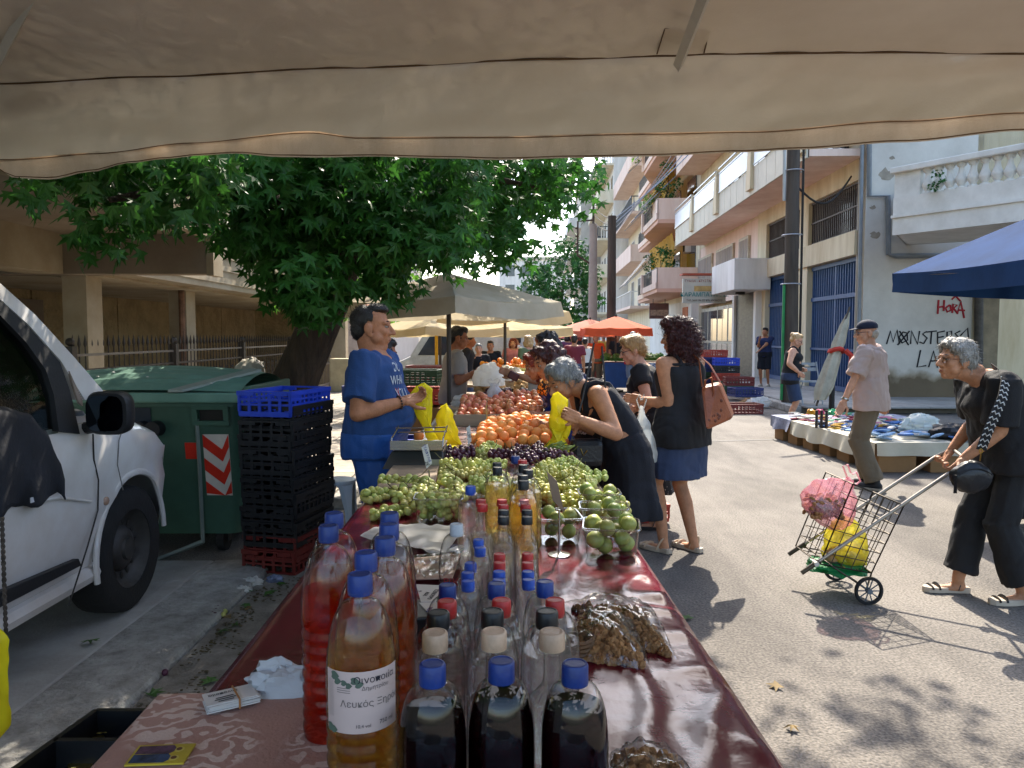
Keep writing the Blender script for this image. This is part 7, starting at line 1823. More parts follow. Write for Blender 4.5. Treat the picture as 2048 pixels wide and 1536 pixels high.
def grow_hair(t, hf, hs, h, detail, sd):
    kind = h['kind']; m = MB()
    def E(c, r, rot=None): 
        q = MB(); q.sph(c, r, 16, 12); m.add([hf(v) for v in q.v], q.f)
    amp = .006; ns = 500; L0 = .02; curl = 0; down = .3
    if kind == 'short':
        E((0, -.022, .048), (.083, .094, .086)); E((0, -.062, -.01), (.066, .056, .075)); E((0, .030, .095), (.062, .056, .040)); amp = .006; ns = 900; L0 = .018; down = .1
    elif kind == 'quiff':
        E((0, -.024, .040), (.080, .092, .080)); E((0, -.058, -.012), (.070, .054, .064)); E((0, .020, .096), (.062, .066, .030)); E((0, .060, .090), (.050, .028, .015)); amp = .0025; ns = 1600; L0 = .014; down = -.2
    elif kind == 'oldshort':
        E((0, -.028, .055), (.088, .096, .088)); E((0, -.070, .0), (.078, .055, .075)); E((0, .034, .100), (.068, .056, .038)); E((.055, .04, .07), (.032, .035, .04)); E((-.055, .04, .07), (.032, .035, .04)); E((.07, -.01, .025), (.02, .04, .05)); E((-.07, -.01, .025), (.02, .04, .05)); amp = .0055; ns = 1800; L0 = .030; down = .35
    elif kind == 'bob':
        E((0, -.025, .05), (.095, .102, .092)); E((0, -.075, -.03), (.090, .06, .10)); E((.075, -.02, -.04), (.034, .06, .085)); E((-.075, -.02, -.04), (.034, .06, .085)); E((0, .040, .102), (.068, .048, .032)); amp = .012; ns = 1300; L0 = .05; down = .9
    elif kind == 'long':
        E((0, -.025, .05), (.092, .102, .092)); E((0, -.085, -.06), (.085, .06, .15)); E((.075, -.02, -.07), (.034, .055, .13)); E((-.075, -.02, -.07), (.034, .055, .13)); E((0, .040, .102), (.064, .048, .032)); amp = .014; ns = 1300; L0 = .06; down = 1
    elif kind == 'curly':
        E((0, -.025, .06), (.105, .110, .098)); E((0, -.090, -.02), (.105, .075, .12)); E((.088, -.03, -.03), (.042, .075, .11)); E((-.088, -.03, -.03), (.042, .075, .11)); E((0, .055, .112), (.078, .055, .036)); E((0, -.09, -.12), (.095, .06, .075)); amp = .022; ns = 3000; L0 = .055; curl = 1; down = .5
    elif kind == 'bun':
        E((0, -.022, .045), (.082, .094, .085)); E((0, -.062, -.0), (.068, .055, .065)); E((0, -.105, .075), (.038, .036, .036)); E((0, .030, .092), (.060, .052, .036)); amp = .004; ns = 500; L0 = .018; down = 0
    elif kind == 'cap':
        E((0, -.055, -.012), (.078, .062, .058)); amp = .004; ns = 500; L0 = .016; down = .5
    elif kind == 'shaved':
        E((0, -.016, .040), (.0785, .096, .0865)); amp = .0; ns = 0
    if detail == 0: ns = 0
    me = remesh(m, {2: .0075, 1: .010, 0: .018}[detail], 2)
    displace(me, lambda co, n: amp*(1.4*noise.noise(co*28+V((sd, 0, 0)))+(.9*noise.noise(co*60) if detail else 0)))
    mat_ = h['m']; me.materials.append(mat_); shade(me, 180); ho = link('hair', me, t)
    if ns and detail:
        cen = hf((0, -.02, .0)); w = MB(); vs_ = me.vertices; 
        for _ in range(int(ns*(1 if detail == 2 else .5))):
            v = vs_[random.randrange(len(vs_))]; n = v.normal; p = v.co-n*.004
            tdir = V((rn(-1, 1), rn(-1, 1), rn(-1, 1)))*.5+V((0, -.25, -down)); tdir = (tdir-n*tdir.dot(n)*.75).normalized()
            L_ = L0*hs*rn(.6, 1.4); wd = .0013*rn(.7, 1.3)*(1.3 if curl else 1); sdv = tdir.cross(n).normalized()
            pts = []
            for k in range(5 if curl else 3):
                f = k/(4 if curl else 2); q = p+tdir*L_*f+n*(.010*hs*f*(1.8 if curl else .7))
                if curl: q = q+sdv*(.012*sin(f*7+sd+L_*90))+n*(.010*cos(f*7+L_*50))
                pts.append(q)
            o = len(w.v)
            for k, q in enumerate(pts):
                ww = wd*(1-.6*k/len(pts)); w.v += [q-sdv*ww, q+sdv*ww]
            for k in range(len(pts)-1): w.f.append([o+2*k, o+2*k+1, o+2*k+3, o+2*k+2]); w.m.append(0)
        mm = bpy.data.meshes.new('strands'); mm.from_pydata([tuple(v) for v in w.v], [], w.f); mm.materials.append(mat_); so = link('strands', mm, ho); so['kind'] = 'stuff'
    return ho
def hairm(name, c, c2=None): return mat(name, c, .42, .3, 30, .5, 90, col2=c2, stretch=(3, 3, .4), spec=.5, bdist=.01)
H_BLK = hairm('hair_black', '#1d1612'); H_GRY = hairm('hair_grey', '#8f918f', '#4c4f50'); H_WHT = hairm('hair_white', '#c9bfae', '#8d857a'); H_BLD = hairm('hair_blond', '#c9a878', '#8d6d44'); H_RED = hairm('hair_redbrown', '#4a1512', '#1c0908'); H_AUB = hairm('hair_auburn', '#8a3018', '#521a10'); H_DRK = hairm('hair_dark', '#2c2220', '#15100f'); H_CBL = hairm('hair_sandy', '#b9925a', '#7d5c34')
def cloth_(name, c, **k): 
    kw = dict(rough=.85, var=.08, vs=5, bump=.25, bs=120); kw.update(k); return mat(name, c, **kw)
def pattern(name, base, cols, scale, rough=.85, sharp=.5, dist='voronoi'):
    """a printed cloth: flat printed motifs on a ground colour"""
    m = cloth_(name, base); nt = m.node_tree; L = nt.links; b_ = nt.nodes['Principled BSDF']; tc = nt.nodes['Texture Coordinate']; src = b_.inputs['Base Color'].links[0].from_socket
    for i, (c, th, sc) in enumerate(cols):
        n1 = N(nt, 'ShaderNodeTexNoise') if dist == 'noise' else N(nt, 'ShaderNodeTexVoronoi'); n1.inputs['Scale'].default_value = scale*sc
        if dist == 'noise': n1.inputs['Distortion'].default_value = 2.5; n1.inputs['Detail'].default_value = 1
        mp = N(nt, 'ShaderNodeMapping'); mp.inputs['Location'].default_value = (i*3.7, i*1.3, i*2.2); L.new(tc.outputs['Object'], mp.inputs[0]); L.new(mp.outputs[0], n1.inputs[0])
        r = N(nt, 'ShaderNodeValToRGB'); r.color_ramp.interpolation = 'LINEAR'; r.color_ramp.elements[0].position = th; r.color_ramp.elements[0].color = (1, 1, 1, 1) if dist != 'noise' else (0, 0, 0, 1); r.color_ramp.elements[1].position = th+.04; r.color_ramp.elements[1].color = (0, 0, 0, 1) if dist != 'noise' else (1, 1, 1, 1)
        L.new(n1.outputs[0], r.inputs[0]); mx = N(nt, 'ShaderNodeMix', data_type='RGBA'); mx.inputs[7].default_value = (*hx(c), 1); L.new(r.outputs[0], mx.inputs[0]); L.new(src, mx.inputs[6]); src = mx.outputs[2]
    L.new(src, b_.inputs['Base Color']); return m
TEE_B = cloth_('tee_blue', '#24477c', col2='#1e3c6a'); TRK_B = cloth_('track_blue', '#1b4f96', rough=.6); BLACKC = cloth_('cloth_black2', '#17171a'); NAVYC = cloth_('cloth_navy', '#10121b'); GREYT = cloth_('tee_grey', '#8f8780'); JEAN = cloth_('denim', '#33415f', vs=9); NAVSH = cloth_('shorts_navy', '#2b3a56'); BEIGE = cloth_('shirt_beige', '#b7a29a', var=.05); KHA = cloth_('trouser_khaki', '#6f6250'); REDT = cloth_('tee_red', '#a3243a'); ORGT = cloth_('tee_orange', '#c4582c'); WHTT = cloth_('top_white', '#d4d2cc')
TEAL = pattern('print_teal', '#1d3a44', [('#3f9a92', .22, 1), ('#c9b8a0', .12, 1.3), ('#1f6a6a', .2, 1.6)], 34); ZEB = pattern('print_zebra', '#e4e2df', [('#1b2142', .52, 1)], 15, dist='noise'); DOTS = pattern('print_dots', '#23201f', [('#b3a296', .16, 1)], 48); LEO = pattern('print_leopard', '#9a8060', [('#3a2a1c', .2, 1)], 40)
LEATH = mat('leather_brown', '#9a5430', .45, .15, 6, .3, 60, col2='#7a3f22'); LBLK = mat('leather_black', '#1a1b1f', .4, .15, 6, .25, 60); SOLE = mat('sole_pale', '#b8aa98', .7, .1, 6, .1, 60); SNEAK = mat('shoe_black', '#1c1c1f', .6, .1, 6, .1, 60)
def glasses(I, m, dark=False, w=.027):
    g = MB()
    for s in (1, -1):
        g.tube([I['lhf']((.033*s+w*cos(a), .098-.006*abs(cos(a)), .002+w*.75*sin(a))) for a in [2*pi*k/18 for k in range(19)]], .0020, 5)
        g.tube([I['lhf']((.060*s, .092, .006)), I['lhf']((.079*s, .04, .010)), I['lhf']((.082*s, -.006, .008))], .0022, 5)
    g.tube([I['lhf']((-.008, .100, .006)), I['lhf']((.008, .100, .006))], .0018, 5)
    o = g.build('glasses', m, I['t'], local=True, smooth=True)
    for s in (1, -1):
        q = MB(); q.add([I['lhf']((.033*s+w*.97*cos(a), .098-.006*abs(cos(a)), .002+w*.73*sin(a))) for a in [2*pi*k/18 for k in range(18)]], [list(range(18))]); q.build('lens', mat('lens_dark', '#1c1a1a', .08, .1, 4, 0) if dark else film('lens_clear', gloss=.02, base=.06), o, local=True)
def wst(a, b): return V(a).lerp(V(b), .5)
# ---------------------------------------------------------------- the seller in blue
Xp = at(752, 900, 4.32).x
hd = at(846, 790, 4.3); 
I = person('man in blue lettered T-shirt and blue track shorts behind the stall, opening a yellow bag', Xp, 4.30, radians(-97), 1.74, lean=(2, -2), b=dict(wide=1.24, belly=.085, neck=1.22, jowl=.012, arm=1.12, head=1.04, seat=.01, nose=1.0),
           rh=at(806, 803, 4.12), lh=at(815, 795, 4.5), poleR=(-.3, -.5, -.8), poleL=(-.2, .6, -.8), head=(10, 0), headoff=(0, -.035, 0), sk=SK1, hair=dict(kind='quiff', m=H_BLK), top=dict(m=TEE_B, sleeve=.78, t0=-.16, g=.016, wr=.013), bottom=dict(kind='shorts', m=TRK_B, f=.5, g=.022, w=1.35, name='shorts'), shoes=dict(kind='shoe', m=SNEAK, m2=SOLE), detail=2, curl=.75, hand_n=((0, .4, -.6), (0, -.4, -.6)))
SEL = I
# lettering wraps over the chest; side stripes at the shorts hem; bracelet, earphone lead
PRW = mat('print_white', '#c9d0d6', .8, .1, 30, 0); PRR = mat('print_red', '#b23a3a', .8, .1, 30, 0)
def chest_text(I, s_, size, tt, ang, m, sx=.8):
    o = text(s_, size, (0, 0, 0), Matrix.Identity(3), m, None, extrude=0, sx=sx); top_t = tt
    bodyname = [c for c in I['t'].children if c.name.startswith('shirt')][0]
    from mathutils.bvhtree import BVHTree
    bv = BVHTree.FromPolygons([v.co.copy() for v in bodyname.data.vertices], [list(p.vertices) for p in bodyname.data.polygons])
    for q in o.data.vertices:
        x, z = q.co.x, q.co.y; c, a_ = I['spine'](tt); a = radians(ang)-x/.19; src = V((c.x, c.y, c.z+z)); d = V((sin(a), cos(a), 0))
        h = bv.ray_cast(src+d*.6, -d, 1.0); q.co = (h[0]+d*.004) if h[0] is not None else src+d*.2
    o.parent = I['t']; return o
chest_text(I, 'DO', .07, .84, 24, PRW); chest_text(I, 'WHAT', .072, .70, 22, PRW); chest_text(I, 'YOU', .075, .55, 20, PRW); chest_text(I, 'X', .09, .55, 32, PRR, .7)
for (Hj, K_), A_ in zip(I['KN'], I['AN']):
    for k in range(3):
        w = MB(); c = lerpv(Hj, K_, .985-k*.05); d = (K_-Hj).normalized(); q = d.orthogonal().normalized(); r_ = d.cross(q)
        w.tube([c+q*(.112*cos(a*pi/12))+r_*(.112*sin(a*pi/12)) for a in range(25)], .006, 5, flat=(.3, 1)); w.build('hem_stripe', PRW, I['t'], local=True, smooth=True)
w = MB(); c = I['R'].transposed() @ (I['WR']-I['o']); d = (I['R'].transposed() @ (I['WR']-I['ER'])).normalized(); q = d.orthogonal().normalized(); r_ = d.cross(q)
for k in range(14): a = 2*pi*k/14; w.sph(c-d*.02+q*.034*cos(a)+r_*.034*sin(a), .006, 7, 5)
w.build('bracelet', mat('beads', '#3a241c', .4), I['t'], local=True, smooth=True)
hull_bag('carrier_bag', 'yellow carrier bag held open by the seller in blue', [(815, 800), (832, 772), (850, 765), (862, 778), (867, 820), (862, 870), (880, 888), (858, 884), (842, 850), (828, 822)], 4.28, .035, YBAG, gy, 11)
# someone standing hidden behind him
person('man mostly hidden behind the blue shirted seller, only his face showing', at(760, 700, 5.3).x-.03, 5.35, radians(-70), 1.54, lean=(0, 5), head=(0, 5), sk=SK4, hair=dict(kind='short', m=H_BLK), top=dict(m=cloth_('shirt_sand', '#9a8a70'), sleeve=.7), bottom=dict(kind='pants', m=KHA), shoes=dict(kind='shoe', m=SNEAK, m2=SOLE), detail=1)
# ---------------------------------------------------------------- shoppers at the table
I = person('grey haired woman in a sleeveless navy dress bending over the stall with a yellow bag', .68, 4.55, radians(97), 1.58, lean=(16, 50), b=dict(wide=1.12, hips=.03, bust=.03, arm=1.12, belly=.04), rh=at(1160, 850, 4.36), lh=at(1158, 838, 4.15), poleR=(.6, .4, -.9), poleL=(.55, -.5, -.9), head=(18, 28), necktilt=62, headoff=(0, .0, -.02), sk=SK2,
           hair=dict(kind='oldshort', m=H_GRY), top=dict(m=NAVYC, t0=-.3, t1=.86, g=.012, name='bodice', strap=.10, strapw=.026), bottom=dict(kind='skirt', m=NAVYC, hem=.52, flare=.05, waist=.25, fold=.12, name='skirt'), shoes=dict(kind='sandal', m=LBLK, m2=SNEAK), detail=2, curl=.8)
P2 = I
hull_bag('carrier_bag', 'yellow carrier bag held open by the grey haired shopper', [(1104, 788), (1118, 783), (1134, 800), (1141, 830), (1140, 862), (1130, 880), (1108, 870), (1098, 845), (1100, 810)], 4.18, .05, YBAG, gy, 15)
t = thing('handbag', 'black handbag with a small chevron hanging before the navy dress', 'handbag', at(1172, 930, 4.35))
w = MB(); c = at(1172, 905, 4.33); w.box(c, (.19, .10, .16), Matrix.Rotation(.1, 3, 'Z')); w.build('bag_body', LBLK, t, bevel=.035)
w = MB(); w.tube([c+V((-.085, -.01, .06)), c+V((-.02, .02, .3)), c+V((.05, .08, .62))], .006, 5); w.tube([c+V((.085, .01, .06)), c+V((.12, .06, .3)), c+V((.1, .12, .6))], .006, 5); w.build('strap', LBLK, t, smooth=True)
w = MB(); w.tube([c+V((-.035, -.056, .03)), c+V((-.02, -.058, -.01)), c+V((.0, -.056, .02))], .003, 5); w.build('chevron', mat('gold', '#b0904a', .3, metal=1, bump=0), t)
t = hull_bag('tote_bag', 'black cloth tote hanging at the hip of the navy dress', [(1205, 775), (1222, 800), (1250, 838), (1232, 862), (1200, 868), (1195, 820)], 4.75, .04, BLACKC, None, 21)
person('dark red haired woman in a zebra print top reaching over the peaches', .55, 5.05, radians(100), 1.60, lean=(14, 42), b=dict(wide=1.05, bust=.03, hips=.02), rh=at(1092, 862, 5.0), lh=at(1085, 850, 4.9), head=(10, 22), necktilt=40, sk=SK2, hair=dict(kind='long', m=H_RED), top=dict(m=ZEB, t0=-.2, t1=.9, g=.014, name='blouse', strap=.11), bottom=dict(kind='skirt', m=NAVYC, hem=.25, flare=.08, name='skirt'), shoes=dict(kind='sandal', m=LBLK, m2=SNEAK), detail=1)
person('woman with orange red hair and blue sleeves bending by the nectarines', .48, 5.95, radians(95), 1.52, lean=(12, 40), b=dict(wide=1.05), rh=at(1075, 845, 5.8), lh=at(1072, 830, 5.7), head=(10, 20), necktilt=40, sk=SK2, hair=dict(kind='long', m=H_AUB), top=dict(m=cloth_('top_royal', '#1c2f7a'), t0=-.2, sleeve=1.5, name='blouse'), bottom=dict(kind='pants', m=cloth_('trouser_red', '#8a2a24')), shoes=dict(kind='shoe', m=SNEAK, m2=SOLE), detail=1)
t = hull_bag('shoulder_bag', 'black and orange striped shoulder bag between the shoppers', [(1078, 760), (1092, 752), (1100, 775), (1092, 792), (1074, 786)], 5.4, .05, pattern('print_stripe', '#1c1714', [('#c8802c', .5, 1)], 26, dist='noise'), None, 24)
I = person('woman with dark bob in a teal flowered dress paying at the potatoes', .44, 7.2, radians(85), 1.60, lean=(3, 12), b=dict(wide=1.08, bust=.03, hips=.03), rh=at(1035, 752, 7.1), lh=at(1026, 748, 6.95), head=(12, 18), sk=SK2, hair=dict(kind='bob', m=H_DRK), top=dict(m=TEAL, t0=-.2, t1=.9, name='bodice', strap=.11), bottom=dict(kind='skirt', m=TEAL, hem=.2, flare=.04, name='skirt'), shoes=dict(kind='sandal', m=LBLK, m2=SNEAK), detail=1)
t = thing('shoulder_bag', 'white shoulder bag worn over the teal dress', 'handbag', I['w']((-.2, 0, .9)))
w = MB(); c = at(1075, 770, 7.0); w.box(c, (.17, .06, .16)); w.build('bag_body', mat('bag_cream', '#d8d2c4', .7), t, bevel=.02); w = MB(); w.tube([c+V((-.05, 0, .08)), c+V((-.03, -.02, .3)), at(1076, 706, 7.05)], .016, 6); w.build('strap', mat('bag_cream', '#d8d2c4'), t, smooth=True)
t = thing('purse', 'dark red purse in the hand of the shopper in teal', 'purse', at(1027, 752, 6.9)); w = MB(); w.box(at(1027, 752, 6.9), (.10, .03, .07), Matrix.Rotation(.5, 3, 'Y')); w.build('purse_body', mat('purse_red', '#4a1418', .4), t, bevel=.01)
person('man in grey T-shirt serving behind the wooden trays', at(905, 740, 8.2).x, 8.2, radians(-80), 1.66, lean=(2, 6), b=dict(wide=1.12, belly=.03, arm=1.1), rh=at(955, 742, 8.1), lh=at(948, 750, 8.3), head=(-8, 10), sk=SK4, hair=dict(kind='short', m=H_BLK), top=dict(m=GREYT, sleeve=.75, t0=-.2), bottom=dict(kind='pants', m=JEAN), shoes=dict(kind='shoe', m=SNEAK, m2=SOLE), detail=1)
# ---------------------------------------------------------------- red haired woman and her companion
I = person('woman with curly dark red hair in a black tank top and denim skirt, back turned', 1.20, 5.42, radians(38), 1.67, lean=(0, 4), b=dict(wide=1.12, hips=.025, bust=.02, arm=1.12, leg=1.0), lh=at(1283, 800, 5.5), rh=at(1300, 808, 5.75), poleL=(.6, -.6, -.6), head=(20, 0), sk=SK2, feet=((.09, -.02), (-.10, .10)),
           hair=dict(kind='curly', m=H_RED), top=dict(m=BLACKC, t0=-.30, t1=.87, g=.018, flare=.05, name='tank_top', strap=.095, strapw=.022), bottom=dict(kind='skirt', m=JEAN, hem=.55, flare=-.005, fold=.02, waist=.15, g=.016, name='skirt'), shoes=dict(kind='sandal', m=mat('sandal_cream', '#c4ab90', .6), m2=SOLE, sole=.035), detail=2)
RH = I
w = MB(); w.tube([I['w'](I['ring'](.89, .005)[i]) for i in (12, 14, 16, 17, 19, 21)], .012, 6); w.v = w.v; w.build('back_strap', BLACKC, I['t'], smooth=True)
t = plastic_bag('carrier_bag', 'pale carrier bag hanging from the arm of the red haired woman', at(1283, 812, 5.3), at(1291, 930, 5.3), .17, .10, film('bag_clear_grey', gloss=.15, base=.03, haze=.55, col=(.72, .74, .72)), 6, prof=[(0, .12), (.1, .25), (.35, .6), (.7, .95), (.92, 1), (1, .5)])
t = thing('handbag', 'brown leather tote bag on the shoulder of the red haired woman', 'handbag', at(1430, 850, 5.25))
q = [at(1402, 775, 5.2), at(1438, 768, 5.2), at(1466, 838, 5.25), at(1412, 862, 5.1)]; dd = V((.06, .16, .01))
w = MB(); w.prism(q, dd); w.build('bag_body', LEATH, t, bevel=.02)
for k in range(14):
    w = MB(); u, v = rn(.15, .85), rn(.35, .9); p = q[0].lerp(q[1], u).lerp(q[3].lerp(q[2], u), v)+V((0, -.004, 0)); w.sph(p, (.012, .004, .012), 6, 4); w.build('stud', mat('leather_dark', '#6a3620', .5), t, smooth=True)
w = MB(); w.tube([q[0]+dd*.3, at(1398, 720, 5.3), at(1372, 668+30, 5.42), at(1360, 704, 5.52)], .011, 6, flat=(1, .4)); w.tube([q[1]+dd*.5, at(1420, 730, 5.35), at(1380, 695, 5.5)], .011, 6, flat=(1, .4)); w.build('strap', LEATH, t, smooth=True)
w = MB(); w.tube([q[0]+V((.02, -.01, -.02)), q[0]+V((.02, -.03, .05)), q[0].lerp(q[1], .5)+V((0, -.03, .06)), q[0].lerp(q[1], .7)+V((0, -.01, -.05)), q[0].lerp(q[1], .5)+V((0, -.015, -.12))], .008, 6); w.build('handle', LEATH, t, smooth=True)
I = person('elderly fair haired woman with glasses in a dark dotted dress behind the red haired woman', 1.13, 6.15, radians(75), 1.58, lean=(5, 22), b=dict(wide=1.15, bust=.03, hips=.03, arm=1.1, belly=.04), rh=at(1255, 845, 5.75), lh=at(1240, 830, 5.9), head=(15, 14), sk=SK3, hair=dict(kind='oldshort', m=H_CBL), top=dict(m=BLACKC, t0=-.2, sleeve=.5, name='blouse'), bottom=dict(kind='skirt', m=DOTS, hem=.33, flare=.06, name='skirt'), shoes=dict(kind='sandal', m=LBLK, m2=SNEAK), detail=2, brow='#9a7a54')
glasses(I, mat('glasses_dark', '#2a2320', .3))
# ---------------------------------------------------------------- woman with the trolley
tw_hand1, tw_hand2 = at(1906, 934, 4.36), at(1884, 915, 4.70)
I = person('grey haired woman in black with glasses pushing a wire shopping trolley', 2.90, 4.45, radians(88), 1.63, lean=(9, 36), b=dict(wide=1.15, hips=.02, bust=.035, arm=1.12, belly=.05, nose=1.05), lh=tw_hand1+V((.055, 0, .045)), rh=tw_hand2+V((.055, 0, .045)), poleL=(.9, -.2, -.5), poleR=(.9, .3, -.5), head=(8, -4), necktilt=52, headoff=(0, .02, .0), sk=SK2, feet=((.09, .26), (-.10, -.02)),
           hair=dict(kind='oldshort', m=hairm('hair_silver', '#a9a49a', '#57544f')), top=dict(m=BLACKC, t0=-.28, sleeve=.88, g=.024, flare=.05, name='shirt'), bottom=dict(kind='pants', m=cloth_('trouser_black', '#19191b'), f=.93, g=.020, w=1.12, hem=1.35), shoes=dict(kind='sandal', m=LBLK, m2=SOLE, sole=.035), detail=2, curl=1.25, hand_n=((-.4, 0, -1), (-.4, 0, -1)), brow='#77706a')
OW = I
glasses(I, mat('glasses_amber', '#6d4a34', .3), False, .026)
CHEV = mat('strap_white', '#c9c9c6', .8, .05, 5, 0)
t = thing('crossbody_bag', 'round black crossbody bag on a black and white chevron strap', 'handbag', at(1945, 960, 4.2))
w = MB(); c = at(1942, 950, 4.17); w.sph(c, 1, 26, 18); w.v = [c+V((d.x*.115*(1-.25*max(0, d.z)), d.y*.05, d.z*.10*(1 if d.z < 0 else .8)))*(1+.10*noise.noise(d*3)+.05*noise.noise(d*8)) for d in [(v-c) for v in w.v]]; w.build('bag_body', LBLK, t, smooth=True); w = MB(); w.tube([c+V((-.09+.03*k, -.052+.012*abs(k-3)/3, .045-.004*(k-3)**2)) for k in range(7)], .004, 5); w.build('zip', SNEAK, t)
sp_ = [at(1962, 900, 4.14), at(1975, 865, 4.12), at(1990, 830, 4.12), at(2005, 795, 4.14), at(2010, 765, 4.2), at(2000, 742, 4.32), at(1985, 735, 4.45)]
w = MB(); rr = []
for j in range(len(sp_)):
    d = (sp_[min(j+1, len(sp_)-1)]-sp_[max(j-1, 0)]).normalized(); x = d.cross(V((0, -1, 0))).normalized()*.027; y = V((0, .003, 0)); rr.append([sp_[j]-x-y, sp_[j]+x-y, sp_[j]+x+y, sp_[j]-x+y])
w.loft(rr); st_ = w.build('strap', BLACKC, t)
for i in range(15):
    f = .04+i*.052; k = f*(len(sp_)-1); j = min(int(k), len(sp_)-2); p = sp_[j].lerp(sp_[j+1], k-j); d = (sp_[j+1]-sp_[j]).normalized(); x = d.cross(V((0, -1, 0))).normalized()
    w = MB(); w.tube([p-x*.025-d*.007+V((0, -.004, 0)), p-x*.0125+d*.007+V((0, -.004, 0)), p-d*.007+V((0, -.004, 0)), p+x*.0125+d*.007+V((0, -.004, 0)), p+x*.025-d*.007+V((0, -.004, 0))], .0036, 4); w.build('chevron', CHEV, st_)
w = MB(); w.tube([at(1962, 902, 4.12)+V((.008*cos(a), 0, .012*sin(a))) for a in [2*pi*k/10 for k in range(11)]], .003, 5); w.tube([at(1962, 908, 4.12), at(1960, 922, 4.14)], .004, 5); w.build('clasp', mat('gold', '#b0904a'), t)
for k in range(7):
    w = MB(); p = at(1912+rn(-3, 3), 950, 4.12); w.tube([p, p+V((rn(-.008, .008), 0, -.10))], .003, 4); w.build('tassel', LBLK, t)
# ---------------------------------------------------------------- man with cap, phone woman, far figures
I = person('elderly man in navy cap and beige shirt standing at the sock stall', at(1742, 800, 7.75).x, 7.75, radians(50), 1.72, lean=(0, 6), b=dict(wide=1.10, belly=.03, neck=1.05), lh=at(1680, 822, 7.55), rh=at(1770, 850, 8.0), poleL=(.3, -1, -.2), head=(35, 4), sk=SK3, hair=dict(kind='cap', m=H_WHT), top=dict(m=BEIGE, sleeve=.92, t0=-.30, g=.026, wr=.016, flare=.03), bottom=dict(kind='pants', m=KHA, f=1, g=.020, w=1.22, hem=1.15), shoes=dict(kind='trainer', m=SNEAK, m2=SOLE), detail=2, feet=((.10, .05), (-.10, -.05)), curl=.4, brow='#a8a098')
CAPN = cloth_('cap_navy', '#1c2236'); q = MB(); hfc = I['lhf']
m_ = MB(); m_.sph((0, -.012, .058), (.087, .102, .074), 20, 14); m_.v = [hfc((v.x, v.y, max(v.z, .040))) for v in m_.v]; m_.build('cap', CAPN, I['t'], local=True, smooth=60)
m_ = MB()
for z in (.046, .052): pass
m_.loft([[hfc((.068*cos(a)*(1+.0*k), .075+.085*sin(a)*k, z+.010*sin(a)*0-.012*sin(a)*k)) for a in [pi*j/14 for j in range(15)]]+[hfc((.068*cos(a), .060, z)) for a in [pi*j/14 for j in range(14, -1, -1)]] for z, k in ((.046, 1), (.053, 1))]); m_.build('cap_peak', CAPN, I['t'], local=True)
w = MB(); c = I['R'].transposed() @ (I['WL']-I['o']); d = (I['R'].transposed() @ (I['WL']-I['EL'])).normalized(); qq = d.orthogonal().normalized(); r_ = d.cross(qq)
w.tube([c-d*.03+qq*.033*cos(a*pi/9)+r_*.033*sin(a*pi/9) for a in range(19)], .009, 6, flat=(.4, 1)); w.build('wristwatch', INOX, I['t'], local=True, smooth=True)
glasses(I, mat('glasses_dark', '#2a2320'))
I = person('fair haired woman in black tank top looking at her phone behind the sock stall', at(1580, 800, 12.6).x, 12.6, radians(-112), 1.60, lean=(2, 8), b=dict(wide=1.22, bust=.04, belly=.05, hips=.03, arm=1.2), rh=at(1598, 745, 12.35), lh=at(1600, 738, 12.6), poleR=(-.4, -.5, -.7), head=(0, 22), sk=SK3, hair=dict(kind='bun', m=H_BLD), top=dict(m=BLACKC, t0=-.28, t1=.86, g=.016, name='tank_top', strap=.10), bottom=dict(kind='shorts', m=NAVSH, f=.47, g=.022, w=1.3, name='shorts'), shoes=dict(kind='sandal', m=LBLK, m2=SNEAK), detail=1, curl=.9)
glasses(I, mat('glasses_dark', '#2a2320'))
t = thing('mobile_phone', 'dark mobile phone held by the fair haired woman', 'phone', at(1610, 732, 12.4)); w = MB(); w.box(at(1610, 732, 12.4), (.12, .07, .012), Matrix.Rotation(.5, 3, 'X')); w.build('phone_body', DARK, t, bevel=.004)
fx = person('bearded man in navy polo and shorts telephoning by the marble doorway', at(1530, 700, 21).x, 21, radians(150), 1.62, z0=.15, lean=(0, 0), b=dict(wide=1.1), rh=at(1519, 680, 20.8), lh=at(1512, 707, 20.7), head=(-20, 0), sk=SK1, hair=dict(kind='short', m=H_BLK), top=dict(m=cloth_('polo_navy', '#232d52'), sleeve=.75, t0=-.2), bottom=dict(kind='shorts', m=NAVYC, f=.5, g=.02, w=1.2), shoes=dict(kind='shoe', m=SOLE, m2=SOLE), detail=0)
person('bald man in red T-shirt and denim shorts standing at a far stall', at(1265, 700, 19.5).x, 19.5, radians(-30), 1.66, lean=(0, 4), b=dict(wide=1.15), rh=at(1285, 710, 19.8), lh=at(1280, 715, 19.8), head=(-30, 12), sk=SK1, hair=dict(kind='shaved', m=H_GRY), top=dict(m=REDT, sleeve=.8, t0=-.22, g=.02), bottom=dict(kind='shorts', m=cloth_('denim_pale', '#6d7d96'), f=.5, g=.02, w=1.2), shoes=dict(kind='trainer', m=SNEAK, m2=SOLE), detail=1)
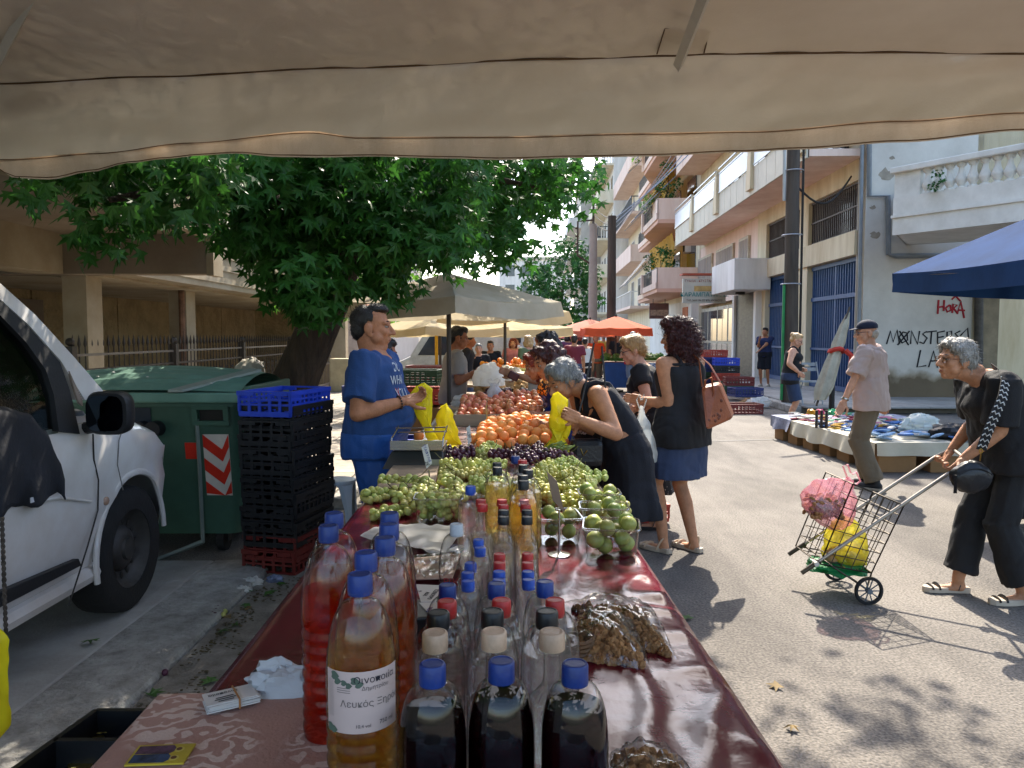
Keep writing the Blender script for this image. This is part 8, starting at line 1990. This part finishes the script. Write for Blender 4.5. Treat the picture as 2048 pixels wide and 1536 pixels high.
F = [(1192, 21, 1.58, 0, ORGT, KHA, 'short', H_WHT, 'man in orange T-shirt walking away up the street', .75, SK1), (1170, 19, 1.50, 0, WHTT, NAVYC, 'bun', H_DRK, 'woman with hair tied up in a white top walking away', 0, SK2), (1234, 24, 1.62, 180, BLACKC, NAVYC, 'short', H_BLK, 'man in black printed T-shirt behind the greens under the orange umbrella', .75, SK1),
     (1098, 12, 1.58, 20, LEO, NAVYC, 'bob', H_DRK, 'woman in a leopard print top beyond the teal dress', .6, SK2), (932, 13.5, 1.58, -95, NAVYC, JEAN, 'short', H_BLK, 'dark clad man serving behind the oranges', .6, SK4), (958, 15, 1.40, 180, NAVYC, NAVYC, 'short', H_GRY, 'seated looking woman in navy beyond the oranges', .6, SK3), (982, 16, 1.45, 170, BLACKC, JEAN, 'short', H_BLK, 'man in black bending behind the far produce', .7, SK1),
     (995, 21, 1.6, 90, cloth_('tee_lime', '#7fbf4a'), JEAN, 'short', H_CBL, 'person in lime green top far along the stalls', .7, SK3), (1026, 17, 1.5, 180, cloth_('tee_rose', '#c07a80'), WHTT, 'bob', H_AUB, 'woman in pink facing this way among the crowd', .6, SK3), (1040, 19, 1.55, 90, WHTT, NAVYC, 'short', H_DRK, 'person in white at the far end of the potato stall', .7, SK2), (1078, 16, 1.6, 10, pattern('print_band', '#c9c9cc', [('#3a4a7a', .5, 1)], 16, dist='noise'), JEAN, 'short', H_AUB, 'person in a striped top walking off behind the shoppers', .7, SK2),
     (1010, 24, 1.6, 60, cloth_('tee_sky', '#7a9ac0'), KHA, 'short', H_BLK, 'person in pale blue far under the red umbrella', .7, SK1), (1135, 24, 1.6, 5, cloth_('tee_plum', '#6a3a5a'), NAVYC, 'bob', H_DRK, 'person in plum far up the road', .7, SK2), (1060, 14.5, 1.56, 30, cloth_('tee_moss', '#5d6a48'), NAVYC, 'bob', H_BLD, 'fair haired shopper in moss green beyond the teal dress', .7, SK3), (1148, 17, 1.58, -10, cloth_('tee_wine', '#6e2433'), JEAN, 'short', H_DRK, 'person in a wine red top walking between the stalls', .7, SK2), (1208, 28, 1.6, 10, cloth_('tee_gold', '#b8923c'), KHA, 'short', H_GRY, 'person in mustard yellow far beyond the orange T-shirt', .7, SK1), (1160, 30, 1.6, 0, BLACKC, JEAN, 'long', H_AUB, 'long haired person in black far under the salmon umbrella', .6, SK3), (1050, 26, 1.6, 40, cloth_('tee_aqua', '#5a9aa0'), NAVYC, 'cap', H_GRY, 'distant person in aqua behind the potato shoppers', .7, SK2), (1118, 28, 1.6, 0, WHTT, JEAN, 'short', H_GRY, 'distant person in white near the pink umbrella', .7, SK3)]
for px, Y, H_, rz, tm_, bm2, hk, hm_, lab_, sl, sk_ in F:
    person(lab_, at(px, 700, Y).x, Y, radians(rz), H_, lean=(2, 8), b=dict(wide=1.08), sk=sk_, hair=dict(kind=hk, m=hm_), top=dict(m=tm_, sleeve=sl, t0=-.2, t1=.95 if sl else .88), bottom=dict(kind='pants', m=bm2, f=1, g=.018), shoes=dict(kind='shoe', m=SNEAK, m2=SOLE), detail=1 if rz > 150 else 0, group='people along the market street')
# ================================================================= wire shopping trolley
TUBE = mat('trolley_tube', '#9c9488', .35, .1, 8, .05, 40, metal=.8); WIRE = mat('trolley_wire', '#4f463a', .4, .2, 12, .05, 60, metal=.7)
YN, YF = 4.36, 4.74
nl, nh = at(1603, 1146, YN), at(1922, 930, YN); fl_, fh_ = at(1577, 1109, YF), at(1872, 913, YF)
tl = thing('shopping_trolley', 'old two wheeled wire shopping trolley pushed by the woman in black', 'trolley', (2.07, 4.5, 0))
for a, c in ((nl, nh), (fl_, fh_)):
    w = MB(); w.tube([a, c], .0105, 10); w.build('handle_tube', TUBE, tl, smooth=60)
    w = MB(); w.tube([a, a.lerp(c, .11)], .0135, 10); w.build('foot_sleeve', WIRE, tl, smooth=60)
w = MB(); w.tube([nh, nh+V((.05, .02, .02)), fh_+V((.09, -.02, .05)), fh_], .0105, 10); w.build('grip', TUBE, tl, smooth=True)
w = MB(); w.lathe([(.0, -.02), (.014, -.02), (.014, .02), (0, .02)], 12); w.v = [nl.lerp(nh, .09)+Matrix.Rotation(pi/2, 3, 'X') @ v for v in w.v]; w.build('joint_ring', mat('ring_pale', '#c9c4bb', .4), tl)
B1, B2_, T2, T1 = at(1640, 1128, YN), at(1743, 1146, YN), at(1808, 1011, YN), at(1706, 968, YN); DY = V((0, YF-YN, 0))
def face(a, b_, c, d, nu, nv, name):
    for i in range(nu+1):
        w = MB(); w.tube([a.lerp(b_, i/nu), d.lerp(c, i/nu)], .0028 if 0 < i < nu else .0042, 5); w.build(name, WIRE, tl, smooth=True)
    for i in range(nv+1):
        w = MB(); w.tube([a.lerp(d, i/nv), b_.lerp(c, i/nv)], .0028 if 0 < i < nv else .0042, 5); w.build(name, WIRE, tl, smooth=True)
face(B1, B2_, T2, T1, 5, 7, 'cage_wire'); face(B1+DY, B2_+DY, T2+DY, T1+DY, 5, 7, 'cage_wire'); face(B2_, B2_+DY, T2+DY, T2, 5, 7, 'cage_wire'); face(B1, B1+DY, T1+DY, T1, 4, 7, 'cage_wire'); face(B1, B2_, B2_+DY, B1+DY, 4, 4, 'floor_wire')
w = MB(); w.tube([T1+V((0, .05, 0)), T2+DY], .003, 5); w.tube([T1+DY, T2], .003, 5); w.build('loose_wire', WIRE, tl)
for y in (YN-.03, YF+.03):
    wh = link('wheel', None, tl); c = at(1733, 1171, YN); c = V((c.x, y, .084)); wh.location = c-V(tl.location)
    R_ = Matrix.Rotation(pi/2, 3, 'X')
    q = MB(); q.lathe([(.066, -.011), (.080, -.010), (.084, 0), (.080, .010), (.066, .011), (.064, 0), (.066, -.011)], 32, cap=False); q.v = [R_ @ v for v in q.v]; q.build('tyre', RUB, wh, local=True, smooth=50)
    q = MB(); q.lathe([(0, -.018), (.016, -.018), (.016, .018), (0, .018)], 12); q.v = [R_ @ v for v in q.v]; q.build('hub', mat('hub_grey', '#5a636b', .5), wh, local=True)
    for k in range(10):
        a = 2*pi*k/10; q = MB(); q.tube([(.014*cos(a), 0, .014*sin(a)), (.066*cos(a), 0, .066*sin(a))], .004, 5); q.build('spoke', mat('hub_grey', '#5a636b'), wh, local=True)
c = at(1733, 1171, YN); w = MB(); w.tube([(c.x, YN-.04, .084), (c.x, YF+.04, .084)], .006, 8); w.build('axle', WIRE, tl)
for y in (YN, YF):
    w = MB(); w.tube([(c.x, y, .084), (B2_.x, y, B2_.z)], .005, 6); w.tube([(c.x, y, .084), (B1.x+.05, y, B1.z)], .005, 6); w.build('axle_bracket', WIRE, tl)
# its load
t = plastic_bag('carrier_bag', 'pink see through bag full of peanuts on top of the trolley', at(1703, 958, 4.5), at(1630, 1040, 4.5), .34, .22, film('bag_pink2', tint=(1, .84, .86), gloss=.15, base=.03, haze=.34, col=(.85, .35, .42)), 3, prof=[(0, .10), (.08, .22), (.25, .62), (.5, .92), (.8, 1), (.95, .7), (1, .25)], axis=(.77, 0, -.64), handles=True, fold=.12)
NUTP = mat('peanut', '#b5804f', .8, .25, 30, .4, 40, rnd=.2); pm = []
w = MB(); w.sph((0, 0, 0), (.012, .012, .02), 8, 6); pme = w.mesh('peanut', NUTP, 180); rest = MB()
for i in range(230):
    p = at(1648, 1012, 4.5)+V((.095*rdir().x, .07*rdir().y, .06*rdir().z)); R_ = Euler((rn(0, 6), rn(0, 6), 0)).to_matrix()
    rest.add([p+R_ @ v.co for v in pme.vertices], [list(f.vertices) for f in pme.polygons])
o = rest.build('peanuts', NUTP, t, smooth=180); o['kind'] = 'stuff'
t = plastic_bag('carrier_bag', 'yellow carrier bag of fruit low inside the trolley', at(1690, 1035, 4.55), at(1690, 1128, 4.55), .26, .24, film('bag_yellow2', tint=(1, .95, .5), gloss=.15, base=.03, haze=.5, col=(.78, .68, .05)), 9, prof=[(0, .35), (.15, .6), (.4, .9), (.75, 1), (.95, .85), (1, .4)], handles=False, fold=.2)
for k in range(7):
    o = link('fruit', PO_ME, t); p = at(1690+rn(-22, 22), 1105+rn(-12, 12), 4.5); o.location = p-V(t.location); o.scale = (1.2, 1.2, 1.2)
crumple('carrier_bag', 'green bag spread on the floor of the trolley', 'bag', at(1672, 1132, 4.55), (.16, .16, .045), GBAG, 6, .4)
# ================================================================= low stall of socks on boxes
CARD = mat('cardboard', '#a87a4c', .9, .1, 3, .15, 25, rnd=.1, col2='#94693f'); SHEET = mat('sheet_cream', '#c9c3b0', .85, .08, 3, .2, 30); SHEET2 = mat('sheet_lilac', '#8f93a8', .85, .2, 18, .2, 30)
sA, sB = gz(1545, 876, 0), gz(1712, 946, 0); sB.x = sA.x+.16; HS = .34
sC = V((sB.x+1.75, sB.y-.05, 0)); sD = V((sA.x+1.9, sA.y+.1, 0))
st_ = thing('low_stall', 'low stall of cardboard boxes under cream sheets on the road', 'stall', (sA+sC)/2)
n = 6
for i in range(n):
    f0, f1 = i/n, (i+.62)/n; a, c = sA.lerp(sB, f0), sA.lerp(sB, f1); inn = V((.42, 0, 0))
    w = MB(); w.prism([a+V((.03, 0, 0)), c+V((.03, 0, 0)), c+inn, a+inn], (0, 0, HS-.03)); w.build('cardboard_box', CARD, st_, bevel=.006)
for i in range(3):
    a = sB.lerp(sC, .03+i*.33); c = sB.lerp(sC, .03+i*.33+.24); w = MB(); w.prism([a+V((0, .04, 0)), c+V((0, .04, 0)), c+V((0, .45, 0)), a+V((0, .45, 0))], (0, 0, HS-.03)); w.build('cardboard_box', CARD, st_, bevel=.006)
w = MB(); w.prism([sA+V((.02, 0, HS-.028)), sB+V((.02, .02, HS-.028)), sC+V((0, .02, HS-.028)), sD+V((0, 0, HS-.028))], (0, 0, .02)); w.build('board', mat('board', '#8a765c'), st_)
def sheet(u, v, u0=0, u1=1, d0=.24, sd=0):
    uu = u0+(u1-u0)*u; e = sA.lerp(sB, uu); b_ = sD.lerp(sC, uu)
    if v < .3:
        k = 1-v/.3; return e+V((-.01-.03*k-.03*k*sin(uu*40+sd), 0, HS+.004-d0*k*(1+.25*noise.noise((uu*9, sd, 0)))))
    return e.lerp(b_, (v-.3)/.7)+V((0, 0, HS+.004+.004*noise.noise((uu*12, v*8, sd))))
w = MB(); w.grid(lambda u, v: sheet(u, v, .22, 1.0, .20, 2), 60, 24); w.build('cream_sheet', SHEET, st_, smooth=True)
w = MB(); w.grid(lambda u, v: sheet(u, v, -.02, .23, .17, 5)+V((0, 0, .003)), 24, 24); w.build('lilac_sheet', SHEET2, st_, smooth=True)
w = MB(); w.grid(lambda u, v: sB.lerp(sC, u)+V((0, -.015-.02*v*(1+sin(u*23)), HS+.008-.15*v)), 40, 6); w.build('end_sheet', SHEET, st_, smooth=True)
# packets of socks: each one a soft folded pair
pk = []
for c_ in ('#24345e', '#3b6aa8', '#8fb0d0', '#c9c9c9', '#2a2a30', '#9a3a4a', '#d0a030', '#4a8a6a', '#c77f9a', '#d8d2c4'):
    w = MB(); w.sph((0, 0, 0), 1, 10, 6); w.v = [V((max(-1, min(1, v.x*1.3))*.085, max(-1, min(1, v.y*1.3))*.04, max(-.4, v.z)*.016)) for v in w.v]; pk.append(w.mesh('sock_pair', mat('sock'+c_, c_, .8, .25, 22, .3, 60, rnd=.1), 60))
for i in range(250):
    u = rn(.04, .97); v = rn(.04, .82)
    p = sA.lerp(sB, u).lerp(sD.lerp(sC, u), v)
    if u > .72: k = random.choice((1, 1, 2, 2, 2, 3))
    elif u > .4: k = random.choice((0, 0, 1, 3, 4, 4, 6, 2))
    else: k = random.choice((3, 5, 6, 8, 9, 9, 7, 3))
    o = link('sock_pair', pk[k]); o.location = p+V((0, 0, HS+.016+rn(0, .035)+(.05*max(0, 1-abs(v-.3)/.3) if u > .72 else 0))); o.rotation_euler = (rn(-.25, .25), rn(-.25, .25), rn(-.5, .9))
    tag(o, ('blue or pale sock pair in the pile at the near end of the low stall', 'dark or bright sock pair laid out along the middle of the low stall', 'light coloured packet at the far end of the low stall')[0 if u > .72 else 1 if u > .4 else 2], 'socks', 'sock pairs on the low stall, ' + ('near end' if u > .72 else 'middle' if u > .4 else 'far end'))
for i, (px, py) in enumerate(((1633, 838), (1643, 838), (1653, 838))):
    p = at(px, 842, 9.9); w = MB(); w.tube([V((p.x, p.y, HS+.01)), V((p.x, p.y, HS+.24))], .018, 10); tag(w.build('dark_tube', LBLK, None), 'black upright tube %s of three on the low stall' % ('first', 'second', 'third')[i], 'tube', 'three upright tubes')
for i, (px, c_) in enumerate(((1622, '#d89a20'), (1640, '#d0306a'), (1664, '#2fa86a'), (1676, '#e0662a'))):
    crumple('toy', 'bright %s plastic toy beside the upright tubes' % ('yellow', 'magenta', 'green', 'orange')[i], 'toy', at(px, 826, 10.2), (.05, .05, .05), mat('toy%d' % i, c_, .4), 30+i, .5)
crumple('carrier_bag', 'pale crumpled clear bag on the low stall', 'bag', at(1842, 850, 9.2), (.22, .16, .13), film('bag_pale', gloss=.15, base=.04, haze=.5, col=(.66, .76, .74)), 12, .3)
crumple('dark_bag', 'dark bag with a brown trim lying at the end of the low stall', 'bag', at(1905, 868, 8.9), (.24, .16, .12), LBLK, 14, .3)
# ================================================================= pavement furniture and crates on the right
t = thing('folding_chair', 'pale folding chair by the blue grille doors', 'chair', at(1618, 780, 15.6)); p = V((at(1618, 780, 15.6).x, 15.6, .15)); CHM = mat('chair_grey', '#9da3a6', .5)
for s in (-.2, .2):
    w = MB(); w.tube([p+V((s, -.22, 0)), p+V((s, .18, .85))], .014, 6); w.build('leg', CHM, t); w = MB(); w.tube([p+V((s, .22, 0)), p+V((s, -.2, .46))], .014, 6); w.build('leg', CHM, t)
for k in range(4):
    w = MB(); w.box(p+V((0, -.15+k*.1, .46)), (.42, .08, .02)); w.build('seat_slat', CHM, t)
for k in range(2):
    w = MB(); w.box(p+V((0, .15+k*.03, .70+k*.1)), (.42, .02, .07)); w.build('back_slat', CHM, t)
g = 'crates stacked before the glass shop'
stk = [(1452, 20.5, ['green', 'red', 'black', 'blue']), (1428, 21.2, ['navy', 'green', 'navy', 'navy', 'red']), (1408, 22.0, ['maroon', 'black', 'green', 'green'])]
for si, (px, Y, ks) in enumerate(stk):
    for k, kd in enumerate(ks):
        p = at(px, 700, Y); crate(kd, (p.x, Y, .15+k*.2), rn(-.1, .1), '%s crate, %s from below in the %s stack before the glass shop' % (kd, ORD[k], ('nearest to the road', 'middle', 'tallest rear')[si].replace('nearest to the road', 'front')), g, 1.2)
for px, Y, kd, z, l_ in ((1478, 18.4, 'green', .15, 'green crate under the maroon one on the kerb'), (1478, 18.4, 'maroon', .35, 'maroon crate on top of the green one on the kerb'), (1492, 17.6, 'navy', .15, 'navy crate standing alone on the kerb'), (1487, 15.2, 'maroon', .0, 'maroon crate lying in the gutter')):
    p = at(px, 700, Y); crate(kd, (p.x, Y, z), rn(-.2, .2), l_, 'crates on the far kerb', 1.25)
crumple('rubbish_bag', 'white plastic rubbish in the gutter by the maroon crate', 'rubbish', gz(1518, 808, .08), (.22, .16, .14), WBAG, 22, .5); crumple('carton', 'crumpled brown carton in the gutter', 'rubbish', gz(1500, 806, .05), (.2, .14, .1), CARD, 23, .5)
# suitcase handle at the frame edge
t = thing('suitcase', 'dark suitcase with raised pale handle behind the trolley woman', 'suitcase', at(2040, 800, 6)); p = V((at(2046, 800, 6.2).x, 6.2, 0)); w = MB(); w.box(p+V((.06, 0, .36)), (.42, .26, .58)); w.build('case', NAVYC, t, bevel=.04)
w = MB(); w.tube([p+V((-.07, 0, .65)), p+V((-.07, 0, 1.12)), p+V((.12, 0, 1.12)), p+V((.12, 0, .65))], .014, 6); w.build('handle', ALU, t)
# second trolley behind the shoppers
t = thing('shopping_trolley', 'small wire trolley with courgettes standing behind the navy dress', 'trolley', at(1245, 980, 5.9)); p = V((at(1243, 900, 5.9).x, 5.9, .12))
for i in range(7):
    for a, c in ((V((-.13+.043*i, -.13, 0)), V((-.13+.043*i, -.13, .55))), (V((-.13+.043*i, .13, 0)), V((-.13+.043*i, .13, .55)))):
        w = MB(); w.tube([p+a, p+c], .003, 4); w.build('cage_wire', WIRE, t)
for k in range(8):
    w = MB(); z = V((0, 0, .078*k)); w.tube([p+q+z for q in (V((-.13, -.13, 0)), V((.13, -.13, 0)), V((.13, .13, 0)), V((-.13, .13, 0)), V((-.13, -.13, 0)))], .003, 4); w.build('cage_ring', WIRE, t)
for x in (-.15, .15):
    w = MB(); w.tube([p+V((x-.015, .1, -.05)), p+V((x+.015, .1, -.05))], .07, 14); w.build('wheel', RUB, t)
t2_ = thing('courgettes', 'green courgettes in the small wire trolley', 'vegetables', p+V((0, 0, .2)))
for k in range(5):
    w = MB(); w.caps(p+V((rn(-.06, .06), rn(-.08, .08), .12)), p+V((rn(-.08, .08), rn(-.08, .08), .46)), .025, .02, 8); w.build('courgette', mat('courgette', '#5a7a2c', .5, .3, 20), t2_, smooth=True)
crate('red', (p.x+.18, 6.35, .02), .2, 'red crate on the road behind the dotted dress', 'crates behind the shoppers', .9)
# ================================================================= things behind the sellers, far stalls
g = 'crates behind the sellers'
for px, Y, kd, z, l_ in ((820, 7.6, 'blue', .1, 'blue crate low beside the yellow bags'), (820, 7.6, 'blue', .3, 'upper blue crate beside the yellow bags'), (855, 8.0, 'navy', .3, 'navy crate behind the grey shirted seller'), (835, 9.4, 'green', .95, 'dark green crate of the pile behind the blue shirted seller'), (835, 9.4, 'red', .72, 'red crate under the dark green one behind the blue shirted seller'), (858, 9.8, 'red', .7, 'red crate beside the dark green one'), (862, 10.6, 'maroon', .95, 'maroon crate at the top of the far pile'), (948, 8.8, 'black', .55, 'black crate under the white bags'), (948, 8.8, 'black', .36, 'lower black crate under the white bags'), (725, 12.5, 'navy', .55, 'navy crate by the peach columns'), (735, 12.9, 'green', .75, 'green crate by the peach columns')):
    p = at(px, 700, Y); crate(kd, (p.x, Y, z), rn(-.2, .2), l_, g, 1.15)
t = thing('crate_pile', 'boards and boxes carrying the crates behind the sellers', 'boxes', (-1.1, 9.5, .1)); w = MB(); w.bb((-1.6, 9.1, .1), (-.75, 10.9, .68)); w.build('box', CARD, t); w = MB(); w.bb((-2.6, 12.2, .1), (-1.9, 13.3, .52)); w.build('box', CARD, t)
fv = thing('parked_van', 'white van parked far behind the sellers', 'van', (at(860, 690, 19).x, 19.5, 0)); p = V((at(862, 700, 19).x, 19.2, 0))
w = MB(); pr = [(-1.0, .35), (-1.02, .8), (-.55, 1.02), (-.1, 1.75), (2.9, 1.8), (2.95, .35)]; w.prism([p+V((x, 0, z)) for x, z in pr], (0, 1.7, 0)); w.build('body', mat('van_white_far', '#d2d0cc', .4), fv, bevel=.06)
w = MB(); w.prism([p+V((x, -.012, z)) for x, z in ((-.35, 1.05), (.02, 1.62), (.7, 1.62), (.7, 1.05))], (0, .01, 0)); w.build('window', GLS, fv)
for x in (-.35, 2.1):
    w = MB(); w.tube([p+V((x, -.03, .33)), p+V((x, .2, .33))], .33, 22); wl_ = w.build('wheel', RUB, fv, smooth=40); w = MB(); w.tube([p+V((x, -.04, .33)), p+V((x, .1, .33))], .18, 16); w.build('rim', STEEL, wl_)
yp = thing('umbrella_post', 'yellow painted post beside the far white van', 'post', at(873, 700, 14)); q = at(873, 700, 14); w = MB(); w.tube([V((q.x, 14, 0)), V((q.x, 14, 1.75))], .03, 8); w.build('post', mat('post_yellow', '#d8a828', .5), yp)
# far stalls on the right under the orange umbrellas
t = thing('market_table', 'far stall with blue cloth and greens under the orange umbrella', 'table', (2.6, 19.8, 0)); pa = at(1208, 740, 20.5); pb_ = at(1300, 740, 20.5)
w = MB(); w.bb((pa.x, 20.4, .78), (pb_.x+.6, 21.8, .82)); w.build('table_top', mat('board', '#8a765c'), t); w = MB(); w.bb((pa.x, 20.36, .15), (pa.x+.75, 20.39, .82)); w.build('blue_cloth', mat('cloth_blue', '#27487c', .8), t); w = MB(); w.bb((pa.x+.76, 20.36, .35), (pb_.x+.6, 20.39, .82)); w.build('striped_cloth', pattern('print_pale', '#c2c6cc', [('#4a5a7a', .5, 1)], 10, dist='noise'), t)
for x in (pa.x+.8, pb_.x+.5): w = MB(); w.tube([(x, 20.5, 0), (x, 20.5, .78)], .02, 6); w.build('leg', LEG, t)
t = thing('leafy_greens', 'bunches of greens and dill on the far blue stall', 'vegetables', (pa.x+.5, 21, .82))
for k in range(16): crumple('bunch', None, None, (pa.x+rn(0, 1.6), rn(20.5, 21.6), .9), (.16, .14, .13), GREENS, 40+k, .5, parent=None).parent = t if False else None
for o in [o for o in COL.objects if o.name.startswith('bunch') and o.parent is None]:
    o.parent = t; o.data.transform(Matrix.Translation(-V(t.location)))
for k, (x0, y0, y1) in enumerate(((-1.1, 14, 30), (1.75, 24, 40))):
    t = thing('market_table', ('far row of produce tables beyond the oranges', 'far row of tables on the road side')[k], 'table', (x0+.5, y0, 0)); w = MB(); w.bb((x0, y0, .75), (x0+1.0, y1, .8)); w.build('table_top', mat('board', '#8a765c'), t); w = MB(); w.bb((x0-.01, y0-.03, .1), (x0+1.01, y0-.005, .8)); w.bb((x0+1.0, y0, .2), (x0+1.02, y1, .8)); w.build('cloth_front', mat('cloth_rust', '#8a4a3a', .8), t)
    q = MB()
    for i in range(240):
        q.sph((x0+rn(.05, .95), rn(y0, y0+6), .82+rn(0, .12)), .045, 7, 5)
    o = q.build('produce', mat('produce_mix', '#c8641e', .6, .4, 6, .1, 30, col2='#5f7a2c'), t, smooth=True); o['kind'] = 'stuff'
# ================================================================= litter
GLF = mat('leaf_fallen', '#4f7a34', .6, .3, 20, .1, 30, trans=.2); BLF = mat('leaf_brown', '#857048', .8, .3, 20, .1, 30)
for i, (px, py, m_) in enumerate(((355, 1170, GLF), (378, 1195, GLF), (458, 1205, GLF), (475, 1250, GLF), (560, 1168, GLF), (340, 1308, GLF), (180, 1284, GLF), (420, 1368, GLF), (500, 1212, GLF), (462, 1234, BLF), (498, 1220, BLF), (505, 1185, GLF), (440, 1265, GLF), (1558, 1372, BLF), (1378, 1240, GLF), (1585, 1455, BLF), (530, 1190, GLF), (300, 1395, GLF))):
    z = .056 if px < 200 else .02 if px < 600 else .006
    c = gz(px, py, z); w = MB(); R_ = Matrix.Rotation(rn(0, 6), 3, 'Z') @ Matrix.Rotation(rn(-.3, .3), 3, 'X'); s = rn(.045, .07); w.add([v+V((0, 0, .012+.012*noise.noise(v*40))) for v in leaf_verts(R_, c, s)], LEAF_F)
    tag(w.build('fallen_leaf', m_, None, smooth=True), ('brown' if m_ is BLF else 'green')+' fallen leaf on the ground '+('beside the stall' if px < 600 else 'in the sunny road'), 'leaf', 'fallen leaves '+('brown ' if m_ is BLF else 'green ')+('beside the stall' if px < 600 else 'on the road'))
for i, (px, py) in enumerate(((363, 1233), (375, 1231), (403, 1241), (393, 1257), (372, 1272), (425, 1228), (432, 1222), (430, 1230), (357, 1290), (390, 1248), (330, 1345), (436, 1216))):
    o = link('grape', br_); o.location = gz(px, py, .035); o.scale = (1.1, 1.1, 1.1); tag(o, 'dark grape fallen along the kerb', 'grape', 'grapes dropped along the kerb')
for i, (px, py) in enumerate(((441, 1226), (450, 1223), (447, 1229))):
    o = link('grape', bw); o.location = gz(px, py, .03); tag(o, 'green grape fallen beside the dark ones at the kerb', 'grape', 'green grapes dropped at the kerb')
dbm = MB()
for i in range(900):
    y = rn(2.4, 5.6); x = -1.53+rn(0, .45)*rn(.2, 1)
    if noise.noise((x*5, y*3, 0)) < -.05: continue
    q = MB(); q.sph((x, y, .012+.02*(1-(x+1.56)/.5)), (rn(.004, .014), rn(.003, .009), rn(.001, .004)), 6, 4); dbm.add(q.v, q.f)
o = dbm.build('leaf_litter', mat('litter', '#5c5138', .95, .4, 30, .2, 40, rnd=.3, col2='#3a3322'), None); tag(o, kind='stuff')
crumple('crushed_cup', 'crushed clear plastic cup lying in the gutter', 'cup', gz(505, 1165, .03), (.06, .04, .03), WBAG, 50, .5); crumple('crushed_cup', 'flattened white cup beside the crushed clear one', 'cup', gz(484, 1180, .03), (.05, .04, .02), WBAG, 51, .5); crumple('crushed_bottle', 'crushed blue tinted bottle by the crate stack', 'bottle', gz(550, 1160, .03), (.05, .03, .03), mat('bottle_blue', '#7a86a8', .2, .2, 12, .2, 30, alpha=.7), 52, .4)
plastic_bag('carrier_bag', 'bright yellow bag hanging at the edge beside the van', at(-40, 1240, 1.55), at(-44, 1500, 1.55), .12, .08, YBAG, 17, handles=False, prof=[(0, .3), (.2, .8), (.8, 1), (1, .5)])
crumple('rubbish_bag', 'white bag resting on the pile behind the container', 'bag', at(500, 745, 7.0), (.13, .12, .12), mat('bag_dull', '#a8a294', .6, .1, 5, .4, 20), 55, .3)
# scratch scene is no longer needed
bpy.data.scenes.remove(TMP)
